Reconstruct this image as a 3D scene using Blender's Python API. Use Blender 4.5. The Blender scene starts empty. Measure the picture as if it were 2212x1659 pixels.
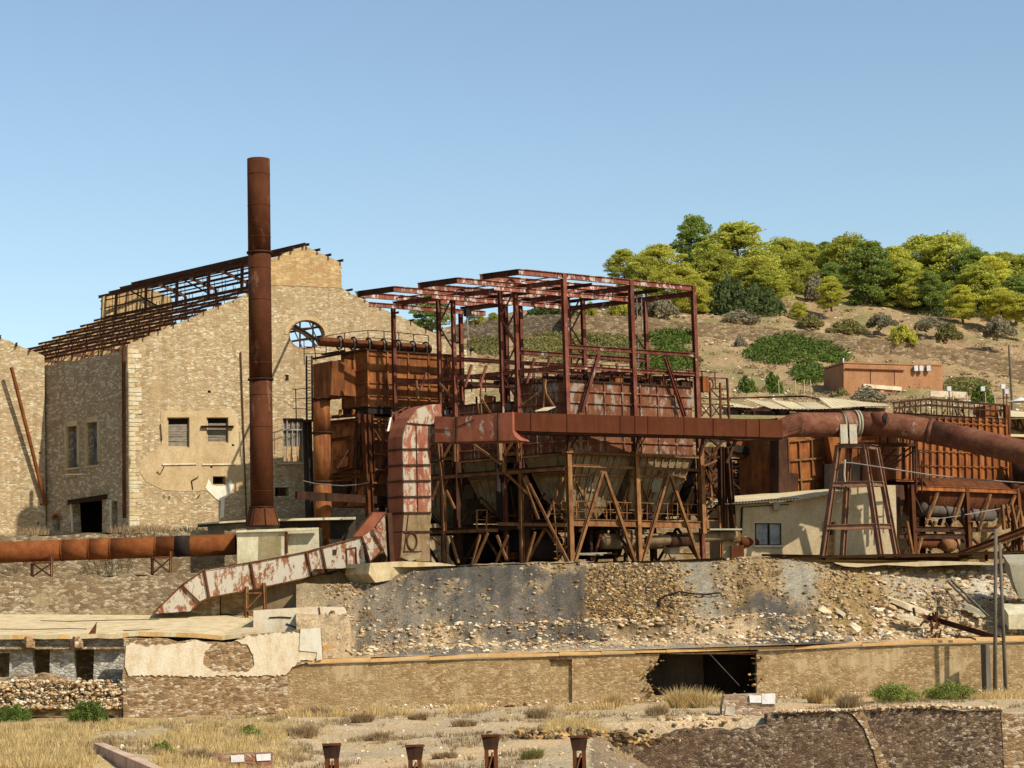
import bpy, bmesh, math, random
from math import radians, sin, cos, pi, tan
from mathutils import Vector, Matrix, noise
from mathutils.geometry import tessellate_polygon
R = random.Random(7)
SC = bpy.context.scene
COL = SC.collection

# ---------------------------------------------------------------- camera, sky, sun, exposure
FPX, CU, CV = 4300.0, 1106.0, 829.5          # focal length and centre in units of a 2212 px wide picture
PITCH, ROLL, CAMZ = radians(6.25), radians(1.5), 6.0
fwd = Vector((0, cos(PITCH), sin(PITCH)))
up0 = Vector((0, -sin(PITCH), cos(PITCH)))
rt0 = Vector((1, 0, 0))
rt = rt0 * cos(ROLL) - up0 * sin(ROLL)
upv = up0 * cos(ROLL) + rt0 * sin(ROLL)
CAM = Vector((0, 0, CAMZ))
cd = bpy.data.cameras.new('camera')
cd.sensor_width = 36.0
cd.lens = 36.0 * FPX / 2212.0
cd.clip_start, cd.clip_end = 1.0, 3000.0
cam = bpy.data.objects.new('camera', cd)
cam.matrix_world = Matrix(((rt.x, upv.x, -fwd.x, 0), (rt.y, upv.y, -fwd.y, 0), (rt.z, upv.z, -fwd.z, CAMZ), (0, 0, 0, 1)))
COL.objects.link(cam)
SC.camera = cam

SUN_EL, SUN_AZ = radians(41), radians(-41)     # azimuth: angle from +X, counter-clockwise
sdir = Vector((cos(SUN_AZ) * cos(SUN_EL), sin(SUN_AZ) * cos(SUN_EL), sin(SUN_EL)))
w = bpy.data.worlds.new('World'); SC.world = w; w.use_nodes = True
nt = w.node_tree; nt.nodes.clear()
sky = nt.nodes.new('ShaderNodeTexSky'); sky.sky_type = 'NISHITA'; sky.sun_disc = False
sky.sun_elevation = SUN_EL; sky.sun_rotation = pi / 2 - SUN_AZ
sky.air_density = 1.0; sky.dust_density = 0.8; sky.ozone_density = 0.8; sky.altitude = 50
bg = nt.nodes.new('ShaderNodeBackground'); bg.inputs[1].default_value = 0.112
wo = nt.nodes.new('ShaderNodeOutputWorld')
cb_ = nt.nodes.new('ShaderNodeVectorMath'); cb_.operation = 'MULTIPLY'; cb_.inputs[1].default_value = (1.0, 1.03, .985)
nt.links.new(sky.outputs[0], cb_.inputs[0]); nt.links.new(cb_.outputs[0], bg.inputs[0]); nt.links.new(bg.outputs[0], wo.inputs[0])
sl = bpy.data.lights.new('sun', 'SUN'); sl.energy = 4.4; sl.angle = radians(0.5); sl.color = (1.0, 0.94, 0.84)
so = bpy.data.objects.new('sun', sl); so.rotation_euler = sdir.to_track_quat('Z', 'Y').to_euler(); so.location = (30, -30, 60)
COL.objects.link(so)
SC.view_settings.view_transform = 'Standard'; SC.view_settings.look = 'None'
SC.view_settings.exposure = 0.5; SC.view_settings.gamma = 1.0
SC.cycles.max_bounces = 5; SC.cycles.diffuse_bounces = 3; SC.cycles.glossy_bounces = 2; SC.cycles.transparent_max_bounces = 8

# ---------------------------------------------------------------- picture point -> world point
K = 3000.0 / 2212.0
ZR = {'1': (0, 700, 750/2074), '2': (650, 400, 700/2074), '3': (0, 1150, 750/2074), '4': (650, 950, 700/2074),
      '5': (1000, 750, 600/2074), '6': (1500, 750, 650/2074), '7': (1100, 1150, 700/2074), '8': (1600, 1150, 700/2074),
      '9': (2200, 1050, 800/2074), '0': (1750, 600, 1250/2212), 'e': (0, 1700, 800/2212), 'f': (750, 1650, 850/2212),
      'g': (1500, 1600, 800/2042), 'h': (2200, 1600, 800/2042), 'A': (420, 1400, 800/2212), 'B': (850, 950, 400/1106),
      'C': (2080, 1130, 520/1659), 'D': (2500, 1130, 500/1595), 'd': (0, 0, K)}
def Z(z, x, y):
    a = ZR[z]
    return (a[0] + x * a[2]) / K, (a[1] + y * a[2]) / K
def ray(u, v):
    return rt * ((u - CU) / FPX) + upv * ((CV - v) / FPX) + fwd
def W(u, v, Y, z='d'):
    u, v = Z(z, u, v)
    d = ray(u, v)
    return CAM + d * (Y / d.y)
def onz(u, v, zz, z='d'):
    u, v = Z(z, u, v)
    d = ray(u, v)
    return CAM + d * ((zz - CAMZ) / d.z)
class Pl:
    """a vertical plane, given by two picture columns and their distances"""
    def __init__(s, u1, y1, u2, y2):
        a, b = W(u1, 1200, y1), W(u2, 1200, y2)
        s.a = Vector((a.x, a.y)); s.d = Vector((b.x - a.x, b.y - a.y)).normalized()
        s.fix()
    def fix(s):
        s.n = Vector((s.d.y, -s.d.x))
        if s.n.y > 0: s.n = -s.n
        s.n3 = Vector((s.n.x, s.n.y, 0)); s.d3 = Vector((s.d.x, s.d.y, 0))
    def off(s, k):
        q = Pl.__new__(Pl); q.a = s.a + s.n * k; q.d = s.d.copy(); q.fix(); return q
    def on(s, u, v, z='d'):
        u, v = Z(z, u, v); d = ray(u, v)
        t = (s.a - Vector((CAM.x, CAM.y))).dot(s.n) / Vector((d.x, d.y)).dot(s.n)
        return CAM + d * t
    def ons(s, pts, z='d'):
        return [s.on(x, y, z) for x, y in pts]

# ---------------------------------------------------------------- mesh builder
class MB:
    def __init__(s):
        s.v = []; s.f = []; s.sm = False
    def add(s, vs, fs):
        b = len(s.v); s.v += [Vector(p) for p in vs]; s.f += [tuple(i + b for i in f) for f in fs]; return s
    def box8(s, p):
        return s.add(p, [(0, 3, 2, 1), (4, 5, 6, 7), (0, 1, 5, 4), (1, 2, 6, 5), (2, 3, 7, 6), (3, 0, 4, 7)])
    def obox(s, o, a, b, c):
        """box with corner o and edge vectors a, b, c"""
        o = Vector(o); return s.box8([o, o + a, o + a + b, o + b, o + c, o + a + c, o + a + b + c, o + b + c])
    def cbox(s, c, dx, dy, dz, rz=0.0):
        c = Vector(c); m = Matrix.Rotation(rz, 3, 'Z')
        return s.obox(c - m @ Vector((dx / 2, dy / 2, dz / 2)), m @ Vector((dx, 0, 0)), m @ Vector((0, dy, 0)), Vector((0, 0, dz)))
    def bar(s, p, q, w, h=None, kind='box', up=None):
        p = Vector(p); q = Vector(q); h = h or w; ax = q - p
        if ax.length < 1e-4: return s
        a = ax.normalized()
        if up is None: up = Vector((0, 0, 1)) if abs(a.z) < .93 else Vector((.62, -.78, 0))
        sd = a.cross(Vector(up))
        sd.normalize(); up2 = sd.cross(a)
        def bx(x0, x1, y0, y1):
            s.obox(p + sd * x0 + up2 * y0, ax, sd * (x1 - x0), up2 * (y1 - y0))
        if kind == 'box': bx(-w / 2, w / 2, -h / 2, h / 2)
        elif kind == 'I':
            t = max(.022, h * .09); bx(-w / 2, w / 2, -h / 2, -h / 2 + t); bx(-w / 2, w / 2, h / 2 - t, h / 2); bx(-t / 2, t / 2, -h / 2 + t, h / 2 - t)
        elif kind == 'H':
            t = max(.025, w * .1); bx(-w / 2, -w / 2 + t, -h / 2, h / 2); bx(w / 2 - t, w / 2, -h / 2, h / 2); bx(-w / 2 + t, w / 2 - t, -t / 2, t / 2)
        elif kind == 'L':
            t = max(.02, w * .15); bx(-w / 2, w / 2, -h / 2, -h / 2 + t); bx(-w / 2, -w / 2 + t, -h / 2 + t, h / 2)
        return s
    def tube(s, pts, r, n=10, cap=True):
        pts = [Vector(p) for p in pts]; rs = r if isinstance(r, (list, tuple)) else [r] * len(pts)
        b = len(s.v); prev = None
        for i, p in enumerate(pts):
            t = (pts[min(i + 1, len(pts) - 1)] - pts[max(i - 1, 0)]).normalized()
            if prev is None:
                ref = Vector((0, 0, 1)) if abs(t.z) < .9 else Vector((1, 0, 0)); x = t.cross(ref).normalized()
            else:
                x = (prev - t * prev.dot(t)).normalized()
            y = t.cross(x); prev = x
            for k in range(n):
                an = 2 * pi * k / n; s.v.append(p + (x * cos(an) + y * sin(an)) * rs[i])
        for i in range(len(pts) - 1):
            for k in range(n):
                a0 = b + i * n + k; a1 = b + i * n + (k + 1) % n
                s.f.append((a0, a1, a1 + n, a0 + n))
        if cap:
            s.f.append(tuple(b + k for k in range(n - 1, -1, -1))); e = b + (len(pts) - 1) * n; s.f.append(tuple(e + k for k in range(n)))
        return s
    def slab(s, outer, depth, holes=()):
        """polygon (with holes) given extruded by the vector depth"""
        loops = [[Vector(p) for p in outer]] + [[Vector(p) for p in h] for h in holes]
        tris = tessellate_polygon(loops); flat = [p for l in loops for p in l]; n = len(flat); b = len(s.v); depth = Vector(depth)
        s.v += flat + [p + depth for p in flat]
        for t in tris:
            s.f.append(tuple(b + i for i in t)); s.f.append(tuple(b + n + i for i in reversed(t)))
        k = 0
        for l in loops:
            m = len(l)
            for i in range(m):
                i0, i1 = b + k + i, b + k + (i + 1) % m
                s.f.append((i0, i1, i1 + n, i0 + n))
            k += m
        return s
    def rock(s, c, r, rnd=R, flat=.7):
        c = Vector(c); t = (1 + 5 ** .5) / 2
        vs = [(-1, t, 0), (1, t, 0), (-1, -t, 0), (1, -t, 0), (0, -1, t), (0, 1, t), (0, -1, -t), (0, 1, -t), (t, 0, -1), (t, 0, 1), (-t, 0, -1), (-t, 0, 1)]
        fs = [(0, 11, 5), (0, 5, 1), (0, 1, 7), (0, 7, 10), (0, 10, 11), (1, 5, 9), (5, 11, 4), (11, 10, 2), (10, 7, 6), (7, 1, 8),
              (3, 9, 4), (3, 4, 2), (3, 2, 6), (3, 6, 8), (3, 8, 9), (4, 9, 5), (2, 4, 11), (6, 2, 10), (8, 6, 7), (9, 8, 1)]
        m = Matrix.Rotation(rnd.random() * 6.28, 3, 'Z') @ Matrix.Rotation(rnd.uniform(-.5, .5), 3, 'X')
        sc = Vector((rnd.uniform(.7, 1.35), rnd.uniform(.7, 1.35), flat * rnd.uniform(.7, 1.25)))
        s.add([c + m @ Vector((v[0] * sc.x, v[1] * sc.y, v[2] * sc.z)) * (r / 1.9 * rnd.uniform(.75, 1.2)) for v in vs], fs)
        return s
    def build(s, name, mat, parent=None, smooth=False, norm=True, cols=None):
        me = bpy.data.meshes.new(name)
        o0 = Vector(parent['_o']) if parent is not None else Vector((0, 0, 0))
        me.from_pydata([v - o0 for v in s.v], [], s.f)
        if norm:
            bm = bmesh.new(); bm.from_mesh(me); bmesh.ops.recalc_face_normals(bm, faces=bm.faces); bm.to_mesh(me); bm.free()
        uv = me.uv_layers.new(name='UVMap').data
        for p in me.polygons:
            n = p.normal
            if abs(n.z) < .75:
                t = Vector((-n.y, n.x, 0)).normalized()
                for li in p.loop_indices:
                    q = me.vertices[me.loops[li].vertex_index].co + o0; uv[li].uv = (q.dot(t), q.z)
            else:
                for li in p.loop_indices:
                    q = me.vertices[me.loops[li].vertex_index].co + o0; uv[li].uv = (q.x, q.y)
            if smooth: p.use_smooth = True
        if cols is not None:
            ca = me.color_attributes.new('tint', 'FLOAT_COLOR', 'POINT')
            for i, c in enumerate(cols): ca.data[i].color = c
        me.materials.append(mat)
        o = bpy.data.objects.new(name, me); COL.objects.link(o)
        o['_o'] = tuple(o0)
        if parent is not None: o.parent = parent
        return o
def tag(o, label, cat, group=None, kind=None):
    o['label'] = label; o['category'] = cat
    if group: o['group'] = group
    if kind: o['kind'] = kind
    return o
def root(name, label, cat, loc, group=None):
    o = bpy.data.objects.new(name, None); COL.objects.link(o); o.empty_display_size = .5
    o.location = loc; o['_o'] = tuple(loc)
    return tag(o, label, cat, group)
def struct(o, label, kind='structure'):
    o['kind'] = kind; o['label'] = label; return o
def mem(par, name, mat, pl, z, segs, w, h=None, kind='box', off=0.0):
    """straight members drawn on a vertical plane, each a mesh of its own"""
    p2 = pl.off(off) if off else pl; out = []
    for sg in segs:
        m = MB(); m.bar(p2.on(sg[0], sg[1], z), p2.on(sg[2], sg[3], z), w, h, kind, up=(Vector((0, 0, 1)) if kind == 'I' else None))
        out.append(m.build(name, mat, par))
    return out
def ragged(pts, step=.35, amp=.12, seed=1, dirz=True):
    """subdivide a 3D polyline and roughen it"""
    rr = random.Random(seed); out = []
    for a, b in zip(pts[:-1], pts[1:]):
        n = max(1, int((b - a).length / step))
        for i in range(n):
            p = a.lerp(b, i / n)
            if i: p = p + (b - a).normalized() * rr.uniform(-.3, .3) * step + Vector((0, 0, rr.uniform(-amp, amp)))
            out.append(p)
    out.append(pts[-1]); return out

# ---------------------------------------------------------------- materials
def lin(h, k=1.0):
    h = h.lstrip('#'); o = []
    for i in (0, 2, 4):
        c = int(h[i:i + 2], 16) / 255; o.append(k * (c / 12.92 if c <= .04045 else ((c + .055) / 1.055) ** 2.4))
    return (o[0], o[1], o[2], 1)
KA = .68
def c(h, k=1.0): return lin(h, KA * k)
class N:
    def __init__(s, name, rough=.9, spec=.2):
        s.m = bpy.data.materials.new(name); s.m.use_nodes = True; s.t = s.m.node_tree; s.t.nodes.clear()
        s.out = s.t.nodes.new('ShaderNodeOutputMaterial'); s.b = s.t.nodes.new('ShaderNodeBsdfPrincipled')
        s.b.inputs['Roughness'].default_value = rough; s.b.inputs['Specular IOR Level'].default_value = spec
        s.t.links.new(s.b.outputs[0], s.out.inputs[0]); s.tc = s.t.nodes.new('ShaderNodeTexCoord')
    def n(s, t): return s.t.nodes.new(t)
    def l(s, a, b): s.t.links.new(a, b)
    def vec(s, src='Object', sc=(1, 1, 1), warp=0, wscale=1.0):
        o = s.tc.outputs[src]
        if src == 'World':
            pass
        if warp:
            no = s.n('ShaderNodeTexNoise'); no.inputs['Scale'].default_value = wscale; no.inputs['Detail'].default_value = 3; s.l(o, no.inputs['Vector'])
            vm = s.n('ShaderNodeVectorMath'); vm.operation = 'MULTIPLY_ADD'; s.l(no.outputs['Color'], vm.inputs[0]); vm.inputs[1].default_value = (warp,) * 3; s.l(o, vm.inputs[2]); o = vm.outputs[0]
        mp = s.n('ShaderNodeMapping'); mp.inputs['Scale'].default_value = sc; s.l(o, mp.inputs['Vector']); return mp.outputs[0]
    def noise(s, scale, vec=None, detail=5, rough=.6):
        no = s.n('ShaderNodeTexNoise'); no.inputs['Scale'].default_value = scale; no.inputs['Detail'].default_value = detail; no.inputs['Roughness'].default_value = rough
        s.l(vec if vec is not None else s.tc.outputs['Object'], no.inputs['Vector']); return no.outputs['Fac']
    def voro(s, vec, feature='F1', scale=1.0, rnd=1.0, dims='3D'):
        v = s.n('ShaderNodeTexVoronoi'); v.feature = feature; v.voronoi_dimensions = dims; v.inputs['Scale'].default_value = scale; v.inputs['Randomness'].default_value = rnd
        s.l(vec, v.inputs['Vector']); return v
    def ramp(s, fac, stops, interp='LINEAR'):
        r = s.n('ShaderNodeValToRGB'); r.color_ramp.interpolation = interp; e = r.color_ramp.elements
        while len(e) > 1: e.remove(e[-1])
        e[0].position = stops[0][0]; e[0].color = stops[0][1]
        for p, cc in stops[1:]:
            x = e.new(p); x.color = cc
        s.l(fac, r.inputs[0]); return r.outputs[0]
    def g(s, fac, a, b):
        """smooth 0..1 threshold between a and b"""
        r = s.n('ShaderNodeMapRange'); r.inputs[1].default_value = a; r.inputs[2].default_value = b; s.l(fac, r.inputs[0]); return r.outputs[0]
    def mix(s, f, a, b, mode='MIX'):
        m = s.n('ShaderNodeMix'); m.data_type = 'RGBA'; m.blend_type = mode
        for i, x in ((0, f), (6, a), (7, b)):
            if isinstance(x, (int, float, tuple)): m.inputs[i].default_value = x
            else: s.l(x, m.inputs[i])
        return m.outputs[2]
    def math(s, op, a, b=0.0):
        m = s.n('ShaderNodeMath'); m.operation = op
        for i, x in enumerate((a, b)):
            if isinstance(x, (int, float)): m.inputs[i].default_value = x
            else: s.l(x, m.inputs[i])
        return m.outputs[0]
    def done(s, col, height=None, strength=.5, dist=.03):
        s.l(col, s.b.inputs['Base Color'])
        if height is not None:
            b = s.n('ShaderNodeBump'); b.inputs['Strength'].default_value = strength; b.inputs['Distance'].default_value = dist
            s.l(height, b.inputs['Height']); s.l(b.outputs[0], s.b.inputs['Normal'])
        return s.m
    def rand(s):
        oi = s.n('ShaderNodeObjectInfo'); return oi.outputs['Random']
def vary(s, col, amt=.25):
    """brightness differs a little from piece to piece"""
    f = s.g(s.rand(), 0, 1); m = s.n('ShaderNodeMapRange'); m.inputs[3].default_value = 1 - amt; m.inputs[4].default_value = 1 + amt; s.l(f, m.inputs[0])
    vm = s.n('ShaderNodeVectorMath'); vm.operation = 'SCALE'; s.l(col, vm.inputs[0]); s.l(m.outputs[0], vm.inputs['Scale']); return vm.outputs[0]
def stone(name, cols, mortar, sx=.42, sy=.17, mw=.05, stain=None, plaster=None, pl_at=.55, bump=.7, warp=.22, bright=None):
    s = N(name, .95, .1)
    v = s.vec('UV', (1 / sx, 1 / sy, 1), warp, 2.6)
    ln = s.n('ShaderNodeTexNoise'); ln.inputs['Scale'].default_value = .5; ln.inputs['Detail'].default_value = 2; s.l(s.tc.outputs['UV'], ln.inputs['Vector'])
    va = s.n('ShaderNodeVectorMath'); va.operation = 'MULTIPLY_ADD'; s.l(ln.outputs['Color'], va.inputs[0]); va.inputs[1].default_value = (2.2, 2.6, 0); s.l(v, va.inputs[2]); v = va.outputs[0]
    vo = s.voro(v, 'F1', 1, 1, '2D'); ed = s.voro(v, 'DISTANCE_TO_EDGE', 1, 1, '2D')
    sp = s.n('ShaderNodeSeparateColor'); s.l(vo.outputs['Color'], sp.inputs[0])
    k = len(cols); col = s.ramp(sp.outputs[0], [(i / k, cc) for i, cc in enumerate(cols)], 'CONSTANT')
    fine = s.noise(9, s.vec('UV', (1, 1.6, 1)), 6, .7)
    col = s.mix(.38, col, s.ramp(fine, [(.3, (.25, .25, .25, 1)), (.75, (1.0, 1.0, 1.0, 1))]), 'OVERLAY')
    m = s.math('MAXIMUM', s.g(ed.outputs['Distance'], -.02, mw * 2.6), s.math('MULTIPLY', s.g(s.noise(1.7, s.vec('UV', (1, 1.5, 1)), 5, .7), .46, .6), .85))
    big = s.noise(.23, s.vec('UV', (1, 1.4, 1)), 5, .65)
    col = s.mix(m, mortar, col)
    if stain is not None: col = s.mix(s.math('MULTIPLY', s.g(big, .42, .68), .7), col, stain, 'MIX')
    h = s.math('ADD', s.math('MULTIPLY', m, .7), s.math('MULTIPLY', fine, .6))
    if plaster is not None:
        pn = s.noise(.45, s.vec('UV', (1, 1.3, 1), .8, 1.2), 7, .62)
        pm = s.g(pn, pl_at, pl_at + .03)
        pc = s.mix(.3, plaster, s.ramp(s.noise(2.2, s.vec('UV', (1.4, .5, 1)), 5), [(.3, (.2, .18, .15, 1)), (.7, (.9, .9, .9, 1))]), 'OVERLAY')
        col = s.mix(pm, col, pc); h = s.math('ADD', s.math('MULTIPLY', h, s.math('SUBTRACT', 1.0, s.math('MULTIPLY', pm, .8))), s.math('MULTIPLY', pm, .9))
    col = s.mix(.22, col, s.ramp(s.noise(1.0, s.vec('UV', (2.6, .12, 1)), 6, .7), [(.4, (.3, .26, .22, 1)), (.6, (1, 1, 1, 1))]), 'MULTIPLY')
    col = s.mix(.28, col, s.ramp(s.noise(.8, s.vec('UV', (.9, 1.3, 1)), 8, .75), [(.3, (.2, .17, .14, 1)), (.6, (1, 1, 1, 1))]), 'MULTIPLY')
    return s.done(col, h, bump, .05)
def metal(name, base, dark, light, patch=None, pcol=None, streak=.16, rough=.75, spec=.25, var=.18, sc=1.0, thr=.55):
    """rusted steel: blotches, runs down the sheet, optional remains of paint (pcol) above the threshold thr"""
    kk = {'orange_rust': 1.0, 'chimney_rust': .64, 'faded_olive_paint': 1.2, 'brown_streaked_rust': 1.25, 'smooth_brown_rust': .66, 'pipe_rust': .66}.get(name, .82); gw, bw = (1.06, 1.0) if name == 'orange_rust' else (.95, .84); warm = lambda q: (q[0] * kk, q[1] * gw * kk, q[2] * bw * kk, 1); base, dark, light = warm(base), warm(dark), warm(light)
    s = N(name, rough + .1, spec * .5)
    a = s.noise(.9 * sc, None, 7, .68); b = s.noise(2.6 * sc, s.vec('Object', (1, 1, streak)), 6, .7); f = s.noise(14, None, 5, .7)
    col = s.ramp(a, [(.28, dark), (.5, base), (.72, light)])
    col = s.mix(s.math('MULTIPLY', s.g(b, .48, .68), .75), col, light)
    col = s.mix(s.math('MULTIPLY', s.g(b, .46, .3), .7), col, dark)
    if pcol is not None:
        n2 = s.noise(patch or 1.7, s.vec('Object', (1, 1, .35), .5, 1.5), 8, .68)
        col = s.mix(s.g(n2, thr, thr + .05), col, pcol)
    col = s.mix(.25, col, s.ramp(f, [(.3, (.3, .3, .3, 1)), (.7, (.8, .8, .8, 1))]), 'OVERLAY')
    col = vary(s, col, var)
    return s.done(col, s.math('ADD', f, s.math('MULTIPLY', b, .5)), .35, .02)
def plain(name, base, dark, light, scale=1.2, rough=.9, bump=.3, streak=.5, spec=.15):
    s = N(name, rough, spec); a = s.noise(scale, s.vec('Object', (1, 1, streak)), 7, .66); f = s.noise(scale * 9, None, 5, .65)
    col = s.ramp(a, [(.28, dark), (.5, base), (.74, light)])
    col = s.mix(.3, col, s.ramp(f, [(.3, (.25, .25, .25, 1)), (.72, (.9, .9, .9, 1))]), 'OVERLAY')
    return s.done(vary(s, col, .1), f, bump, .03)

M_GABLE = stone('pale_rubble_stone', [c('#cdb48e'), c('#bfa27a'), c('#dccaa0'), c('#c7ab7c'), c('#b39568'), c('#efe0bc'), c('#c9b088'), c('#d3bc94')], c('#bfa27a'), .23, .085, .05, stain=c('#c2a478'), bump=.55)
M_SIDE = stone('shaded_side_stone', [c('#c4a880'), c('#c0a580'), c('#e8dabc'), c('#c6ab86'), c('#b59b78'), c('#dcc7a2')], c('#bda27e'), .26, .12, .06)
M_BRICK = stone('yellow_brick', [c('#d0b07c'), c('#c8a672'), c('#dabf90'), c('#c19c68'), c('#c6986a')], c('#c5a574'), .3, .1, .04, stain=c('#d6b57a'), bump=.3)
M_TERR = stone('terrace_stone', [c('#b09a78'), c('#978066'), c('#c6b28f'), c('#a58b69'), c('#8b7459'), c('#d8c8a6')], c('#a58e6b'), .3, .13, .06, stain=c('#a58a60'), plaster=c('#b7a17c'), pl_at=.6)
M_LOW = stone('lower_wall_stone', [c('#c3a679'), c('#ad8c60'), c('#d4ba8b'), c('#b89565'), c('#a27f54')], c('#bb9c70'), .2, .085, .07, stain=c('#c8ab7c'), plaster=c('#ccb084'), pl_at=.57, bump=.7)
M_RUIN = stone('coarse_rubble_stone', [c('#b5936b'), c('#9c7b56'), c('#cfb088'), c('#b8956c'), c('#8a6b4c'), c('#e0cdae')], c('#b3946c'), .26, .11, .08, bump=.7)
M_DARKST = stone('dark_foreground_stone', [c('#806b57'), c('#9c846e'), c('#6b584a'), c('#8f7558'), c('#c4ad90'), c('#544539'), c('#a3886a')], c('#6e5a46'), .17, .10, .07, stain=c('#7a6048'), bump=.8)
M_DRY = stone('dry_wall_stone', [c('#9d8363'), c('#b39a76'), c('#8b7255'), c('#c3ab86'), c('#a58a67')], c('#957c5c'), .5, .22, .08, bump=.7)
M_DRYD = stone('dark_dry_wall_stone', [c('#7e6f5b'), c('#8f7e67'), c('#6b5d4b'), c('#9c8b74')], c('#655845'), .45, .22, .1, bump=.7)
M_PLAS = plain('plaster', c('#c9ad80'), c('#b29467'), c('#d7bf95'), .8)
M_WHITE = plain('white_plaster', c('#e6d2b0'), c('#c9ac82'), c('#f2e3c8'), 1.6, bump=.8)
M_LIME = plain('lime_splash', c('#efe5cc'), c('#dccba8'), c('#f8f1de'), 2)
M_WWASH = plain('whitewashed_wall', c('#cdc2a8'), c('#a09078'), c('#e6dcc6'), 1.4, bump=.8)
M_WWST = stone('whitewashed_stone', [c('#d9d2c0'), c('#c2b8a2'), c('#ece6d6'), c('#a99f8a'), c('#e0dac8')], c('#ab9f88'), .3, .14, .08, stain=c('#9a8c72'), bump=.8)
M_CONC = plain('weathered_concrete', c('#cfc3a0'), c('#a1936c'), c('#e2dac0'), .9)
M_CONCF = plain('stained_concrete', c('#bfa980'), c('#94794f'), c('#d2c09a'), 1.3)
M_CONCG = plain('grey_concrete', c('#a39a80'), c('#8a8168'), c('#b5ad94'), .8)
M_CONCW = plain('house_plaster', c('#cbb48c'), c('#b09a74'), c('#d6c29c'), .9)
M_ROOFC = plain('tan_roof_slab', c('#d6c095'), c('#bda272'), c('#e3d0aa'), 1.3)
M_CORN = plain('orange_tan_slab', c('#dcae70'), c('#c89656'), c('#e3bd84'), 1.4)
M_RUST = metal('rust', c('#6b3d24'), c('#4b2b1a'), c('#86532f'))
M_RUSTO = metal('orange_rust', c('#834826'), c('#5a331e'), c('#ab6a35'), sc=.8)
M_RUSTD = metal('dark_rust', c('#493124'), c('#2e1f18'), c('#634230'))
M_RUSTB = metal('brown_streaked_rust', c('#6f4226'), c('#50301d'), c('#9a6436'), sc=.9, streak=.1)
M_CHIM = metal('chimney_rust', c('#66391f'), c('#562f19'), c('#724226'), patch=.9, pcol=c('#704b38'), thr=.56, streak=.4, var=.04)
M_DUCT = metal('smooth_brown_rust', c('#6c3920'), c('#62331c'), c('#784427'), streak=.08, var=.04)
M_PIPEL = metal('pipe_rust', c('#95542d'), c('#7f4624'), c('#ab6c38'), streak=1.0, var=.03)
M_PIPER = metal('pipe_faded_rust', c('#80503d'), c('#643b2d'), c('#946a54'), patch=1.0, pcol=c('#9a7d68'), thr=.6, streak=1.0, var=.05)
M_TOWER = metal('dusty_pink_steel', c('#97705a'), c('#6f4c3c'), c('#ab8870'), sc=1.4, var=.12)
M_PINK = metal('peeling_red_paint', c('#a96c56'), c('#955745'), c('#b58268'), patch=2.0, pcol=c('#b7ab94'), thr=.48, streak=.3, var=.06)
M_PINKL = metal('red_oxide_paint', c('#a6634c'), c('#90533f'), c('#b17058'), patch=1.6, pcol=c('#a98a78'), thr=.66, var=.04)
M_CHUTE = metal('peeling_white_paint', c('#a06a4c'), c('#87492f'), c('#b98a67'), patch=2.4, pcol=c('#c9bda6'), thr=.44, streak=.4, var=.06)
M_OLIVE = metal('faded_olive_paint', c('#7f6c52'), c('#5f4632'), c('#927f63'), patch=1.8, pcol=c('#938a6e'), thr=.54, var=.08)
M_SHADEB = plain('weathered_brown_timber', c('#574536'), c('#3d3027'), c('#6b5747'), 2)
M_FRAME = metal('red_oxide_steel', c('#7d4537'), c('#4f2c23'), c('#966353'), patch=1.6, pcol=c('#b5a293'), thr=.6, sc=1.6, var=.22)
M_BEAM = metal('peeling_red_beam_paint', c('#9a5a4a'), c('#6e3a30'), c('#b0786a'), patch=2.2, pcol=c('#cdbcae'), thr=.53, sc=1.4, var=.15)
M_LEG = metal('orange_brown_steel', c('#8f6240'), c('#5b3a26'), c('#b08758'), sc=1.4, var=.2)
M_BOXR = metal('mottled_red_rust', c('#81503a'), c('#5f3b2b'), c('#976a4c'), patch=1.8, pcol=c('#968677'), thr=.53, var=.1)
M_BLACK = plain('soot_and_shade_black', c('#2e241e'), c('#1c1613'), c('#45352a'), 1.5)  # soot black, also used where shade is put into plates and openings
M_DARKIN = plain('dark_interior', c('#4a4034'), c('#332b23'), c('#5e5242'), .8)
M_WOOD = plain('grey_wood', c('#6d6354'), c('#4e463b'), c('#857a68'), 3, streak=.15)
M_BOARD = plain('grey_boards', c('#8b7f6d'), c('#6b6050'), c('#a1957f'), 3, streak=2.5)
M_PLANK = plain('bleached_plank', c('#c9b590'), c('#ac9670'), c('#ddcbaa'), 2)
M_BRRED = plain('orange_render', c('#ab7b55'), c('#9a6a48'), c('#b58860'), .6, bump=.1)
M_WHMETAL = plain('white_metal', c('#d9d9d2'), c('#bdbdb5'), c('#ececea'), 2, rough=.5)
M_SHEET = plain('pale_corrugated_sheet', c('#dcc79b'), c('#c8b083'), c('#e6d5b0'), .8, rough=.7)
def glassm():
    s = N('dirty_glass', .25, .5); n = s.noise(1.5, None, 5); return s.done(s.ramp(n, [(.35, c('#4c5258')), (.6, c('#8d9090'))]))
M_GLASS = glassm()
M_REDP = plain('red_paint', c('#a8332a'), c('#8a2a22'), c('#b84a3c'), 2, rough=.6)
M_WHP = plain('white_paint', c('#f0ece4'), c('#d9cdbb'), c('#fbf8f2'), 3)
M_CABLE = plain('cable', c('#8b8478'), c('#75706a'), c('#a39c90'), 3)
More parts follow.
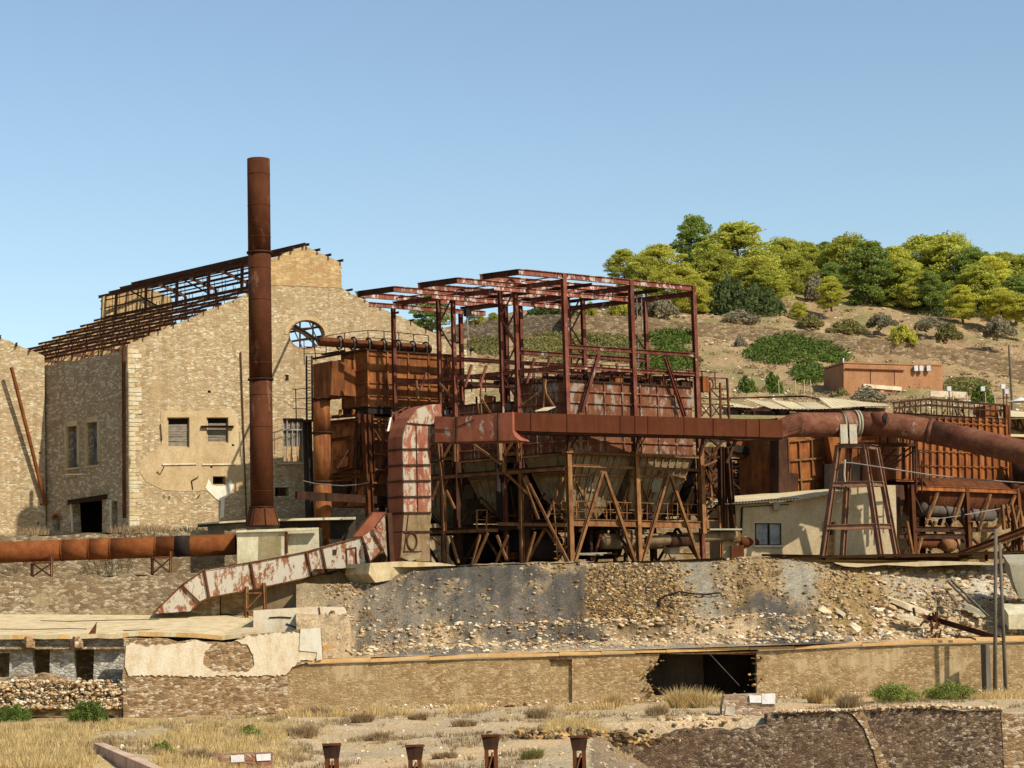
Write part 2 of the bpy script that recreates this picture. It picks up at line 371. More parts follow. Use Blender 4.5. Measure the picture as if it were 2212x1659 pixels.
def terrain_mat(name, rockcols, fine=6.0, bump=.8, vscale=2.2):
    """earth whose own colour comes from the 'tint' attribute, broken up by stones and dust"""
    s = N(name, .97, .1); at = s.n('ShaderNodeAttribute'); at.attribute_name = 'tint'
    n1 = s.noise(.5, None, 8, .7); n2 = s.noise(fine, None, 8, .75)
    vo = s.voro(s.vec('Object', (1, 1, 1), .25, 2), 'F1', vscale); sp = s.n('ShaderNodeSeparateColor'); s.l(vo.outputs['Color'], sp.inputs[0])
    k = len(rockcols); rc = s.ramp(sp.outputs[0], [(i / k, cc) for i, cc in enumerate(rockcols)], 'CONSTANT')
    m = s.math('MULTIPLY', s.g(vo.outputs['Distance'], .42, .25), s.math('MULTIPLY', s.g(s.math('ADD', sp.outputs[1], s.math('MULTIPLY', n1, .5)), .75, .95), at.outputs['Alpha']))
    col = s.mix(m, at.outputs['Color'], rc)
    sp2 = s.noise(fine * 2.2, None, 3, .9); col = s.mix(.55, col, s.ramp(sp2, [(.36, (.12, .11, .1, 1)), (.5, (.5, .5, .5, 1)), (.66, (.95, .93, .88, 1))]), 'OVERLAY')
    col = s.mix(.6, col, s.ramp(n2, [(.3, (.2, .2, .2, 1)), (.7, (.85, .85, .85, 1))]), 'OVERLAY')
    col = s.mix(.35, col, s.ramp(n1, [(.3, (.45, .42, .4, 1)), (.65, (1, 1, 1, 1))]), 'MULTIPLY')
    return s.done(col, s.math('ADD', n2, m), bump, .08)
M_SLOPE = terrain_mat('slag_and_rubble', [c('#c3a888'), c('#a98c6a'), c('#d8c3a2'), c('#8f7453'), c('#b8966a')])
M_HILL = terrain_mat('dry_hillside', [c('#bda583'), c('#8b7a58'), c('#a58d68'), c('#77704a')], 3.0, .8, .9)
M_GROUND = terrain_mat('dusty_ground', [c('#cdb998'), c('#b49f80'), c('#c9bda8')], 7, .6, 3.0)
def rocks_mat(name, cols, k=1.0):
    s = N(name, .95, .1); g = s.n('ShaderNodeNewGeometry')
    r = s.ramp(g.outputs['Random Per Island'], [(i / len(cols), cc) for i, cc in enumerate(cols)], 'CONSTANT')
    f = s.noise(8, None, 4); r = s.mix(.4, r, s.ramp(f, [(.3, (.3, .3, .3, 1)), (.7, (.85, .85, .85, 1))]), 'OVERLAY'); return s.done(r, f, .4, .03)
M_ROCK = rocks_mat('tan_rocks', [c('#b0946c'), c('#937854'), c('#cbb48e'), c('#7d6445'), c('#a3814f'), c('#bba583'), c('#6d5842')])
M_ROCKP = rocks_mat('pale_rocks', [c('#ddc6a0'), c('#c3a67c'), c('#ead9bb'), c('#b59066'), c('#cdb085')])
M_ROCKD = rocks_mat('brown_rocks', [c('#8c7351'), c('#6d563c'), c('#b08d5a'), c('#554434'), c('#a3824f'), c('#c9a36a')])
def leafm(name, cols, tr=.25, k=1.35):
    cols = [tuple(min(.9, x * k) for x in q[:3]) + (1,) for q in cols]
    s = N(name, .85, .15); g = s.n('ShaderNodeNewGeometry')
    col = s.ramp(g.outputs['Random Per Island'], [(i / (len(cols) - 1), cc) for i, cc in enumerate(cols)])
    at = s.n('ShaderNodeAttribute'); at.attribute_name = 'tint'
    col = s.mix(1.0, col, at.outputs['Color'], 'MULTIPLY'); col = vary(s, col, .14)
    s.l(col, s.b.inputs['Base Color'])
    t = s.n('ShaderNodeBsdfTranslucent'); s.l(col, t.inputs[0]); mx = s.n('ShaderNodeMixShader'); mx.inputs[0].default_value = tr
    s.l(s.b.outputs[0], mx.inputs[1]); s.l(t.outputs[0], mx.inputs[2]); s.l(mx.outputs[0], s.out.inputs[0]); return s.m
M_PINE = leafm('pine_needles', [c('#8a8e30'), c('#a3a240'), c('#8a8e3e'), c('#b8b05a')], .5, 1.85)
M_PINED = leafm('dark_pine_needles', [c('#717f3c'), c('#828f40'), c('#69793c'), c('#969c4c')], .5, 1.8)
M_PINEY = leafm('yellow_pine_needles', [c('#aaa83a'), c('#b8b048'), c('#9e9e3e'), c('#b2ac50')], .5, 1.7)
M_OAK = leafm('dark_evergreen_leaves', [c('#525f34'), c('#626e3c'), c('#4b5832'), c('#767d48')], .3, 1.45)
M_GREEN = leafm('green_shrub_leaves', [c('#60752f'), c('#728438'), c('#53682c'), c('#80893e')], .25, 1.1)
M_GREY = leafm('grey_scrub', [c('#94896a'), c('#847c60'), c('#a4987a'), c('#7a7358')], .4, 1.6)
M_OLIV = leafm('olive_scrub', [c('#8b8450'), c('#7c7842'), c('#9c9158'), c('#70703c')], .35, 1.4)
M_DRYG = leafm('dry_grass', [c('#cdb077'), c('#bd9d62'), c('#dfc890'), c('#b09764')], .35, 1.5)
M_DRYB = leafm('dry_brown_scrub', [c('#a58a62'), c('#8e7654'), c('#b59c74'), c('#8a7558')], .35, 1.45)
M_GRG = leafm('fresh_green_scrub', [c('#848f42'), c('#969f4c'), c('#707c38'), c('#aaa45a')], .3, 1.25)
M_BARK = plain('bark', c('#6e5a45'), c('#4f3f30'), c('#857058'), 5)
# ================================================================ terrain
def interp(tab, x):
    if x <= tab[0][0]: return tab[0][1]
    for (a, va), (b, vb) in zip(tab[:-1], tab[1:]):
        if x <= b:
            t = (x - a) / (b - a)
            return va + (vb - va) * t if not isinstance(va, tuple) else tuple(p + (q - p) * t for p, q in zip(va, vb))
    return tab[-1][1]
def fb(p, o=4):
    a, s_, f = 0, 1, 1.0
    for _ in range(o):
        a += s_ * noise.noise(Vector(p) * f); s_ *= .5; f *= 2.03
    return a
def tint(h, k=1.0, rock=1.0):
    q = c(h, k); return (q[0], q[1], q[2], rock)
def mixc(a, b, t):
    t = max(0, min(1, t)); return tuple(x + (y - x) * t for x, y in zip(a, b))
HU = [-300, 700, 900, 1000, 1130, 1330, 1500, 1700, 2000, 2212, 2600]
HT = {145: [1010, 1010, 960, 915, 905, 900, 905, 905, 905, 905, 905], 160: [1010, 1000, 900, 850, 850, 855, 872, 880, 882, 886, 890],
      180: [1005, 990, 850, 795, 805, 815, 835, 842, 852, 870, 880], 212: [1000, 900, 780, 745, 748, 746, 736, 741, 784, 822, 850],
      225: [1000, 880, 750, 712, 700, 694, 699, 716, 748, 774, 800], 265: [1000, 870, 730, 700, 672, 655, 632, 604, 604, 640, 690]}
HY = sorted(HT)
def hill_v(u, Y):
    vs = [(y, interp(list(zip(HU, HT[y])), u)) for y in HY]; return interp(vs, Y)
def hill_p(u, Y):
    return W(u, hill_v(u, Y), Y)
def ground_grid(name, us, rows, fp, mat, tf, smooth=True):
    """fp(u, r) -> point, tf(u, r, p) -> colour"""
    m = MB(); cols = []
    for r in rows:
        for u in us:
            p = fp(u, r); m.v.append(p); cols.append(tf(u, r, p))
    n = len(us)
    for j in range(len(rows) - 1):
        for i in range(n - 1):
            a = j * n + i; m.f.append((a, a + 1, a + 1 + n, a + n))
    o = m.build(name, mat, None, smooth, False, cols)
    if m.f and o.data.polygons[len(o.data.polygons) // 2].normal.z < 0: o.data.flip_normals()
    return o
def hill_fp(u, Y):
    if Y <= 265: p = hill_p(u, Y)
    else:
        p = hill_p(u, 265); p = p + Vector((p.x / 265, 1, -.35)) * (Y - 265)
    d = .55 * fb((p.x * .12, p.y * .12, 3)) + .3 * fb((p.x * .5, p.y * .5, 8)); p.z += d * (1 if 150 < Y else 0); return p
def hill_tf(u, Y, p):
    a = tint('#b79a70'); b = tint('#a58763'); g = tint('#8f8656')
    n1 = fb((p.x * .07, p.y * .07, 20)); n2 = fb((p.x * .2, p.y * .2, 30))
    q = mixc(a, b, n1 * 1.2 + .5)
    gk = .6 if Y > 228 else (.3 if Y > 205 else .6)
    q = mixc(q, g, max(0, n2 * 1.6 + gk - .35)); return q[:3] + (1.0 if Y > 185 else .7,)
hill = struct(ground_grid('hill', range(-300, 2640, 12), [145 + 1.5 * i for i in range(120)], hill_fp, M_HILL, hill_tf), 'dry stony hillside rising behind the works')

def flatz(name, zz, x0, x1, y0, y1, mat, tf, st=1.0, amp=.06, label=''):
    m = MB(); cols = []; nx = int((x1 - x0) / st); ny = int((y1 - y0) / st)
    for j in range(ny + 1):
        for i in range(nx + 1):
            x = x0 + i * st; y = y0 + j * st; p = Vector((x, y, zz + amp * fb((x * .35, y * .35, 1)) )); m.v.append(p); cols.append(tf(x, y))
    for j in range(ny):
        for i in range(nx):
            a = j * (nx + 1) + i; m.f.append((a, a + 1, a + nx + 2, a + nx + 1))
    return struct(m.build(name, mat, None, True, False, cols), label)
YARDZ = 8.2
flatz('yard', YARDZ, -12, 50, 116.4, 146, M_GROUND, lambda x, y: mixc(tint('#a3907a'), tint('#6f665c'), fb((x * .2, y * .2, 4)) + .3), 1.2, .05, 'dusty floor of the raised yard under the rusty plant')
UPZ = 10.9
flatz('upper_terrace', UPZ, -64, -12.05, 124.2, 152, M_GROUND, lambda x, y: mixc(tint('#b39c78'), tint('#96886a'), fb((x * .3, y * .3, 4)) + .3), 1.2, .05, 'bare upper terrace the stone buildings stand on')
# gently rolling far ground sheet to the horizon
flatz('far_ground', -16, -900, 900, -60, 1500, M_GROUND, lambda x, y: tint('#a98f68', rock=0), 60, 0, 'dry land stretching to the horizon')

# lower ground: flat strip in front of the long wall, pit on the right, grass bank on the left
GU = list(range(-80, 2320, 12))
def g_z(x, y):
    z = .35 + .12 * fb((x * .3, y * .3, 2))
    u = CU + FPX * x / y + 45 * fb((x * .5, y * .5, 21))
    # grass bank rising at left foreground
    z += 1.1 * max(0, min(1, (-7.5 - x) / 6)) * max(0, min(1, (96 - y) / 14))
    # rubble shelf and pit at right foreground
    if u > 1240 and y < 92.7:
        z -= 2.9 * max(0, min(1, (u - 1262) / 170)) * max(0, min(1, (92.6 - y) / .4))
    return z
def path_k(x, y):
    d = abs(x - (-7 + (y - 68) * .62)); return max(0, 1 - d / 2.6)
def g_tf(u, Y, p):
    a = tint('#d2b78e'); gr = tint('#c4b292'); dr = tint('#c2a468'); pk = tint('#dcbb8e', rock=.2)
    n1 = fb((p.x * .25, p.y * .25, 7)); n2 = fb((p.x * .6, p.y * .3, 9))
    q = mixc(a, gr, n1 * 1.6 + .3); q = mixc(q, dr, n2 * .9 + (.75 if u < 620 else .0)); q = mixc(q, pk, path_k(p.x, p.y) * 1.3)
    if u > 1270 and Y < 92.6: q = mixc(q, tint('#6e5c48'), .75)
    return q
ground = struct(ground_grid('lower_ground', GU, [56 + .55 * i for i in range(102)], lambda u, Y: (lambda q: Vector((q.x, q.y, g_z(q.x, q.y))))(W(u, 1500, Y)), M_GROUND, g_tf), 'pale dusty ground with gravel and dry grass below the long wall')

# the slag and rubble slope between the long wall and the yard
CREST = [(640, 1262), (700, 1262), (760, 1262), (850, 1243), (935, 1228), (1000, 1222), (1080, 1216), (1225, 1213), (1500, 1213), (1560, 1209), (1600, 1203), (1640, 1200), (1700, 1206), (1780, 1215), (1900, 1219), (2140, 1217), (2212, 1214), (2330, 1212)]
FOOT = [(640, 1424), (1107, 1412), (1600, 1396), (2130, 1380), (2330, 1376)]
def slope_p(u, t):
    vc = interp(CREST, u); vf = interp(FOOT, u); Yf = 109.6 if u < 1700 else 109.6 + (u - 1700) * .004
    if t > 1:
        p = slope_p(u, 1.0); return p + Vector((0, (t - 1) * 8, -(t - 1) * .6))
    # shelf, broken ledge, then the slope at its angle of rest
    Y = Yf + 7.0 * t
    k = interp([(0, 0), (.12, .06), (.3, .12), (.36, .30), (.42, .36), (1, 1)], t)
    if u < 760: k = interp([(0, 0), (.1, .1), (.2, .5), (.5, .62), (.6, .9), (1, 1)], t)
    return W(u, vf + (vc - vf) * k, Y)
def slope_fp(u, t):
    p = slope_p(u, t); a = .13 if t < .98 else .03
    e = max(0, min(1, t * 6))
    p.z += e * (a * fb((p.x * .9, p.y * .9, 5)) + .05 * fb((p.x * 3, p.y * 3, 6)))
    if t < .5: p.y += e * .25 * fb((p.x * .8, p.z * 1.6, 12))
    p.z += e * .16 * fb((p.x * 1.4, 0, 9)) * (1 if t < .97 else .2)
    if u > 1900: p.z += e * .25 * fb((p.x * .45, p.y * .45, 15)) * (1 - max(0, (t - .8) / .2)); 
    return p
BL = [  # colour patches of the spilled material: centre, radii (picture units), colour, share of stones
 (905, 1262, 90, 26, '#625b51', .35), (1010, 1300, 75, 60, '#6f685c', .35), (1090, 1265, 48, 45, '#5f594f', .1), (1220, 1290, 70, 66, '#5f594f', .1), (1240, 1345, 75, 28, '#5f594f', .1), (1130, 1330, 70, 50, '#736a5e', .3),
 (1050, 1238, 170, 18, '#5d574e', .1), (1370, 1255, 90, 50, '#6e5c46', 1), (1370, 1310, 110, 36, '#725d42', 1), (1500, 1240, 40, 42, '#938974', .15), (1540, 1285, 45, 40, '#9c917c', .4),
 (1620, 1260, 60, 55, '#9a8059', 1), (1725, 1255, 42, 45, '#9c937e', .2), (1790, 1300, 45, 36, '#9d907a', .6), (1672, 1308, 60, 34, '#5d574e', .15), (1722, 1366, 92, 42, '#57524b', .05), (1850, 1290, 80, 55, '#a38758', 1),
 (840, 1330, 90, 75, '#857a68', .5), (930, 1395, 150, 20, '#7e7668', .4), (1420, 1392, 260, 9, '#9f917d', .3), (1990, 1260, 70, 30, '#b5a48a', .5), (2130, 1250, 60, 40, '#c9bda6', .5)]
def slope_tf(u, t, p):
    vc = interp(CREST, u); vf = interp(FOOT, u); v = vf + (vc - vf) * t
    q = tint('#a8926f', rock=.9) if t > .4 else tint('#c6ab84', rock=.8)
    n1 = fb((p.x * .7, p.y * .7, 50)); n2 = fb((p.x * 2, p.z * 2, 51))
    for bu, bv, ru, rv, h, rk in BL:
        d = math.hypot((u - bu) / ru, (v - bv) / rv) + .45 * n1 + .35 * n2
        if d < 1.3: q = mixc(q, tint(h, rock=rk), min(1, (1.3 - d) / .55))
    return q
slope = struct(ground_grid('rubble_slope', range(640, 2336, 5), [i / 70 for i in range(71)] + [1.1], slope_fp, M_SLOPE, slope_tf), 'slope of dark slag, gravel and broken rock below the plant')

# loose stones on the slope, past counting
def scatter(name, n, fn, rr, mat, label, seed, flat=.7):
    rnd = random.Random(seed); m = MB(); k = 0
    while k < n:
        p = fn(rnd)
        if p is None: continue
        r_ = rr[0] + (rr[1] - rr[0]) * rnd.random() ** 6; m.rock(p + Vector((0, 0, r_ * .12)), r_, rnd, flat); k += 1
    return struct(m.build(name, mat, None, False, False), label, 'stuff')
def s_any(u0, u1, t0, t1, cond=None):
    def f(rnd):
        u = rnd.uniform(u0, u1); t = rnd.uniform(t0, t1)
        p = slope_fp(u, t)
        if cond and not cond(u, t, p, rnd): return None
        return p
    return f
def share(u, t, p, rnd):
    return rnd.random() < .03 + .97 * slope_tf(u, t, p)[3] ** 1.8 and fb((p.x * .8, p.y * .8, 77)) + .55 > rnd.random() * .9
scatter('slope_stones', 14000, s_any(700, 2320, .36, .99, share), (.014, .15), M_ROCK, 'loose tan stones strewn over the slag slope', 3)
scatter('brown_rubble', 6500, s_any(1265, 1500, .38, .95, lambda u, t, p, r: math.hypot((u - 1375) / 135, (t - .66) / .36) + .5 * fb((p.x * .7, p.y * .7, 70)) + .35 * (r.random() - .5) < 1), (.02, .13), M_ROCKD, 'brown angular rubble heaped in the middle of the slope', 4)
scatter('ledge_stones', 9000, s_any(745, 2320, .05, .42, lambda u, t, p, r: r.random() < .35 + .5 * (t > .22)), (.018, .2), M_ROCKP, 'pale broken masonry and stones along the foot of the slope', 5, .5)
scatter('right_rubble', 2600, s_any(1880, 2320, .1, .9, lambda u, t, p, r: fb((p.x * .5, p.y * .5, 31)) > -.1), (.025, .3), M_ROCKP, 'pale rubble and broken slabs under the fallen planks at right', 6, .5)
scatter('ground_gravel', 5200, lambda r: (lambda x, y: Vector((x, y, g_z(x, y) + .01)))(*(lambda y: (r.uniform(-.28, .27) * y, y))(r.uniform(66, 107))), (.02, .1), M_ROCKP, 'gravel and small stones on the lower ground', 8)
def hs(r):
    u = r.uniform(960, 2300); Y = r.uniform(150, 262); return hill_fp(u, Y)
scatter('hill_stones', 7500, hs, (.04, .3), M_ROCKP, 'pale stones scattered over the dry hillside', 9, .5)

# ================================================================ gabled stone hall
PG = Pl(270, 130, 1031, 140)
PS = Pl(270, 130, 100, 137)
ng, ns = PG.n3, PS.n3
E0 = PG.on(275, 745); A0 = PG.on(657, 531)
AF = W(293, 616.5, A0.y * 1.106)
T = AF - A0; T.z = 0
MbL, MtL = PG.on(577, 604), PG.on(578, 563)
MtR, MbR, ER = PG.on(736, 568), PG.on(738, 622), PG.on(1033, 768)
MbL.z = MbR.z + .0
hall = root('gabled_hall', 'tall roofless rubble-stone hall with gable, round window and bare rusty roof frame', 'building', (E0.x, E0.y, UPZ))
pts = [Vector((E0.x, E0.y, UPZ - .6)), E0] + ragged([E0, MbL], .6, .07, 3)[1:] + ragged([MbR, ER], .6, .07, 4) + [Vector((ER.x, ER.y, 8.0)), Vector((PG.on(700, 1100).x, PG.on(700, 1100).y, UPZ - .6))]
def rect(pl, z, x0, y0, x1, y1): return pl.ons([(x0, y0), (x1, y0), (x1, y1), (x0, y1)], z)
holes = [rect(PG, '3', 1355, 203, 1533, 443), rect(PG, '3', 1675, 203, 1848, 406), rect(PG, '3', 1725, 680, 1825, 742), rect(PG, '4', 528, 815, 708, 1200),
         rect(PG, '4', 462, 1415, 583, 1492), rect(PG, '4', 545, 438, 580, 490), [PG.on(662 + 39 * cos(a), 724 + 32 * sin(a)) for a in [i * 2 * pi / 28 for i in range(28)]]]
for zz, x, y, s_ in (('1', 1135, 1224, 15), ('1', 1140, 1412, 14), ('1', 1695, 1237, 13), ('3', 1640, 428, 7), ('3', 1888, 426, 10), ('3', 1712, 604, 9), ('3', 1510, 668, 8),
                     ('2', 502, 1304, 12), ('2', 938, 1322, 13), ('4', 505, 1316, 8), ('3', 1150, 606, 6), ('3', 1172, 606, 6)):
    holes.append(rect(PG, zz, x - s_, y - s_ * .8, x + s_, y + s_ * .8))
m = MB().slab(pts, -ng * .7, holes); m.build('gable_wall', M_GABLE, hall)
m = MB().slab([MbL + ng * .03, MtL + ng * .03] + ragged([MtL + ng * .03, A0 + ng * .03], .5, .04, 5)[1:] + ragged([A0 + ng * .03, MtR + ng * .03], .5, .04, 6)[1:] + [MbR + ng * .03], -ng * .6,
              [rect(PG.off(.03), '2', 488, 1290, 516, 1316), rect(PG.off(.03), '2', 925, 1308, 951, 1334)]); m.build('monitor_gable', M_BRICK, hall)
# side wall
C1 = PS.on(100, 772); low = lambda p: Vector((p.x, p.y, UPZ - .6))
PE0 = Vector((E0.x, E0.y, 0)); E1 = E0 + T
sideTop = [E0 - Vector((0, 0, .35)), E1 - Vector((0, 0, .35))]
arch = [PS.on(457 + 30 * cos(a), 1030 - 40 * sin(a), '3') for a in [i * pi / 8 for i in range(9)]] + PS.ons([(427, 1118), (487, 1118)], '3')
sh = [PS.ons([(545, 278), (628, 266), (630, 612), (547, 622)], '3'), PS.ons([(707, 246), (792, 234), (796, 592), (709, 604)], '3'),
      PS.ons([(580, 895), (828, 862), (828, 1135), (592, 1135)], '3'), arch, PS.ons([(903, 884), (950, 878), (950, 1112), (908, 1116)], '3')]
sh += [rect(PS, '3', 672, 2, 690, 22), rect(PS, '1', 672, 1250, 688, 1266), rect(PS, '1', 390, 1300, 402, 1314)]
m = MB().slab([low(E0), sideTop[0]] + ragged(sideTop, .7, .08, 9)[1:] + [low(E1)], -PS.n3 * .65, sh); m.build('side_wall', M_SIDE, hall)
# far gable and far side wall, seen through the roof frame
fp_ = [low(E1), E1] + [p + T for p in (MbL, MtL, A0, MtR, MbR, ER)] + [Vector((ER.x + T.x, ER.y + T.y, UPZ - .6))]
m = MB().slab(fp_, ng * .6); m.build('far_gable_wall', M_BRICK, hall)
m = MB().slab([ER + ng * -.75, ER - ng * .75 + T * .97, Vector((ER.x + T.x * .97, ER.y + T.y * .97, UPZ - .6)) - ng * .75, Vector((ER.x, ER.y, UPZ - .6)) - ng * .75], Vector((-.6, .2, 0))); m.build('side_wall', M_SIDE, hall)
# dark box added behind the side wall openings to keep them unlit
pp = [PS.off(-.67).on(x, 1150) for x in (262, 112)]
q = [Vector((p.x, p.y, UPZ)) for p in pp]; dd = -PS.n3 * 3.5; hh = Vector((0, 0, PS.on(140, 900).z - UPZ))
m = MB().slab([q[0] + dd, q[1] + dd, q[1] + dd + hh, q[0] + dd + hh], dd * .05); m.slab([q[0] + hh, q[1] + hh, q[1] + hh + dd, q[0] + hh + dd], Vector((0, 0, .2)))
m.slab([q[0], q[0] + dd, q[0] + dd + hh, q[0] + hh], (q[0] - q[1]) * .02); m.slab([q[1], q[1] + dd, q[1] + dd + hh, q[1] + hh], (q[1] - q[0]) * .02); m.build('added_dark_box', M_DARKIN, hall)
# corner quoins of pale brick
m = MB(); rr = random.Random(5); zz = UPZ + .1
while zz < E0.z - .4:
    h = rr.uniform(.24, .36); L = rr.choice((.45, .9, .7)); p = E0 + PG.d3 * .03; m.obox(Vector((p.x, p.y, zz)) + ng * .03, PG.d3 * L, -ng * .1, Vector((0, 0, h - .04))); zz += h
m.build('corner_stones', stone('corner_stone', [c('#e6d2a6'), c('#dcc494'), c('#ecdcb8')], c('#cfb27c'), .8, .3, .03, bump=.3), hall)
# plaster, lime and window surrounds on the gable
def patch(par, name, pl, z, poly, mat, th=.03, amp=.12, seed=2, step=.5, holes=()):
    p3 = pl.off(th).ons(poly, z); p3 = ragged(p3 + [p3[0]], step, amp, seed)[:-1]
    return MB().slab(p3, -pl.n3 * (th * .95), holes).build(name, mat, par)
P3 = PG.off(.03)
patch(hall, 'plaster_patch', PG, '3', [(1300, 150), (1900, 140), (1985, 420), (1995, 760), (1850, 800), (1650, 790), (1500, 800), (1330, 790), (1180, 720), (1120, 620), (1180, 520), (1310, 430)], M_PLAS, .03, .12, 3,
      holes=[rect(P3, '3', 1353, 201, 1535, 445), rect(P3, '3', 1673, 201, 1850, 408), rect(P3, '3', 1723, 678, 1827, 744), rect(P3, '3', 1703, 594, 1721, 614), rect(P3, '3', 1878, 418, 1898, 436)])
P6 = PG.off(.05)
patch(hall, 'lime_splash', PG.off(.03), '3', [(1690, 700), (1720, 750), (1830, 750), (1870, 705), (1895, 760), (1860, 830), (1820, 860), (1815, 1010), (1780, 1020), (1790, 880), (1720, 830), (1665, 770)], M_LIME, .02, .08, 7, .25)
for a, b in (((1315, 583), (1592, 578)), ((1640, 583), (1915, 580))):
    m = MB(); m.bar(PG.off(.07).on(*a, '3'), PG.off(.07).on(*b, '3'), .1, .09); m.build('sill_ledge', M_WHITE, hall)
m = MB(); m.bar(PG.off(.08).on(480, 1210, '4'), PG.off(.08).on(712, 1206, '4'), .12, .12); m.build('sill_ledge', M_PLAS, hall)
# arched plaster band over the round window
a3 = [PG.off(.04).on(662 + 48 * cos(a), 724 - 41 * sin(a)) for a in [i * pi / 14 - .05 for i in range(15)]]; b3 = [PG.off(.04).on(662 + 40 * cos(a), 724 - 33 * sin(a)) for a in [i * pi / 14 - .05 for i in range(15)]]
MB().slab(a3 + b3[::-1], -ng * .035).build('window_arch', M_PLAS, hall)
# cracks and iron cramps: rusty rods
m = MB()
for s_ in ([(1270, 640), (1300, 660), (1330, 600)], [(1550, 715), (1600, 690), (1605, 678)], [(1552, 712), (1563, 785)], [(1325, 830), (1340, 850)], [(1370, 835), (1378, 860)], [(1595, 855), (1620, 830)], [(1300, 255), (1312, 390)]):
    p = [PG.off(.09).on(x, y, '3') for x, y in s_]; m.tube(p, .03, 5)
m.build('iron_cramps', M_RUSTD, hall)
# windows with boards
def win(pl, z, q, name='boarded_window', planks=8, top=.22, mat=M_BOARD):
    f = MB(); P = pl.off(-.22); a, b, c_, d = [P.on(x, y, z) for x, y in q]
    for s_, e in ((a, b), (b, c_), (c_, d), (d, a)): f.bar(s_, e, .07, .09)
    fr = f.build('window', M_PLAS, hall)
    m = MB()
    for i in range(planks):
        t0 = top + (1 - top) * i / planks; t1 = top + (1 - top) * (i + .88) / planks; o_ = pl.n3 * R.uniform(-.02, .02)
        p0, p1 = a.lerp(d, t0), b.lerp(c_, t0); p2, p3 = b.lerp(c_, t1), a.lerp(d, t1); j = Vector((0, 0, R.uniform(-.03, .03)))
        m.slab([p0 + o_ + j, p1 + o_, p2 + o_, p3 + o_ + j], -pl.n3 * .03)
    x = m.build('shutter', mat, hall); x.parent = fr
    g = MB(); back = -pl.n3 * .2; g.slab([a + back, b + back, c_ + back, d + back], back * .1); y = g.build('pane', M_BLACK, hall); y.parent = fr
    return fr
win(PG, '3', [(1357, 205), (1531, 205), (1531, 441), (1357, 441)], planks=9)
win(PG, '3', [(1677, 205), (1846, 205), (1846, 404), (1677, 404)], planks=8)
m = MB(); m.bar(PG.off(.15).on(1630, 277, '3'), PG.off(.15).on(1893, 277, '3'), .2, .14, 'I'); m.build('lintel_beam', M_RUST, hall)
# tall window right of the chimney: pale bars
m = MB(); P = PG.off(-.2)
for x in (530, 565, 612, 655, 700): m.bar(P.on(x, 818, '4'), P.on(x, 1198, '4'), .06)
for y in (820, 915, 1195): m.bar(P.on(528, y, '4'), P.on(708, y, '4'), .08)
fr = m.build('window', plain('grey_painted_bars', c('#a39c90'), c('#857c6e'), c('#bbb4a8')), hall)
g = MB(); g.slab(rect(PG.off(-.35), '4', 520, 812, 716, 1060), -ng * .03); y = g.build('pane', M_BOARD, hall); y.parent = fr
# round window: ring and bars with sky behind (open roof)
m = MB(); ring = [PG.off(-.1).on(662 + 39 * cos(a), 724 + 32 * sin(a)) for a in [i * 2 * pi / 28 for i in range(29)]]; m.tube(ring, .09, 6, False)
rw = m.build('round_window', M_BRRED, hall)
m = MB(); P = PG.off(-.3)
for a, b in (((648, 694), (648, 755)), ((676, 694), (676, 755)), ((625, 712), (699, 706)), ((625, 738), (699, 730)), ((630, 700), (690, 752))): m.bar(P.on(*a), P.on(*b), .09)
y = m.build('window_bars', M_RUSTD, hall); y.parent = rw
# side-wall windows, frames of pale render, recessed dark panes
for q in ([(545, 278), (628, 266), (630, 612), (547, 622)], [(707, 246), (792, 234), (796, 592), (709, 604)]):
    m = MB(); c3 = PS.off(.05).ons(q, '3'); a, b, c_, d = c3
    ex = lambda p, kx, kz: p + PS.d3 * kx + Vector((0, 0, kz))
    for s_, e, k_ in ((d, a, -1), (b, c_, 1)): sh_ = (b - a).normalized() * .12 * k_; m.bar(s_ + sh_, e + sh_ + Vector((0, 0, .25)), .22, .1)
    m.bar(a + Vector((0, 0, .18)) , b + Vector((0, 0, .18)), .1, .36)
    m.bar(d + (d - c_) * .25, c_ + (c_ - d) * .2, .22, .12)
    f = m.build('window', M_PLAS, hall)
    g = MB(); P = PS.off(-.5); g.slab([P.on(x, y, '3') for x, y in q], -PS.n3 * .03); y = g.build('pane', M_GLASS, hall); y.parent = f
    g = MB(); P = PS.off(-.45)
    for t in (.3, .62): g.bar(P.on(*q[0], '3').lerp(P.on(*q[3], '3'), t), P.on(*q[1], '3').lerp(P.on(*q[2], '3'), t), .05)
    y = g.build('window_bars', M_BOARD, hall); y.parent = f
m = MB(); m.bar(PS.off(.1).on(540, 665, '3'), PS.off(.1).on(690, 662, '3'), .3, .1); m.build('loose_sill', M_WHITE, hall)
m = MB(); m.bar(PS.off(.12).on(548, 893, '3'), PS.off(.12).on(862, 842, '3'), .35, .28, 'I'); m.build('door_lintel', M_RUSTD, hall)
m = MB(); m.tube([PS.off(.12).on(457 + 34 * cos(a), 1030 - 48 * sin(a), '3') for a in [i * pi / 8 for i in range(9)]], .08, 6, False); m.build('brick_arch', plain('red_brick', c('#a8664a'), c('#8a4f38'), c('#b8785c')), hall)
m = MB(); m.bar(PS.off(.09).on(897, 880, '3'), PS.off(.09).on(900, 1118, '3'), .1, .1); m.build('door_jamb', M_WHITE, hall); m = MB(); m.bar(PS.off(.1).on(575, 898, '3'), PS.off(.1).on(588, 1130, '3'), .12, .1); m.build('door_jamb', M_WHITE, hall)
# rusty drain pipe on the corner
m = MB(); a = PS.off(.2).on(1015, 0, '3'); a = PS.off(.2).on(267, 752); m.tube([a, Vector((a.x, a.y, UPZ + 1.2))], .13, 8); m.build('drain_pipe', M_RUST, hall)
m = MB(); a = PG.off(.1).on(520, 760); b = PG.off(.1).on(533, 1130); m.tube([a, b], .05, 6); m.build('drain_pipe', M_RUST, hall)
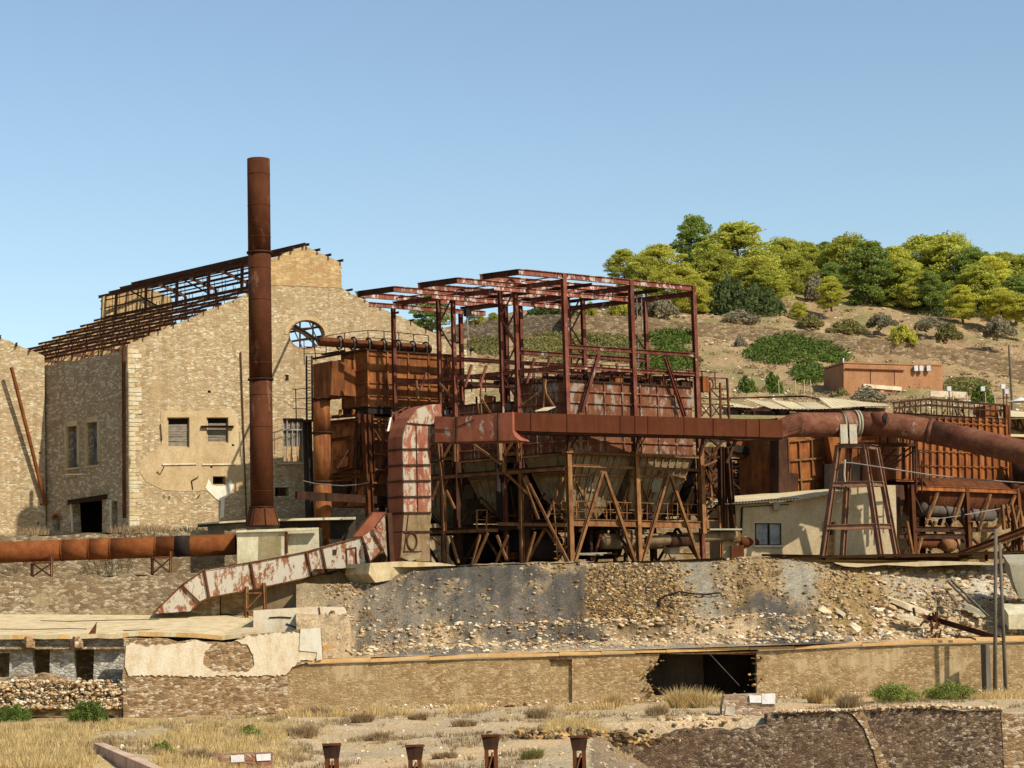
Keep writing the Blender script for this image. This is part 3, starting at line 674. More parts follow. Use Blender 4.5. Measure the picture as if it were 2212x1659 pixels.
# roof frame: purlins, monitor rails and trusses
M_ROOFR = metal('roof_frame_rust', c('#6a4534'), c('#4a3026'), c('#7f5a42'))
def pur(p, ext=.35, w_=.1, h=.14, t0=0.0, t1=1.0, mat=M_ROOFR, nm='purlin'):
    m = MB(); d = T.normalized(); m.bar(p - d * ext + T * t0, p + T * t1 + d * ext, w_, h, 'I'); return m.build(nm, mat, hall)
up_ = Vector((0, 0, .12))
for i in range(10):
    t = i / 9.3; pur(E0.lerp(MbL, t) + up_)
for i in range(9):
    t = (i + .5) / 9; pur(MbR.lerp(ER, t) + up_)
for t in (0, .3, .62, .95): pur(MtL.lerp(A0, t) + up_, w_=.14, h=.2)
for t in (.05, .35, .65, .98): pur(A0.lerp(MtR, t) + up_, w_=.12, h=.16)
H = MtL.z - MbL.z
for t in (.1, .5, .85): pur(MbL + Vector((0, 0, H * t)), .0, .08, .08, nm='monitor_rail'); pur(MbR + Vector((0, 0, H * t)), .0, .08, .08, nm='monitor_rail')
for k in (.14, .33, .52, .71, .9):
    m = MB(); o = T * k; e = [E0 + o, MbL + o, MtL + o, A0 + o, MtR + o, MbR + o, ER + o]
    for a, b in ((0, 1), (1, 2), (2, 3), (3, 4), (4, 5), (5, 6)): m.bar(e[a], e[b], .16, .2)
    m.bar(e[1], e[5], .1, .14); dz = Vector((0, 0, -1.3)); b0, b6 = E0 + o, ER + o; m.bar(b0, b6, .12, .14)
    for j in range(1, 6):
        t = j / 6; pt = e[0].lerp(e[1], t); bt = b0.lerp(b6, t * .32); m.bar(pt, bt, .07); m.bar(e[0].lerp(e[1], min(1, t + .16)), bt, .06)
        pt = e[6].lerp(e[5], t); bt = b6.lerp(b0, t * .32); m.bar(pt, bt, .07)
    m.build('truss', M_ROOFR, hall)
rr = random.Random(8); m = MB()
for i in range(46):
    t = (i + .5) / 46; a = MbL + T * t; hgt = H * rr.choice((1, 1, .6, .3)); m.bar(a + Vector((0, 0, H * rr.choice((0, 0, .3)))), a + Vector((0, 0, hgt)) + T.normalized() * rr.uniform(-.1, .1), .035)
    if i % 3 == 0: b = MbR + T * t; m.bar(b, b + Vector((0, 0, H)), .035)
m.build('glazing_bars', M_ROOFR, hall)
for t in (.3, .62): a = MbL + T * t; m = MB(); m.bar(a, a + T * .18 + Vector((0, 0, H)), .09); m.build('wind_brace', M_RUSTD, hall)

# ================================================================ annex at the far left
PA = Pl(98, 137.0, 0, 135.7); PA = PA.off(.25)
annex = root('stone_annex', 'sunlit stone gable at the left edge with a rusty pipe leaning on it', 'building', tuple(low(PA.on(98, 1100))))
p = ragged(PA.ons([(96, 769), (35, 743), (0, 731), (-90, 690)]), .5, .06, 3)
aw = [low(PA.on(99, 1150))] + p + [low(PA.on(-90, 1150))]
MB().slab(aw, -PA.n3 * .6, [rect(PA, '3', 315, 483, 330, 498), rect(PA, '3', 325, 898, 341, 914), rect(PA, '3', 300, 1053, 316, 1070)]).build('wall', M_GABLE, annex)
for x, y in ((0, 795), (133, 855), (240, 900)):
    m = MB(); a = PA.on(x, y, '1'); m.bar(a + PA.n3 * .3, a - PA.n3 * 9, .12, .2, 'I'); m.build('purlin', M_RUSTD, annex)
m = MB(); m.tube([PA.off(.9).on(92, 1040, '1'), PA.off(.25).on(372, 915, '3')], .13, 8); tag(m.build('leaning_pipe', M_PIPEL), 'long rusty pipe leaning slantwise against the left stone gable', 'pipe')

# ================================================================ terraces on the left
def wallstrip(name, label, x0, x1, Y, z0, z1, mat, thick=.8, seed=1, amp=.08, cat='wall', top=None):
    a = [Vector((x0, Y, z0)), Vector((x0, Y, z1))]; tp = ragged([Vector((x0, Y, z1)), Vector((x1, Y, z1))] if top is None else top, .4, amp, seed)
    o = MB().slab([Vector((x0, Y, z0))] + tp + [Vector((x1, Y, z0))], Vector((0, thick, 0))).build(name, mat)
    return tag(o, label, cat)
T2Z = 8.15
wallstrip('terrace_wall', 'weathered stone terrace wall behind the long rusty pipe', -64, -12.1, 123.9, T2Z - .5, UPZ, M_TERR, .9, 2)
m = MB(); cols = []
flatz('ledge', T2Z, -40, -12, 118.6, 124, M_GROUND, lambda x, y: mixc(tint('#b5a080'), tint('#9d917c'), fb((x, y, 4)) + .4), .8, .06, 'stony ledge the pipe trestles stand on')
wallstrip('terrace_wall', 'stained stone terrace wall under the ledge, left of the steel chute', -40, -17.6, 118.2, 5.6, T2Z + .02, M_TERR, .8, 3, .1)
wallstrip('terrace_wall', 'orange-stained wall under the white chute beside the slag slope', -17.55, -8.2, 118.35, 4.6, T2Z - .15, stone('stained_wall', [c('#a28a66'), c('#8e7452'), c('#b8a07a')], c('#94795a'), .6, .3, .06, stain=c('#b98a55'), plaster=c('#a48a66'), pl_at=.45), .8, 4, .12)

# ================================================================ left rusty pipeline and its trestles
PP = Pl(0, 120.4, 512, 121.0)
pl_ = root('pipeline', 'long orange-rusty pipe running level across the left side', 'pipe', tuple(Vector((PP.on(256, 1184).x, PP.on(256, 1184).y, T2Z))))
ctr = lambda x, z='3': PP.on(x, 1295 - 65 * x / 1920, z)
def tub(par, name, pts, r, mat, n=20):
    return MB().tube(pts, r, n).build(name, mat, par, True)
cuts = [-500, 505, 725, 900, 1265, 1915]
for a, b in zip(cuts[:-1], cuts[1:]): tub(pl_, 'pipe_section', [ctr(a + 4), ctr(b - 4)], .635, M_PIPEL)
for x in cuts[1:-1]: tub(pl_, 'flange', [ctr(x - 5), ctr(x + 5)], .665, M_PIPEL)
tub(pl_, 'burnt_band', [ctr(1420), ctr(1545)], .641, M_BLACK)
for o_ in pl_.children: 
    for p in o_.data.polygons: p.use_smooth = len(p.vertices) == 4
def trestle(x0, x1, ytop, lab):
    fpt = PP.on((x0 + x1) / 2, ytop, '3'); g = root('trestle', lab, 'trestle', (fpt.x, fpt.y, T2Z), 'steel trestles under the left pipeline')
    for off in (.75, -.75):
        P = PP.off(off); a, b = P.on(x0 + 15, ytop, '3'), P.on(x1 - 12, ytop - 4, '3')
        for q in (a, b): MB().bar(Vector((q.x, q.y, T2Z - .1)), q + Vector((0, 0, .35 if q is b and off > 0 else 0)), .14, .14, 'H').build('leg', M_LEG if q is b else M_RUSTD, g)
        a0, b0 = Vector((a.x, a.y, T2Z + .1)), Vector((b.x, b.y, T2Z + .1)); MB().bar(a, b, .12).build('top_beam', M_RUST, g)
        MB().bar(a, b0, .08).build('brace', M_RUSTD, g); MB().bar(b + Vector((0, 0, -.05)) + P.n3 * .09, a0 + P.n3 * .09, .08).build('brace', M_RUSTD, g)
trestle(245, 430, 1382, 'left one of two rusty trestles carrying the pipeline')
trestle(1218, 1395, 1338, 'rusty trestle under the pipeline beside the blackened band')

# ================================================================ chimney on its concrete block
PC = Pl(513, 118.9, 690, 119.6)
blk = root('concrete_block', 'weathered pale concrete block under the tall rusty chimney', 'plinth', (PC.on(560, 1200).x, PC.on(560, 1200).y, T2Z))
def cblock(par, name, pl, z, poly, depth, mat): return MB().slab(pl.ons(poly, z), -pl.n3 * depth).build(name, mat, par)
cblock(blk, 'block', PC, 'A', [(760, 432), (1150, 412), (1165, 432), (1165, 640), (1150, 800), (760, 800)], 3.2, M_CONC)
cblock(blk, 'block', PC.off(-.5), 'A', [(1140, 408), (1420, 405), (1425, 560), (1420, 780), (1140, 800)], 2.6, M_CONC)
patch(blk, 'stain', PC, 'A', [(935, 470), (1115, 465), (1120, 640), (930, 660)], plain('olive_concrete', c('#958660'), c('#7d6e4c'), c('#a89a74')), .02, .08, 4, .4)
MB().bar(PC.off(.05).on(1160, 440, 'A'), PC.off(.05).on(1160, 610, 'A'), .12).build('iron_strip', M_RUST, blk)
MB().slab(PC.off(.25).ons([(750, 428), (790, 425), (1150, 410), (1420, 402), (1420, 418), (1150, 432), (750, 442)], 'A'), -PC.n3 * .5).build('coping', M_CONC, blk)
CHB = PC.off(-1.45).on(566.5, 1136); ctop = PC.off(-1.45).on(552, 344)
chim = root('chimney', 'tall dark-rust steel chimney with two flanges and a flared foot', 'chimney', tuple(CHB))
def chz(v): return PC.off(-1.45).on(566, v).z
cx, cy = CHB.x, CHB.y
cxy = lambda z: Vector((cx + (z - CHB.z) * 0.002, cy, z))
zt = ctop.z; z1, z2, z3 = chz(546), chz(820), chz(1096)
m = MB(); n = 28
def shell(z0, z1_, r, n=28, nm='shaft', th=.03):
    m = MB(); m.tube([cxy(z0), cxy(z1_)], r, n, nm != 'shaft_top')
    return m.build('shaft', M_CHIM, chim, True)
def flat_caps(o):
    for p in o.data.polygons: p.use_smooth = len(p.vertices) == 4
for a, b, r_ in ((z3, z2, .70), (z2, z1, .70), (z1, zt, .70)): flat_caps(shell(a, b, r_))
flat_caps(MB().tube([cxy(zt - .4), cxy(zt - .4), cxy(zt)], [.72, .72, .72], 28, False).build('rim', M_CHIM, chim, True))
for k in range(11):
    zs_ = z3 + (zt - z3) * (k + .5) / 11; flat_caps(MB().tube([cxy(zs_ - .02), cxy(zs_ + .02)], .712, 28).build('seam', M_CHIM, chim, True))
for zf in (z1, z2, z3): flat_caps(MB().tube([cxy(zf - .05), cxy(zf + .05)], .79, 28).build('flange', M_RUSTD, chim, True))
zb = CHB.z; oct_ = [(cos(a), sin(a)) for a in [pi / 8 + i * pi / 4 for i in range(8)]]
b_ = [Vector((cx + 1.12 * x, cy + 1.12 * y, zb)) for x, y in oct_]; t_ = [Vector((cx + .80 * x, cy + .80 * y, z3 - .05)) for x, y in oct_]
MB().add(b_ + t_, [tuple(range(7, -1, -1)), tuple(range(8, 16))] + [(i, (i + 1) % 8, (i + 1) % 8 + 8, i + 8) for i in range(8)]).build('flared_foot', M_RUST, chim)
m = MB()
for a in (-1.25, -.3, -2.2): d_ = Vector((cos(a), sin(a), 0)); m.bar(Vector((cx, cy, zb)) + d_ * 1.1, Vector((cx, cy, z3 - .1)) + d_ * .78, .05, .18)
m.build('gusset', M_RUSTD, chim)
# small grey concrete kiosk behind the block
PK = Pl(450, 124.5, 690, 125.6)
ki = root('concrete_kiosk', 'low grey concrete hut with a flat slab roof behind the chimney block', 'hut', tuple(PK.on(520, 1220)))
cblock(ki, 'wall', PK.off(-.6), 'A', [(522, 385), (1100, 350), (1100, 800), (522, 830)], 3.0, M_CONCG); cblock(ki, 'shade_dark_wall', PK.off(-.65), 'A', [(1104, 345), (1720, 335), (1720, 800), (1104, 800)], 3.0, M_DARKIN)  # right wall slab coloured dark to stand for shade from above
cblock(ki, 'roof', PK.off(.4), 'A', [(440, 366), (900, 336), (1720, 316), (1720, 336), (900, 352), (440, 378)], 4.6, M_CONC)
# ================================================================ crane frame and hopper cells (the plant in the middle)
PR = Pl(1217, 119, 1497, 125)
PL = Pl(1217, 119, 845, 126.2)
C0 = PR.on(1217, 590); ZTOP = C0.z
dR, dL = PR.d3, PL.d3
if dL.x > 0: dL = -dL
RS = [0.0, (PR.on(1362, 700) - PR.on(1217, 700)).dot(dR), (PR.on(1497, 700) - PR.on(1217, 700)).dot(dR)]
def lpos(u): return abs((PL.on(u, 700) - PL.on(1217, 700)).dot(dL))
LS = [0.0, lpos(1111), lpos(1078), lpos(975), lpos(943), lpos(845)]
def G(r, l, z): p = Vector((C0.x, C0.y, 0)) + dR * r + dL * l; p.z = z; return p
def rowpl(l): return PR.off(0) if l == 0 else (lambda q: (setattr(q, 'a', PR.a + Vector((dL.x, dL.y)) * l), q)[1])(PR.off(0))
def colpl(r): return PL.off(0) if r == 0 else (lambda q: (setattr(q, 'a', PL.a + Vector((dR.x, dR.y)) * r), q)[1])(PL.off(0))
RU = Vector((dR.x, dR.y, 0))
frame = root('crane_frame', 'bare red steel frame of laced columns and overhead runway beams above the plant', 'steel frame', tuple(G(RS[1], LS[2], YARDZ)))
ZIN = colpl(0).on(1111, 612).z      # top of the inner columns, below the runway beams
def vcol(par, r, l, z0, z1, s_=.28, mat=M_FRAME, nm='column'):
    return MB().bar(G(r, l, z0), G(r, l, z1), s_, s_ * .95, 'H', up=RU).build(nm, mat, par)
BT = .30
for ri, r in enumerate(RS):
    vcol(frame, r, 0, YARDZ - .2, ZTOP - .02)
    for li, l in enumerate(LS[1:]):
        if li == 4 and ri == 2: continue
        if ri == 2 and li == 4: continue
        zlo = YARDZ - .2
        vcol(frame, r, l, zlo, ZTOP - .66, .24)
    # lacing between the twin columns
    for a, b in ((LS[1], LS[2]), (LS[3], LS[4])):
        z = 13.0; k = 0; m = MB()
        while z < ZTOP - 2.2:
            p, q = (a, b) if k % 2 else (b, a); off = RU * .0
            m.bar(G(r, p, z), G(r, q, z + 1.75), .08); z += 1.75; k += 1
        m.build('lacing', M_FRAME, frame)
# runway beams along R
def ln(u): return lpos(u)
q0 = PR.on(1120, 577); r_start = (q0 - C0).dot(dR)
def l_of(u1):   # position along L of a beam whose left end shows at picture column u1
    best = None
    for i in range(0, 1400):
        l = i * .01; p = G(r_start, l, ZTOP); uu = CU + FPX * (p - CAM).dot(rt) / (p - CAM).dot(fwd)
        if uu < u1: return l
    return 13
LB = [0.0] + [l_of(u) for u in (1037, 987, 903, 850, 768)]
ends = [RS[2] + .1, RS[2] - 1.9, RS[2] + .1, RS[2] - 2.2, RS[2], RS[1] + 1.5]
zc = ZTOP - .18
for l, e in zip(LB, ends):
    MB().bar(G(r_start, l, zc), G(e, l, zc), .22, .36, 'I').build('runway_beam', M_BEAM, frame)
for a in (0, 2, 4):
    for r in (r_start, ):
        MB().bar(G(r + .12, LB[a] + .1, zc + .02), G(r + .12, LB[a + 1] - .1, zc + .02), .2, .34, 'I').build('end_beam', M_RUSTD, frame)
    MB().bar(G(r_start + 3.0, LB[a] + .1, zc - .05), G(r_start + 3.0, LB[a + 1] - .1, zc - .05), .06).build('tie_rod', M_RUSTD, frame)
# cross beams over the columns, and lower rails
for ri, r in enumerate(RS):
    MB().bar(G(r, .1, ZTOP - .52), G(r, LS[5] if ri < 2 else LS[4], ZTOP - .52), .2, .3, 'I').build('cross_beam', M_FRAME, frame)
for r in (RS[0] + 2.4, RS[1] + 2.4):
    MB().bar(G(r, .2, ZTOP - .5), G(r, LS[4], ZTOP - .5), .14, .2, 'I').build('cross_beam', M_RUSTD, frame)
for l in (LB[1], LB[3], LB[5]):      # lower, shorter monorails
    MB().bar(G(r_start + .9, l - .1, ZTOP - .78), G(ends[LB.index(l)] - .2, l - .1, ZTOP - .78), .18, .3, 'I').build('monorail', M_BEAM, frame)
for (l, r) in ((LB[1], r_start + 2.2), (LB[1], RS[1] + 1.2), (LB[3], r_start + 3.1), (LB[3], RS[1] + .9), (LB[5], RS[0] + .8)):
    m = MB(); m.tube([G(r - .35, l - .1, ZTOP - .62), G(r - .3, l - .1, ZTOP - .3), G(r, l - .1, ZTOP - .1), G(r + .3, l - .1, ZTOP - .3), G(r + .35, l - .1, ZTOP - .62)], .05, 6)
    m.build('hanger', M_RUSTD, frame)
# side rails at mid height
zm = PR.on(1226, 749).z; zm2 = PR.on(1231, 793).z
def rr_(l, z, r0=0, r1=None, w_=.2, h=.26, nm='rail', mat=M_FRAME): return MB().bar(G(r0, l, z), G(RS[2] if r1 is None else r1, l, z), w_, h, 'I').build(nm, mat, frame)
rr_(-.02, zm, .1); rr_(-.02, zm2, .1, h=.22); rr_(LS[1], zm, .1, None); rr_(LS[1], zm2 + .1, .1, None, h=.2)
rr_(LS[3], zm, .0, RS[2]); rr_(LS[4], zm2 + .3, .0, RS[2]); rr_(LS[5], zm2 + .3, .0, RS[2] - 1)
for r in RS: MB().bar(G(r, .1, zm2), G(r, LS[5], zm2), .16, .24, 'I').build('cross_beam', M_FRAME, frame)
# knee braces drawn on the front plane
mem(frame, 'brace', M_FRAME, PR.off(.22), '6', [(812, 905, 650, 1462), (1432, 950, 1612, 1500)], .2, .2, 'H')
mem(frame, 'brace', M_FRAME, rowpl(LS[1]), '6', [(350, 965, 268, 1210), (210, 960, 120, 1240), (830, 1010, 880, 1180), (975, 1010, 1010, 1120)], .14)
mem(frame, 'brace', M_FRAME, rowpl(LS[1]), '5', [(1470, 1110, 1400, 1320), (1320, 1100, 1250, 1330)], .14)
mem(frame, 'brace', M_FRAME, rowpl(LS[3]), '5', [(860, 1180, 800, 1360)], .12)
mem(frame, 'brace', M_LEG, PL.off(.15), '6', [(315, 1150, 290, 1440), (318, 1290, 400, 1420), (230, 1290, 60, 1420), (300, 1170, 320, 1300)], .1)
mem(frame, 'brace', M_LEG, PL.off(.15), '5', [(1410, 1230, 1420, 1600), (1425, 1450, 1510, 1590), (1385, 1500, 1400, 1600), (1005, 1300, 1120, 1420), (760, 1260, 780, 1450)], .1)
mem(frame, 'chain', M_CABLE, rowpl(LS[2]), '5', [(1268, 520, 1290, 1010), (1279, 520, 1282, 1010)], .05)
mem(frame, 'hoist_hook', M_BLACK, rowpl(LS[2]), '5', [(1270, 520, 1272, 610)], .3)
mem(frame, 'chain', M_CABLE, rowpl(LS[1]), '6', [(1165, 400, 1185, 1070), (1210, 400, 1215, 700)], .045)
tow = root('plant_platform', 'cluttered catwalk with railings, valves and rods on top of the hopper cells', 'catwalk', tuple(G(RS[1], LS[1] / 2, PR.on(1228, 822).z)))

# ---- the three long cells
ZB1 = PR.on(1228, 821).z; ZB0 = PR.on(1232, 976).z
cells = [(.22, LS[1] - .1), (LS[2] + .1, LS[3] - .1), (LS[4] + .1, LS[5] - .2)]
R0, R1 = .22, RS[2] - .22
cell_labels = ['nearest mottled red steel hopper cell with ribbed sides, right behind the long brown duct',
               'middle rusty hopper cell in the row, hoppers in deep shade', 'farthest hopper cell of the row, behind the peeling elbow duct']
for ci, (l0, l1) in enumerate(cells):
    zt_ = ZB1 + (.0 if ci == 0 else -.95)
    cell = root('hopper_cell', cell_labels[ci], 'hopper', tuple(G((R0 + R1) / 2, (l0 + l1) / 2, YARDZ)), 'hopper cells under the crane frame')
    a, b, c_, d = [G(r, l, ZB0) for r, l in ((R0, l0), (R1, l0), (R1, l1), (R0, l1))]
    MB().obox(a, dR * (R1 - R0), dL * (l1 - l0), Vector((0, 0, zt_ - ZB0))).build('casing', M_BOXR, cell)
    # ribs
    hz = [ZB0 + (zt_ - ZB0) * t for t in (.0, .16, .34, .52, .70, .86, 1.0)]
    for z in hz:
        m = MB(); 
        for p, q in ((G(R0 - .06, l0 - .06, z), G(R1 + .06, l0 - .06, z)), (G(R0 - .06, l0 - .06, z), G(R0 - .06, l1 + .06, z))):
            MB().bar(p, q, .12, .09).build('rib', M_RUSTD if z in (hz[0], hz[-1]) else M_BOXR, cell)
    for k in range(1, 7):
        r = R0 + (R1 - R0) * k / 7; MB().bar(G(r, l0 - .05, ZB0 + .06), G(r, l0 - .05, zt_ - .06), .08, .1).build('stiffener', M_BOXR, cell)
    for k in range(0, 4):
        l = l0 + (l1 - l0) * k / 3; MB().bar(G(R0 - .05, l, ZB0 + .06), G(R0 - .05, l, zt_ - .06), .1, .08).build('stiffener', M_BOXR, cell)
    # hoppers: two inverted pyramids per cell, in two stages
    half = (R1 - R0) / 2
    for hk in range(2):
        ra, rb = R0 + half * hk + .05, R0 + half * (hk + 1) - .05; H1 = 2.75; H2 = 1.5; cr, cl = (ra + rb) / 2, (l0 + l1) / 2
        hop = None
        def ringp(t, z): tr = {1: 1, .42: .78, .13: .3}[t]; return [G(cr + (ra - cr) * tr, cl + (l0 - cl) * t, z), G(cr + (rb - cr) * tr, cl + (l0 - cl) * t, z), G(cr + (rb - cr) * tr, cl + (l1 - cl) * t, z), G(cr + (ra - cr) * tr, cl + (l1 - cl) * t, z)]
        zz = [ZB0 - .06, ZB0 - H1, ZB0 - H1 - H2]; ts = [1, .42, .13]
        m = MB(); vs = ringp(ts[0], zz[0]) + ringp(ts[1], zz[1]) + ringp(ts[2], zz[2])
        m.add(vs, [(0, 1, 2, 3)] + [(i, (i + 1) % 4, (i + 1) % 4 + 4, i + 4) for i in range(4)] + [(i + 4, (i + 1) % 4 + 4, (i + 1) % 4 + 8, i + 8) for i in range(4)] + [(11, 10, 9, 8)])
        hop = m.build('funnel', M_OLIVE, cell)
        nr = 8
        for k in range(nr + 1):
            t = k / nr; s0 = vs[0].lerp(vs[1], t); s1 = vs[4].lerp(vs[5], t); o_ = Vector((PR.n.x, PR.n.y, -.3)) * .05
            x = MB().bar(s0 + o_, s1 + o_, .09, .09).build('rib', M_OLIVE, cell); x.parent = hop
            if k % 2 == 0:
                s0 = vs[0].lerp(vs[3], t); s1 = vs[4].lerp(vs[7], t); o_ = Vector((PL.n.x, PL.n.y, -.3)) * .05
                x = MB().bar(s0 + o_, s1 + o_, .09, .09).build('rib', M_OLIVE, cell); x.parent = hop
        for t, nm in ((.48, 'lip'), (.02, 'lip')):
            for i, j in ((0, 1), (0, 3)):
                p = vs[i].lerp(vs[i + 4], t); q = vs[j].lerp(vs[j + 4], t); nn = (PR.n3 if j == 1 else PL.n3) * .1
                x = MB().bar(p + nn, q + nn, .16, .12).build(nm, M_LEG, cell); x.parent = hop
        # round hatch with bolts on the front face
        mid = (vs[0] + vs[1]) / 2 * .36 + (vs[4] + vs[5]) / 2 * .64; ex = dR; ey = ((vs[4] + vs[5]) / 2 - (vs[0] + vs[1]) / 2).normalized(); nn = ex.cross(ey).normalized()
        if nn.y > 0: nn = -nn
        x = MB().obox(mid - ex * .38 - ey * .5 + nn * .02, ex * .76, ey * 1.0, nn * .09).build('hatch', M_CONCG, cell); x.parent = hop
        m = MB().tube([G(cr, cl, zz[2]), G(cr, cl, zz[2] - .5)], .22, 10).build('outlet', M_RUSTD, cell); m.parent = hop
# platform rods, rails and valves on top of the cells
rr = random.Random(12)
for l in (.1, LS[1] + .1, LS[2] - .1, LS[3]):
    for z in (.55, 1.05): MB().bar(G(.1, l, ZB1 + z), G(RS[2] + 1.8, l, ZB1 + z), .05).build('handrail', M_RUSTD, tow)
    for k in range(12):
        r = .2 + k * (RS[2] + 1.5) / 11; MB().bar(G(r, l, ZB1), G(r, l, ZB1 + 1.05), .05).build('post', M_RUSTD, tow)
for i in range(120):
    l = rr.choice((.5, 1.2, 2.0, LS[1], LS[2] + .5, LS[2] + 1.4, LS[3])); r = rr.uniform(.2, RS[2]); hgt = rr.uniform(.25, .85); k = rr.random()
    p = G(r, l, ZB1 - (.9 if l > LS[1] else 0))
    if k < .4: MB().tube([p, p + Vector((0, 0, hgt))], .07, 7).build('valve', M_RUSTD, tow)
    elif k < .7: MB().bar(p + Vector((0, 0, .1)), G(r + rr.uniform(-.5, .5), l + rr.uniform(-.4, .4), ZB1 + hgt + .3), .07).build('rod', M_RUST, tow)
    else: MB().cbox(p + Vector((0, 0, hgt * .3)), .5, .35, hgt * .6, .6).build('valve_box', M_RUSTD if rr.random() < .6 else M_RUSTO, tow)
for l in (.9, 1.9, LS[2] + .9, LS[3] - .3):
    MB().tube([G(.3, l, ZB1 + .35), G(RS[2] + rr.uniform(-.5, 1.6), l, ZB1 + .4)], .09, 8).build('gas_pipe', M_RUSTD, tow)
redt = root('red_drum', 'bright red drum lying among railings at the right end of the catwalk', 'drum', tuple(G(RS[1] + 1, LS[1] + .3, ZB1)))
tk = [G(RS[1] + .9, LS[1] + .5, ZB1 + .62), G(RS[2] - .3, LS[1] + .5, ZB1 + .62)]
flat_caps(MB().tube(tk, .42, 18).build('drum', M_REDP, redt, True))
for p in tk: MB().cbox(p - Vector((0, 0, .5)), .3, .5, .22, .6).build('saddle', M_RUSTD, redt)
# right end bay: open stair bay with wheel
P = PR.off(-.2)
mem(tow, 'post', M_RUST, P, '6', [(1750, 1140, 1765, 1500), (1845, 1180, 1860, 1510), (1945, 1185, 1950, 1520), (2010, 1140, 2030, 1520)], .11)
mem(tow, 'handrail', M_RUSTD, P, '6', [(1750, 1135, 2010, 1145), (1760, 1235, 2020, 1245), (1760, 1330, 2040, 1345), (1765, 1380, 2070, 1400)], .07)
mem(tow, 'brace', M_RUSTD, P, '6', [(1770, 1390, 1860, 1510), (1870, 1390, 1950, 1500), (1950, 1390, 1870, 1500), (1960, 1400, 2020, 1500), (1770, 1500, 1850, 1400), (1850, 1240, 1940, 1330)], .06)
w0 = P.on(1835, 1200, '6'); MB().tube([w0 + dR * (.42 * cos(a)) + Vector((0, 0, .42 * sin(a))) for a in [i * pi / 8 for i in range(17)]], .05, 6, False).build('hand_wheel', M_RUST, tow)
MB().cbox(P.on(1790, 1200, '6'), .5, .5, 1.0, .6).build('valve_box', M_RUSTO, tow)
# small beige plate lying on the duct
PD = Pl(1107, 116.2, 1697, 122.4)
m = MB().slab([PD.on(215, 1452, '6'), PD.on(330, 1446, '6'), PD.off(-1.3).on(410, 1412, '6'), PD.off(-1.3).on(300, 1420, '6')], Vector((0, 0, .03)))
tag(m.build('loose_plate', M_PLANK), 'pale square sheet lying loose on top of the long brown duct', 'sheet')

# ---- supporting frame below the cells (front face)
base = root('hopper_supports', 'orange-brown steel supports with V-shaped braces carrying the hoppers', 'steel frame', tuple(G(RS[1], 0, YARDZ)))
PF = PR.off(.42)
zq0 = PF.on(235, 1050, '8').z; zd_ = PF.on(235, 1128, '8').z
def footcol(par, pl, z, x, y0, x1, y1, s_, mat):
    a, b = pl.on(x, y0, z), pl.on(x1, y1, z); return MB().bar(Vector((a.x, a.y, b.z)), a, s_, s_, 'H', up=RU).build('column', mat, par)
for l_, za_ in ((LS[5] + .3, zq0), (LS[2] + .2, zq0)): MB().slab([G(-.4, l_, za_), G(RS[2] + .2, l_, za_), G(RS[2] + .2, l_, ZB0 - .3), G(-.4, l_, ZB0 - .3)], dL * .08).build('added_dark_plate', M_BLACK, base)  # black plates added to keep the space below the hoppers dark
MB().slab([G(RS[2] + .35, .6, zq0), G(RS[2] + .35, LS[5], zq0), G(RS[2] + .35, LS[5], ZB0), G(RS[2] + .35, .6, ZB0)], dR * .06).build('added_dark_plate', M_BLACK, base)  # end plate, likewise added to hide the sunlit bank wall
for r, l, rad, ln_ in ((.8, LS[2] + .3, .95, 3.2), (5.2, LS[2] + .2, .8, 3.5), (1.0, LS[4], .9, 4.0)): tub(base, 'added_dark_drum', [G(r, l, YARDZ + 1.15), G(r + ln_, l, YARDZ + 1.15)], rad, M_BLACK, 16)  # black drums added in front of the sunlit bank wall
rq = random.Random(55)
for i in range(95):
    r = rq.uniform(-.2, RS[2] + 1.5); l = rq.uniform(.2, LS[3]); z = rq.choice((YARDZ + .3, zd_ + .35, zd_ + .35, YARDZ + 1.5)); k = rq.random()
    if k < .45: MB().bar(G(r, l, z), G(r + rq.uniform(-1.2, 1.2), l + rq.uniform(-.6, .6), z + rq.uniform(.6, 2.2)), rq.uniform(.05, .1)).build('strut', rq.choice((M_LEG, M_RUST, M_RUSTD)), base)
    elif k < .75: MB().bar(G(r, l, z + .3), G(r + rq.uniform(1, 3.2), l, z + .3 + rq.uniform(-.05, .05)), rq.uniform(.05, .12)).build('pipe_run', rq.choice((M_RUSTD, M_LEG, M_CONCG)), base)
    else: MB().cbox(G(r, l, z + .3), rq.uniform(.2, .7), rq.uniform(.2, .5), rq.uniform(.3, .8), .6).build('machine_box', rq.choice((M_RUSTD, M_BLACK, M_RUST)), base)
footcol(base, PF, '8', 190, 490, 222, 1480, .3, M_LEG); footcol(base, PF, '8', 780, 515, 808, 1480, .3, M_LEG); footcol(base, PF, '8', 1340, 480, 1370, 1225, .3, M_LEG)
for x, y in ((185, 505), (778, 530)): MB().cbox(PF.on(x, y, '8'), .5, .5, .28, .6).build('column_cap', M_LEG, base)
mem(base, 'beam', M_LEG, PF.off(.02), '8', [(215, 515, 770, 545), (800, 545, 1325, 562), (225, 632, 775, 655), (805, 652, 1322, 675)], .12, .15, 'I')
mem(base, 'main_beam', M_LEG, PF.off(-.05), '8', [(235, 1128, 785, 1138), (815, 1138, 1335, 1150)], .22, .42, 'I')
mem(base, 'brace', M_LEG, PF.off(.2), '8', [(492, 680, 250, 1470), (505, 690, 772, 1470), (1062, 700, 838, 1470), (1075, 710, 1330, 1455)], .2, .17, 'H')
mem(base, 'brace', M_LEG, PF.off(-1.2), '8', [(235, 725, 430, 1110), (165, 690, 10, 1085), (755, 705, 610, 1090), (805, 725, 940, 1080), (1315, 735, 1165, 1090), (1310, 800, 1230, 1080), (700, 840, 650, 1080)], .13)
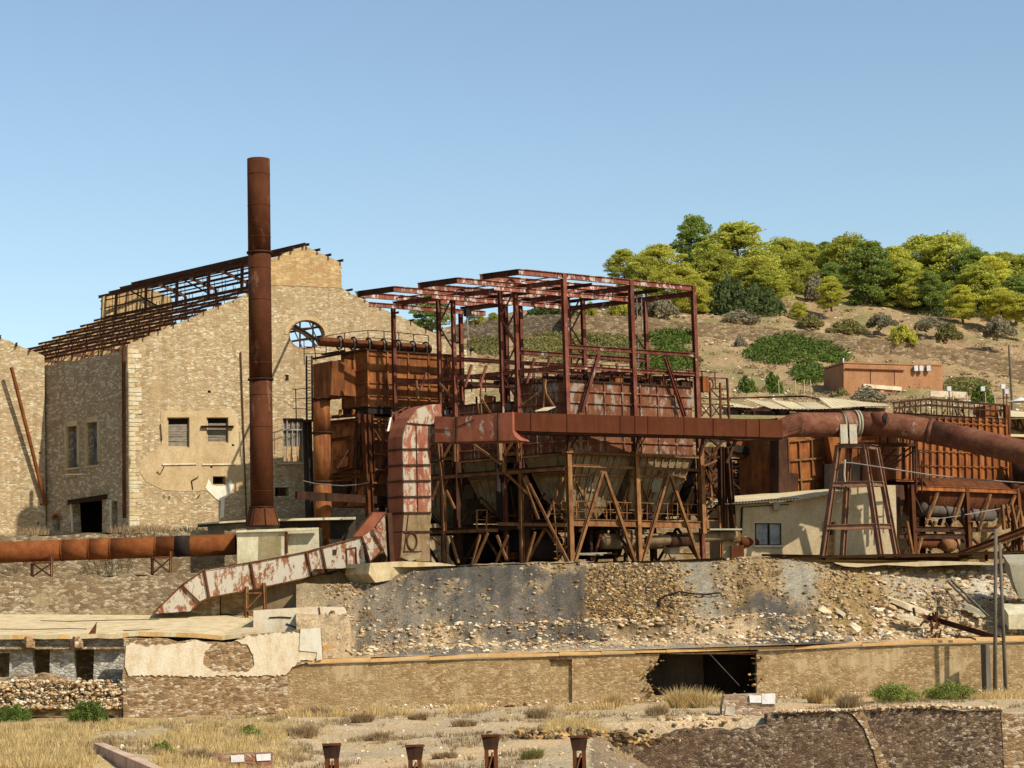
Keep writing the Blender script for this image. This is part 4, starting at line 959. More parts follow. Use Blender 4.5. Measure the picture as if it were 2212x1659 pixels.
mem(base, 'brace', M_LEG, PF.off(.1), '8', [(1480, 590, 1365, 640)], .1); mem(base, 'brace', M_RUST, PF.off(-2), '8', [(1390, 620, 1470, 880), (1380, 760, 1480, 620), (1400, 1060, 1500, 960), (620, 1170, 700, 1400), (470, 1230, 410, 1465), (880, 1400, 850, 1340), (1240, 1310, 1330, 1460)], .13)
mem(base, 'hanger', M_RUSTD, PF.off(.1), '8', [(290, 345, 205, 500), (880, 350, 790, 510), (1430, 370, 1345, 500)], .07)
rq = random.Random(57)
for i in range(30):
    x = rq.uniform(230, 1300); y = rq.uniform(560, 1000); k = rq.choice((-1, 1)); mem(base, 'strut', rq.choice((M_LEG, M_RUST, M_LEG)), PF.off(rq.uniform(-2.4, -.5)), '8', [(x, y, x + k * rq.uniform(25, 90), y + rq.uniform(90, 200))], rq.uniform(.05, .09))
for x in range(260, 1320, 88): mem(base, 'post', M_LEG, PF.off(-.3), '8', [(x, 950, x, 1130)], .05)
mem(base, 'handrail', M_LEG, PF.off(-.3), '8', [(180, 940, 1320, 972), (180, 1030, 1320, 1060)], .045)
# inner dark columns, deck beams, catwalk
for r, l, s_ in ((.3, LS[1], .42), (RS[1], LS[1], .34), (RS[2], LS[1], .34), (.0, LS[3], .42), (RS[1], LS[3], .34), (RS[2], LS[3], .3), (.2, LS[5], .34), (RS[1], LS[5], .3)):
    MB().bar(G(r, l, YARDZ - .2), G(r, l, ZB0 - .1), s_, s_, 'H', up=RU).build('column', M_RUSTD, base)
zd = PF.on(235, 1128, '8').z
for l in (LS[1], LS[3], LS[5]): MB().bar(G(-.3, l, zd), G(RS[2], l, zd), .3, .5, 'I').build('main_beam', M_RUSTD, base)
zq = colpl(0).on(933, 1030).z
for r, z, h in ((-.1, zq, .34), (-.1, zd - .1, .3), (RS[1], zd, .3), (RS[2], zd, .3), (RS[2], zq, .3)): MB().bar(G(r, -.1, z), G(r, LS[5], z), .2, h, 'I').build('side_beam', M_RUSTD, base)
for r in (0, RS[1], RS[2]):
    for a, b in ((0, LS[1]), (LS[2], LS[3]), (LS[4], LS[5])):
        mid = (a + b) / 2; 
        for e in (a + .2, b - .2): MB().bar(G(r, mid, zd - .2), G(r, e, YARDZ), .14, .14, 'H').build('brace', M_LEG if (r == 0 and a == 0) else M_RUSTD, base)
        for e in (a + .2, b - .2): MB().bar(G(r, e, zd + .3), G(r, mid, ZB0 - 2.4), .1).build('brace', M_RUSTD, base)
MB().obox(G(-.2, 1.0, zd + .26), dR * (RS[2] + .2), dL * 1.6, Vector((0, 0, .05))).build('walkway', M_RUSTD, base)
MB().obox(G(-.2, LS[2] + .4, zd + .26), dR * (RS[2] + .2), dL * 2.2, Vector((0, 0, .05))).build('walkway', M_RUSTD, base)
for l in (.9, LS[1] - .5, LS[2] + .6):
    for z in (.55, 1.05): MB().bar(G(.2, l, zd + .3 + z), G(RS[2], l, zd + .3 + z), .045).build('handrail', M_LEG, base)
    for k in range(9): r = .3 + k * (RS[2] - .4) / 8; MB().bar(G(r, l, zd + .3), G(r, l, zd + 1.35), .05).build('post', M_LEG, base)
# front-left face details (drawn on the left plane of the cells)
P = PL.off(.35)
mem(base, 'column', M_LEG, P, '7', [(1262, 700, 1275, 1470), (565, 600, 590, 870), (590, 870, 600, 1475), (1100, 430, 1120, 700), (545, 440, 565, 640), (690, 320, 690, 600), (1240, 420, 1245, 600)], .2, .2, 'H')
mem(base, 'brace', M_LEG, P.off(.1), '7', [(1300, 720, 1680, 1480), (1290, 740, 1420, 1100), (1385, 1210, 1310, 1470), (550, 770, 490, 930), (615, 850, 690, 1010), (655, 450, 590, 560), (1190, 430, 1120, 540), (850, 450, 1090, 620), (1130, 700, 1330, 880),
    (910, 1230, 840, 1490), (975, 1220, 860, 1490), (1055, 1240, 1140, 1450), (1150, 1240, 1050, 1470), (650, 1240, 720, 1480), (500, 1260, 560, 1320)], .13)
mem(base, 'side_beam', M_LEG, P, '7', [(490, 742, 1640, 660), (480, 1215, 1060, 1195), (1060, 1140, 1660, 1150), (580, 575, 690, 572), (1110, 537, 1240, 530)], .14, .18, 'I')
mem(base, 'hanger', M_OLIVE, P.off(.2), '7', [(1075, 440, 1082, 590)], .22)
for x0, y0 in ((880, 1020), ):
    g_ = P.off(.1); m = MB(); q = g_.ons([(880, 1020), (968, 1020), (962, 1190), (880, 1185)], '7')
    for i in range(4): m.bar(q[i], q[(i + 1) % 4], .07)
    m.bar(q[0].lerp(q[3], .5), q[1].lerp(q[2], .5), .06); m.build('lamp_cage', M_LEG, base)
# pipework and ladder at ground level
yp = root('yard_pipework', 'rusty horizontal pipe with flange and valves low beneath the hoppers', 'pipework', tuple(G(RS[1], 1.2, YARDZ)))
P = PF.off(-.9)
tub(yp, 'pipe', [P.on(880, 1290, '8'), P.on(1640, 1235, '8')], .33, M_OLIVE, 14); tub(yp, 'pipe', [P.on(1060, 1290, '8'), P.on(1240, 1278, '8')], .42, M_RUSTD, 14)
tub(yp, 'pipe', [P.off(-1.5).on(480, 1290, '8'), P.off(-1.5).on(1000, 1290, '8')], .5, M_OLIVE, 14)
MB().cbox(P.on(1650, 1250, '8'), .5, .5, .6).build('flange', M_LEG, yp)
tub(yp, 'motor', [P.on(1690, 1300, '8'), P.on(1830, 1300, '8')], .36, M_RUST, 12); MB().cbox(P.on(1660, 1380, '8'), .8, .5, .8).build('pump_body', M_RUST, yp)
for x in (1510, 1530, 1740, 1760): mem(yp, 'pipe_stub', M_LEG, P, '8', [(x, 1310, x, 1430)], .09)
mem(yp, 'valve_box', M_WWASH, P.off(-.8), '8', [(1090, 1300, 1090, 1400)], .8, .6)
mem(yp, 'post', M_LEG, P, '8', [(60, 940, 75, 1080), (75, 1080, 100, 1470), (165, 950, 165, 1470)], .07); mem(yp, 'post', M_RUSTD, P.off(-2), '8', [(380, 1170, 390, 1460), (600, 1380, 600, 1470), (690, 1390, 690, 1470)], .2)
mem(yp, 'rung', M_LEG, P, '8', [(68, y, 165, y) for y in range(960, 1460, 60)], .05)
plat = root('side_platform', 'small steel landing with railing beside the house at the right end of the hoppers', 'platform', tuple(PF.on(1500, 1230, '8')))
P = PF.off(-.5)
mem(plat, 'deck_edge', M_CONCG, P, '8', [(1380, 1190, 1660, 1190)], .9, .1); mem(plat, 'post', M_LEG, P, '8', [(1500, 980, 1510, 1210), (1385, 985, 1400, 1190), (1625, 1060, 1650, 1190)], .12)
mem(plat, 'handrail', M_LEG, P, '8', [(1385, 1020, 1500, 1010), (1385, 1110, 1500, 1110)], .06)
mem(plat, 'column', M_RUSTD, P.off(-.3), '8', [(1515, 470, 1525, 1210), (1575, 480, 1625, 1200)], .32, .32, 'H'); mem(plat, 'column', M_RUST, P.off(-.6), '8', [(1545, 470, 1552, 1190)], .25, .25, 'H')
mem(plat, 'brace', M_RUSTD, P, '8', [(1560, 380, 1370, 640), (1400, 380, 1500, 470), (1350, 560, 1500, 560), (1380, 600, 1450, 700)], .14)

rq = random.Random(56)
P = PF.off(-1.0)
for i in range(46):
    x = rq.uniform(1345, 1600); y = rq.uniform(470, 960); k = rq.choice((-1, 1))
    mem(plat, 'strut', rq.choice((M_LEG, M_RUST, M_RUSTD, M_RUSTO)), P.off(rq.uniform(-2.5, 0)), '8', [(x, y, x + k * rq.uniform(10, 90), y + rq.uniform(40, 170))], rq.uniform(.06, .15))
for y in (560, 700, 830, 905, 1010, 1100): mem(plat, 'girt', rq.choice((M_LEG, M_RUST)), P.off(-1.8), '8', [(1350, y, 1600, y + 4)], .14, .16, 'I')
MB().slab(P.off(-3.4).ons([(1340, 470), (1600, 470), (1600, 900), (1340, 900)], '8'), -P.n3 * .05).build('rusty_sheet', M_RUSTD, plat)
# ================================================================ ducts
# long brown rectangular duct, in welded sections
duct = root('long_duct', 'long dark brown rectangular steel duct across the front of the hoppers', 'duct', tuple(PD.on(1400, 925)))
xs = [1107, 1147, 1225, 1340, 1372, 1400, 1478, 1541, 1612, 1641, 1690]
def dtop(u): return 891 + (u - 1107) * .0278
def dbot(u): return 930.5 + (u - 1107) * .0253 if u > 1107 else 930
for a, b in zip(xs[:-1], xs[1:]):
    MB().slab(PD.ons([(a, dtop(a)), (b - .3, dtop(b)), (b - .3, dbot(b)), (a, dbot(a))]), -PD.n3 * 1.35).build('duct_section', M_DUCT, duct)
for u in xs[1:-1]: MB().bar(PD.off(.02).on(u, dtop(u)), PD.off(.02).on(u, dbot(u)), .035, .07).build('seam', M_DUCT, duct)
MB().slab(PD.off(-.15).ons([(1110, 930), (1690, 945), (1690, 949), (1600, 951), (1560, 946), (1110, 936)]), -PD.n3 * 1.0).build('bottom_ledge', M_RUSTD, duct)
mem(duct, 'bracket', M_RUSTD, PD.off(-.6), 'd', [(1232, 935, 1226, 975), (1380, 940, 1374, 980), (1520, 944, 1512, 985), (1590, 948, 1570, 1000)], .16)
M_PINK2 = metal('flaking_red_duct_paint', c('#a05c45'), c('#8c4c38'), c('#ad7059'), patch=1.9, pcol=c('#b3a08e'), thr=.57, streak=.3, var=.06)
# painted duct joining elbow and long duct
PJ = Pl(939, 118.6, 1107, 116.2)
jd = root('painted_duct', 'peeling red and white sheet-metal duct between the elbow and the brown duct', 'duct', tuple(PJ.on(1020, 930)))
def bx(u0, t0, b0, u1, t1, b1, nm='duct_section', mat=M_PINK, pl=PJ, th=1.35, z='7', par=None):
    return MB().slab(pl.ons([(u0, t0), (u1, t1), (u1, b1), (u0, b0)], z), -pl.n3 * th).build(nm, mat, par or jd)
bx(515, 205, 437, 700, 213, 437, mat=M_PINK2); bx(703, 213, 437, 1062, 178, 428, mat=M_PINK2)
MB().slab(PJ.ons([(1066, 180), (1188, 168), (1190, 330), (1205, 375), (1240, 405), (1255, 415), (1230, 420), (1066, 428)], '7'), -PJ.n3 * 1.3).build('duct_section', M_PINKL, jd)
for x, a, b in ((702, 210, 440), (1064, 176, 430)): mem(jd, 'flange', M_RUSTD, PJ.off(.03), '7', [(x, a, x, b)], .08)
mem(jd, 'bottom_edge', M_RUSTD, PJ.off(.02), '7', [(515, 437, 1230, 420)], .07); mem(jd, 'seam', M_RUST, PJ.off(.02), '7', [(705, 298, 860, 235), (670, 325, 672, 437), (520, 318, 660, 325)], .05)
# elbow duct
PE = Pl(870, 117.6, 930, 118.9)
el = root('elbow_duct', 'tall square duct with peeling red, white and olive paint, bending over at the top', 'duct', tuple(PE.on(890, 1212)))
ldep = -PE.n3 * 1.35
ldep = Vector((-.88, .95, 0)).normalized() * 1.4
la = ldep.normalized()
def eslab(pts, mat, nm): return (MB().slab(PE.ons(pts, '7'), ldep * .06).build(nm + '_face', mat, el), MB().slab([p + ldep * .062 for p in PE.ons(pts, '7')], ldep * .938).build(nm, M_PINKL, el))
eslab([(236, 488), (240, 380), (262, 300), (300, 215), (370, 140), (470, 105), (565, 100), (575, 205), (515, 212), (505, 285), (482, 340), (477, 484)], M_PINK, 'elbow')
ys = [492, 630, 768, 905, 1045]; 
for i in range(4): eslab([(238 + i * 2, ys[i] + 3), (478 + i * 1.5, ys[i] - 1), (479 + i * 1.5, ys[i + 1] - 3), (240 + i * 2, ys[i + 1])], M_PINK, 'duct_section')
eslab([(248, 1050), (486, 1048), (470, 1205), (235, 1210)], M_OLIVE, 'duct_section'); eslab([(235, 1214), (470, 1209), (475, 1465), (215, 1465)], M_OLIVE, 'duct_foot')
for i, y in enumerate(ys + [1210]):
    x0, x1 = 236 + i * 2, 480 + i
    MB().bar(PE.off(.05).on(x0, y, '7'), PE.off(.05).on(x1, y - 3, '7'), .1, .1).build('flange', M_RUSTD, el)
    a = PE.on(x0, y, '7'); MB().bar(a + Vector((-.03, -.03, 0)), a + ldep + Vector((-.03, -.03, 0)), .1, .1).build('flange', M_RUSTD, el)
mem(el, 'seam', M_RUSTD, PE.off(.03), '7', [(352, 275, 368, 1040), (240, 1380, 400, 1380), (285, 1060, 250, 1370)], .05); mem(el, 'seam', M_RUSTD, PE.off(.03), '7', [(275, 268, 505, 285)], .08)
m = MB(); cc_ = PE.off(.06).on(318, 1290, '7'); m.tube([cc_ + PE.d3 * (.36 * cos(a)) + Vector((0, 0, .5 * sin(a))) for a in [i * pi / 8 for i in range(17)]], .05, 6, False); hc = m.build('round_hatch', M_RUST, el)
MB().slab(PE.off(.35).ons([(225, 1430), (400, 1385), (385, 1440), (300, 1465)], '7'), -PE.n3 * .3).build('chute_lip', M_OLIVE, el)
# torn sheet at the elbow and hanging flap
tf = MB(); P = PE.off(.25).off(.0)
for k, (x, y, x2, y2) in enumerate(((185, 190, 230, 165), (215, 175, 300, 130), (200, 200, 290, 175), (240, 150, 300, 160), (180, 215, 190, 170))):
    tf.bar(P.on(x, y, '7') - dR * .3, P.on(x2, y2, '7') - dR * .3, .12, .04)
tf.build('torn_edge', M_PIPER, el)
MB().slab(P.ons([(128, 215), (142, 215), (118, 335), (100, 335)], '7'), Vector((0, .03, 0))).build('torn_flap', M_WHMETAL, el)
MB().bar(PE.off(.15).on(112, 1045, '7'), PE.off(.15).on(135, 1470, '7'), .3, .3, 'H', up=RU).build('post', M_RUSTD, el)
tag(MB().slab(PE.off(.6).ons([(-45, 1480), (240, 1464), (560, 1478), (700, 1500), (240, 1610), (0, 1650), (-60, 1570)], '7'), -PE.n3 * 2.4).build('concrete_footing', M_CONCF), 'stained pale concrete footing below the elbow duct, half buried by slag', 'footing')
# inclined chute
PH = Pl(400, 116.8, 830, 118.4)
ch = root('inclined_chute', 'sloping square chute with peeling white and rust-red paint running down to the low roof', 'chute', tuple(PH.on(550, 1300)))
def cs(pts, mat=M_CHUTE, nm='chute_section'): return MB().slab(PH.ons(pts, 'A'), -PH.n3 * 1.35 + Vector((0, 0, .12))).build(nm, mat, ch)
cs([(75, 1102), (312, 872), (452, 1005), (385, 1080)]); cs([(316, 866), (488, 748), (528, 965), (458, 1002)])
cs([(498, 758), (866, 692), (900, 900), (534, 965)]); cs([(872, 690), (1320, 604), (1358, 798), (904, 898)]); cs([(1326, 602), (1438, 572), (1478, 765), (1362, 796)])
cs([(1446, 570), (1770, 482), (1800, 690), (1484, 765)]); cs([(1774, 478), (1850, 425), (1935, 575), (1830, 680)]); cs([(1855, 418), (1870, 405), (1980, 470), (1975, 640), (1940, 575)], M_PINK)
cs([(1700, 475), (1860, 285), (1965, 280), (1870, 400), (1850, 425), (1780, 475)], M_PINKL); cs([(1880, 400), (1968, 285), (1980, 460)], M_PINK)
for a in ((310, 868, 455, 1008), (492, 750, 532, 968), (868, 688, 904, 900), (1322, 600, 1362, 800), (1442, 568, 1482, 768), (1770, 476, 1832, 684), (1852, 420, 1942, 582)):
    MB().bar(PH.off(.06).on(a[0], a[1], 'A'), PH.off(.06).on(a[2], a[3], 'A'), .13, .1).build('flange', M_RUST, ch)
for pts_ in ([(75, 1100), (312, 868), (490, 745), (866, 686), (1320, 600), (1442, 566), (1770, 476)], [(385, 1082), (455, 1008), (530, 970), (904, 902), (1362, 802), (1482, 770), (1832, 684), (1942, 580)]):
    for a, b in zip(pts_[:-1], pts_[1:]): MB().bar(PH.off(.04).on(*a, 'A'), PH.off(.04).on(*b, 'A'), .08, .08).build('edge_angle', M_RUST, ch)
m = MB(); q = PH.off(.05).ons([(1645, 575), (1722, 562), (1728, 700), (1650, 705)], 'A')
for i in range(4): m.bar(q[i], q[(i + 1) % 4], .05)
dr_ = m.build('inspection_door', M_RUST, ch)
MB().slab(PH.off(.03).ons([(1533, 582), (1565, 578), (1565, 622), (1533, 625)], 'A'), PH.n3 * -.02).build('hole', M_RUSTD, ch)
for k in ((1768, 690, 1775, 830), (1830, 690, 1840, 720)): MB().bar(PH.on(k[0], k[1], 'A'), PH.on(k[2], k[3], 'A'), .12).build('hanger', M_RUSTD, ch)
fs = root('chute_trestle', 'small rusty cross-braced trestle holding up the inclined chute', 'trestle', tuple(PH.off(.3).on(915, 1150, 'A')))
P = PH.off(.12)
mem(fs, 'leg', M_LEG, P, 'A', [(838, 880, 835, 1150), (975, 850, 990, 1155)], .17, .17, 'H'); mem(fs, 'cross_beam', M_LEG, P, 'A', [(838, 935, 965, 930)], .1)
mem(fs, 'brace', M_LEG, P.off(.08), 'A', [(958, 935, 835, 1065), (835, 1065, 905, 1140), (975, 1080, 900, 1140)], .07)
tag(MB().slab(PH.off(.75).ons([(725, 1160), (1012, 1152), (1012, 1235), (725, 1240)], 'A'), -PH.n3 * 1.0).build('concrete_pad', M_CONCG), 'plain grey concrete pad under the small chute trestle', 'footing')

# ================================================================ filter box with vertical pipe (behind, left of the frame)
QR = Pl(793.4, 127, 993, 131.2); QL = Pl(793.4, 127, 676, 129.8)
fb_ = root('filter_house', 'tall rust-orange ribbed filter house with piping and railing on its roof', 'filter house', (QR.on(793.4, 1100).x, QR.on(793.4, 1100).y, YARDZ))
qd = QL.d3 if QL.d3.x < 0 else -QL.d3
LEN = (QR.on(1000, 800) - QR.on(793.4, 800)).dot(QR.d3); DEP = abs((QL.on(744, 800) - QL.on(793.4, 800)).dot(qd)) + .2
top, bot = QR.on(793.4, 758).z, QR.on(793.4, 878).z
c0 = QR.on(793.4, 800); c0 = Vector((c0.x, c0.y, 0))
def Q(a, b, z): p = c0 + QR.d3 * a + qd * b; p.z = z; return p
MB().obox(Q(0, 0, bot), QR.d3 * LEN, qd * DEP, Vector((0, 0, top - bot))).build('casing', M_RUSTB, fb_)
MB().obox(Q(-.12, -.12, top + .003), QR.d3 * (LEN + .2), qd * (DEP + .2), Vector((0, 0, .1))).build('roof', M_RUSTD, fb_)
MB().obox(Q(-.0, 0, bot - .45), QR.d3 * LEN, qd * DEP, Vector((0, 0, .43))).build('skirt', M_BLACK, fb_)
for t in (0, .2, .43, .66, .93):
    z = bot + (top - bot) * t
    MB().bar(Q(-.05, -.05, z), Q(LEN, -.05, z), .1, .08).build('rib', M_RUSTB if t else M_RUSTD, fb_); MB().bar(Q(-.05, -.05, z), Q(-.05, DEP, z), .1, .08).build('rib', M_RUSTB if t else M_RUSTD, fb_)
for a in (0, 1.5, 3.1, 4.7, 6.2, 7.6): 
    if a < LEN: MB().bar(Q(a, -.05, bot), Q(a, -.05, top), .12, .1).build('stiffener', M_RUSTB, fb_)
for b in (1.0, DEP - .05): MB().bar(Q(-.05, b, bot), Q(-.05, b, top), .1, .1).build('stiffener', M_RUSTB, fb_)
# cabinet with bright opening, between house and pipe
P = QL.off(.9)
MB().slab(P.ons([(338, 300), (440, 282), (440, 575), (338, 570)], 'B'), -P.n3 * 1.6).build('cabinet', M_RUSTB, fb_)
MB().slab(P.off(.03).ons([(352, 425), (432, 420), (434, 560), (356, 560)], 'B'), -P.n3 * .025).build('streaked_panel', metal('ochre_streaks', c('#b98a4c'), c('#7d4a24'), c('#d8b06a'), streak=.1), fb_)
mem(fb_, 'cabinet_edge', M_CORN, P.off(.03), 'B', [(330, 300, 328, 570)], .16); mem(fb_, 'rib', M_RUSTD, P.off(.03), 'B', [(345, 418, 440, 418)], .07)
# lower dark body and its legs
lz1, lz0 = QR.on(793, 898).z, QR.on(793, 1090).z
MB().obox(Q(.5, .3, lz0), QR.d3 * (LEN - 2), qd * (DEP + 1.6), Vector((0, 0, lz1 - lz0))).build('lower_body', M_RUSTB, fb_)
for y in (770, 800, 930, 1050, 1175, 1285, 1405): mem(fb_, 'rib', M_LEG, QR.off(-.05), 'B', [(655, y - 2, 812, y + 8)], .1)
P = QL.off(.1)
MB().slab(P.ons([(335, 820), (560, 780), (560, 1150), (335, 1210)], 'B'), -P.n3 * .8).build('side_tank', M_RUSTB, fb_)
mem(fb_, 'shelf', M_RUST, P.off(.5), 'B', [(335, 800, 555, 768), (335, 752, 550, 735), (335, 940, 490, 915), (320, 1255, 560, 1232), (340, 1220, 560, 1195)], .2, .2, 'I')
for q in ([(345, 960), (470, 940), (480, 1020), (420, 1075), (345, 1050)], [(350, 1100), (470, 1070), (460, 1150), (350, 1175)]):
    MB().slab(P.off(.2).ons(q, 'B'), -P.n3 * .15).build('torn_panel', M_RUSTO, fb_)
mem(fb_, 'strut', M_RUSTO, P.off(.6), 'B', [(410, 690, 402, 740), (515, 690, 508, 735)], .16)
mem(fb_, 'leg', M_RUST, QR.off(.25), 'B', [(605, 730, 645, 1570), (640, 730, 655, 1200)], .4, .4, 'H'); mem(fb_, 'leg', M_RUSTD, QR.off(-.5), 'B', [(560, 700, 520, 1420), (575, 900, 530, 1150), (740, 1430, 745, 1520)], .3, .3, 'H')
mem(fb_, 'brace', M_RUST, QR.off(.3), 'B', [(655, 810, 812, 1070)], .09); mem(fb_, 'brace', M_RUSTD, QR.off(-.1), 'B', [(470, 1020, 380, 1170), (780, 1090, 690, 1280)], .09)
mem(fb_, 'base_beam', M_RUSTD, QR.off(.1), 'B', [(50, 1385, 820, 1430)], .3, .5)
MB().slab(QL.off(.4).ons([(330, 1270), (480, 1270), (440, 1390), (350, 1390)], 'B'), -QL.n3 * .5).build('outlet_hopper', M_RUSTD, fb_)
MB().slab(QL.off(.5).ons([(395, 1410), (465, 1400), (430, 1470)], 'B'), -QL.n3 * .3).build('outlet_hopper', M_RUST, fb_)
# platform, railing and ladder at the left
P = QL.off(1.2)
mem(fb_, 'wall_post', M_BLACK, QL.off(.4), 'B', [(125, 780, 150, 1600), (150, 780, 170, 1600)], .3)
MB().slab([P.on(-15, 770, 'B'), P.on(180, 770, 'B'), QL.off(-.6).on(180, 775, 'B'), QL.off(-.6).on(-15, 775, 'B')], Vector((0, 0, -.15))).build('landing', M_RUSTD, fb_)
mem(fb_, 'handrail', M_RUSTD, P, 'B', [(20, 528, 180, 515), (20, 605, 180, 600), (20, 680, 180, 690)], .045); mem(fb_, 'post', M_RUSTD, P, 'B', [(45, 528, 50, 770)], .05)
lad = MB(); 
mem(fb_, 'ladder_rail', M_BLACK, QL.off(.7), 'B', [(132, 255, 135, 790), (176, 255, 180, 790)], .09)
mem(fb_, 'ladder_rung', M_WHMETAL if False else M_CABLE, QL.off(.75), 'B', [(135, y, 178, y - 8) for y in range(270, 760, 27)], .04)
mem(fb_, 'ladder_rail', M_RUSTD, QL.off(.9), 'B', [(112, 120, 114, 330), (190, 110, 210, 300)], .045)
mem(fb_, 'handrail', M_RUSTD, QL.off(.9), 'B', [(112, 180, 250, 190), (112, 240, 250, 235)], .04)
mem(fb_, 'platform_edge', M_RUSTD, QL.off(.2), 'B', [(185, 280, 620, 200), (260, 245, 440, 215)], .2, .12)
# rooftop header pipe with collars
hp = [QR.off(-1.5).on(240, 140, 'B'), QR.off(-1.5).on(1130, 200, 'B')]
tub(fb_, 'header_pipe', hp, .30, M_RUST, 14)
for x in (395, 505, 625, 745, 865, 985, 1095):
    t = (x - 240) / 890; p = hp[0].lerp(hp[1], t); ax = (hp[1] - hp[0]).normalized()
    m = MB(); s_ = ax.cross(Vector((0, 0, 1))); m.tube([p + Vector((0, 0, .42 * sin(a))) + s_ * (.42 * cos(a)) for a in [i * pi / 8 for i in range(17)]], .07, 6, False); m.build('collar', M_RUSTD, fb_)
    MB().tube([p + Vector((.1, -.3, .3)), p + Vector((.15, -.45, -.2)), p + Vector((0, -.4, -.6))], .05, 6).build('hose', M_CABLE, fb_)
MB().tube([PG.off(-1.0).on(633, 700), hp[0]], .09, 8).build('feed_pipe', M_BLACK, fb_)
P = QR.off(-2.9); pr_ = [(290, 95), (440, 70), (630, 48), (760, 55), (880, 68), (1000, 80), (1120, 92)]
for a, b in zip(pr_[:-1], pr_[1:]):
    MB().bar(P.on(*a, 'B'), P.on(*b, 'B'), .05).build('handrail', M_RUSTD, fb_); MB().bar(P.on(b[0], b[1] + 60, 'B'), P.on(a[0], a[1] + 60, 'B'), .045).build('handrail', M_RUSTD, fb_)
for a in pr_: q = P.on(*a, 'B'); MB().bar(Vector((q.x, q.y, top)), q, .05).build('post', M_RUSTD, fb_)
# vertical pipe
vp = root('vertical_pipe', 'thick vertical rusty pipe with a box head, in front of the filter house', 'pipe', (QL.off(1.9).on(695, 1150).x, QL.off(1.9).on(695, 1150).y, YARDZ))
V = QL.off(1.9); vx = V.on(695.5, 950); vr = .56
def vpz(y): return V.on(255, y, 'B').z
for a, b in ((612, 876), (884, 1274), (1282, 1800)): flat_caps(MB().tube([Vector((vx.x, vx.y, max(YARDZ - .1, vpz(b)))), Vector((vx.x, vx.y, vpz(a)))], vr, 24).build('pipe_section', M_RUSTB, vp, True))
for y in (606, 880, 1278): flat_caps(MB().tube([Vector((vx.x, vx.y, vpz(y) - .07)), Vector((vx.x, vx.y, vpz(y) + .07))], vr + .08, 24).build('flange', M_RUSTD, vp, True))
MB().slab(V.off(.5).ons([(185, 325), (340, 295), (330, 572), (300, 598), (188, 598)], 'B'), -V.n3 * 1.2).build('box_head', M_RUSTB, vp)
# sagging cable between pole and pipe
cb = [V.off(1.2).on(x, y, 'B') for x, y in ((105, 1268), (200, 1290), (330, 1303), (430, 1308), (540, 1300), (640, 1283))]
tag(MB().tube(cb, .035, 5).build('sagging_cable', M_CABLE), 'pale cable sagging in front of the vertical pipe', 'cable')
# ================================================================ round pipe on the right and its tower
rp = root('overhead_pipe', 'big faded red-brown round pipe running off to the right above the works', 'pipe', (W(1900, 1200, 124.5).x, 124.5, YARDZ))
axis = [W(1714, 918, 122.9), W(1730, 917.5, 123.2), W(1815, 917.5, 124.3)]
ax2 = [W(1850, 915, 124.7), W(1900, 916, 125), W(1954, 921.5, 125), W(2010, 932, 124.6)]
ax3 = [W(2014, 933, 124.5), W(2098, 951, 123), W(2212, 978, 121), W(2400, 1025, 117.5)]
flat_caps(tub(rp, 'pipe_section', axis, [.75, .77, .77], M_PIPER, 28))
flat_caps(tub(rp, 'pipe_section', ax2, .77, M_PIPER, 28)); flat_caps(tub(rp, 'pipe_section', ax3, .76, M_PIPER, 28))
flat_caps(tub(rp, 'expansion_joint', [W(1815, 917, 124.3), W(1838, 916, 124.6)], .86, M_PIPER, 28))
for u in (1817, 1846, 1852): 
    flat_caps(tub(rp, 'joint_ring', [W(u - 2, 917 - (u - 1815) * .05, 124.3 + (u - 1815) * .01), W(u + 2, 917 - (u - 1815) * .05, 124.33 + (u - 1815) * .01)], .86, M_CONCG, 28))
flat_caps(tub(rp, 'joint_ring', [W(2007, 931.5, 124.6), W(2016, 933, 124.5)], .82, M_PIPER, 28))
tub(rp, 'branch_stub', [W(1885, 905, 124.6), W(1912, 903, 123.9)], .42, M_PIPER, 18); tub(rp, 'stub_mouth', [W(1912, 903, 123.9), W(1913, 903, 123.88)], .34, M_BLACK, 18)
# square to round transition between duct and pipe
a = PD.ons([(1690, 907), (1690, 945)]); sq = [a[0], a[0] - PD.n3 * 1.35, a[1] - PD.n3 * 1.35, a[1]]
m = MB(); n = 24; ctr_ = axis[0]; t_ = (axis[1] - axis[0]).normalized(); sx_ = t_.cross(Vector((0, 0, 1))).normalized(); rg = []; sqp = []
for k in range(n):
    an = 2 * pi * k / n; d_ = sx_ * cos(an) + Vector((0, 0, 1)) * sin(an); rg.append(ctr_ + d_ * .76)
    q = max(abs(cos(an)), abs(sin(an))); sqp.append((sq[0] + sq[1] + sq[2] + sq[3]) / 4 + (-PD.n3 * -.66) * (cos(an) / q) * (1 if (sx_.y < 0) else -1) + Vector((0, 0, .54)) * (sin(an) / q))
m.add(sqp + rg, [(k, (k + 1) % n, (k + 1) % n + n, k + n) for k in range(n)]); m.build('transition_piece', M_PIPER, rp)
tower = root('pipe_tower', 'four-legged tapering steel tower carrying the round pipe in front of the plastered house', 'tower', (W(1855, 1210, 124).x, 124, YARDZ))
legs = [((1200, 560, 'C'), (1050, 1640, 'C'), 122.6), ((1300, 560, 'C'), (1240, 1650, 'C'), 125.2), ((1440, 560, 'C'), (1600, 1640, 'C'), 122.6), ((215, 580, 'D'), (412, 1625, 'D'), 125.2)]
LG = []
for a, b, Y in legs:
    p, q = W(a[0], a[1], 124.3 + (Y - 124) * .4, a[2]), W(b[0], b[1], Y, b[2]); q.z = YARDZ - .1; LG.append((p, q)); MB().bar(q, p, .3, .3, 'H', up=Vector((.6, -.8, 0))).build('leg', M_TOWER, tower)
def lat(i, z): p, q = LG[i]; t = (z - q.z) / (p.z - q.z); return q.lerp(p, t)
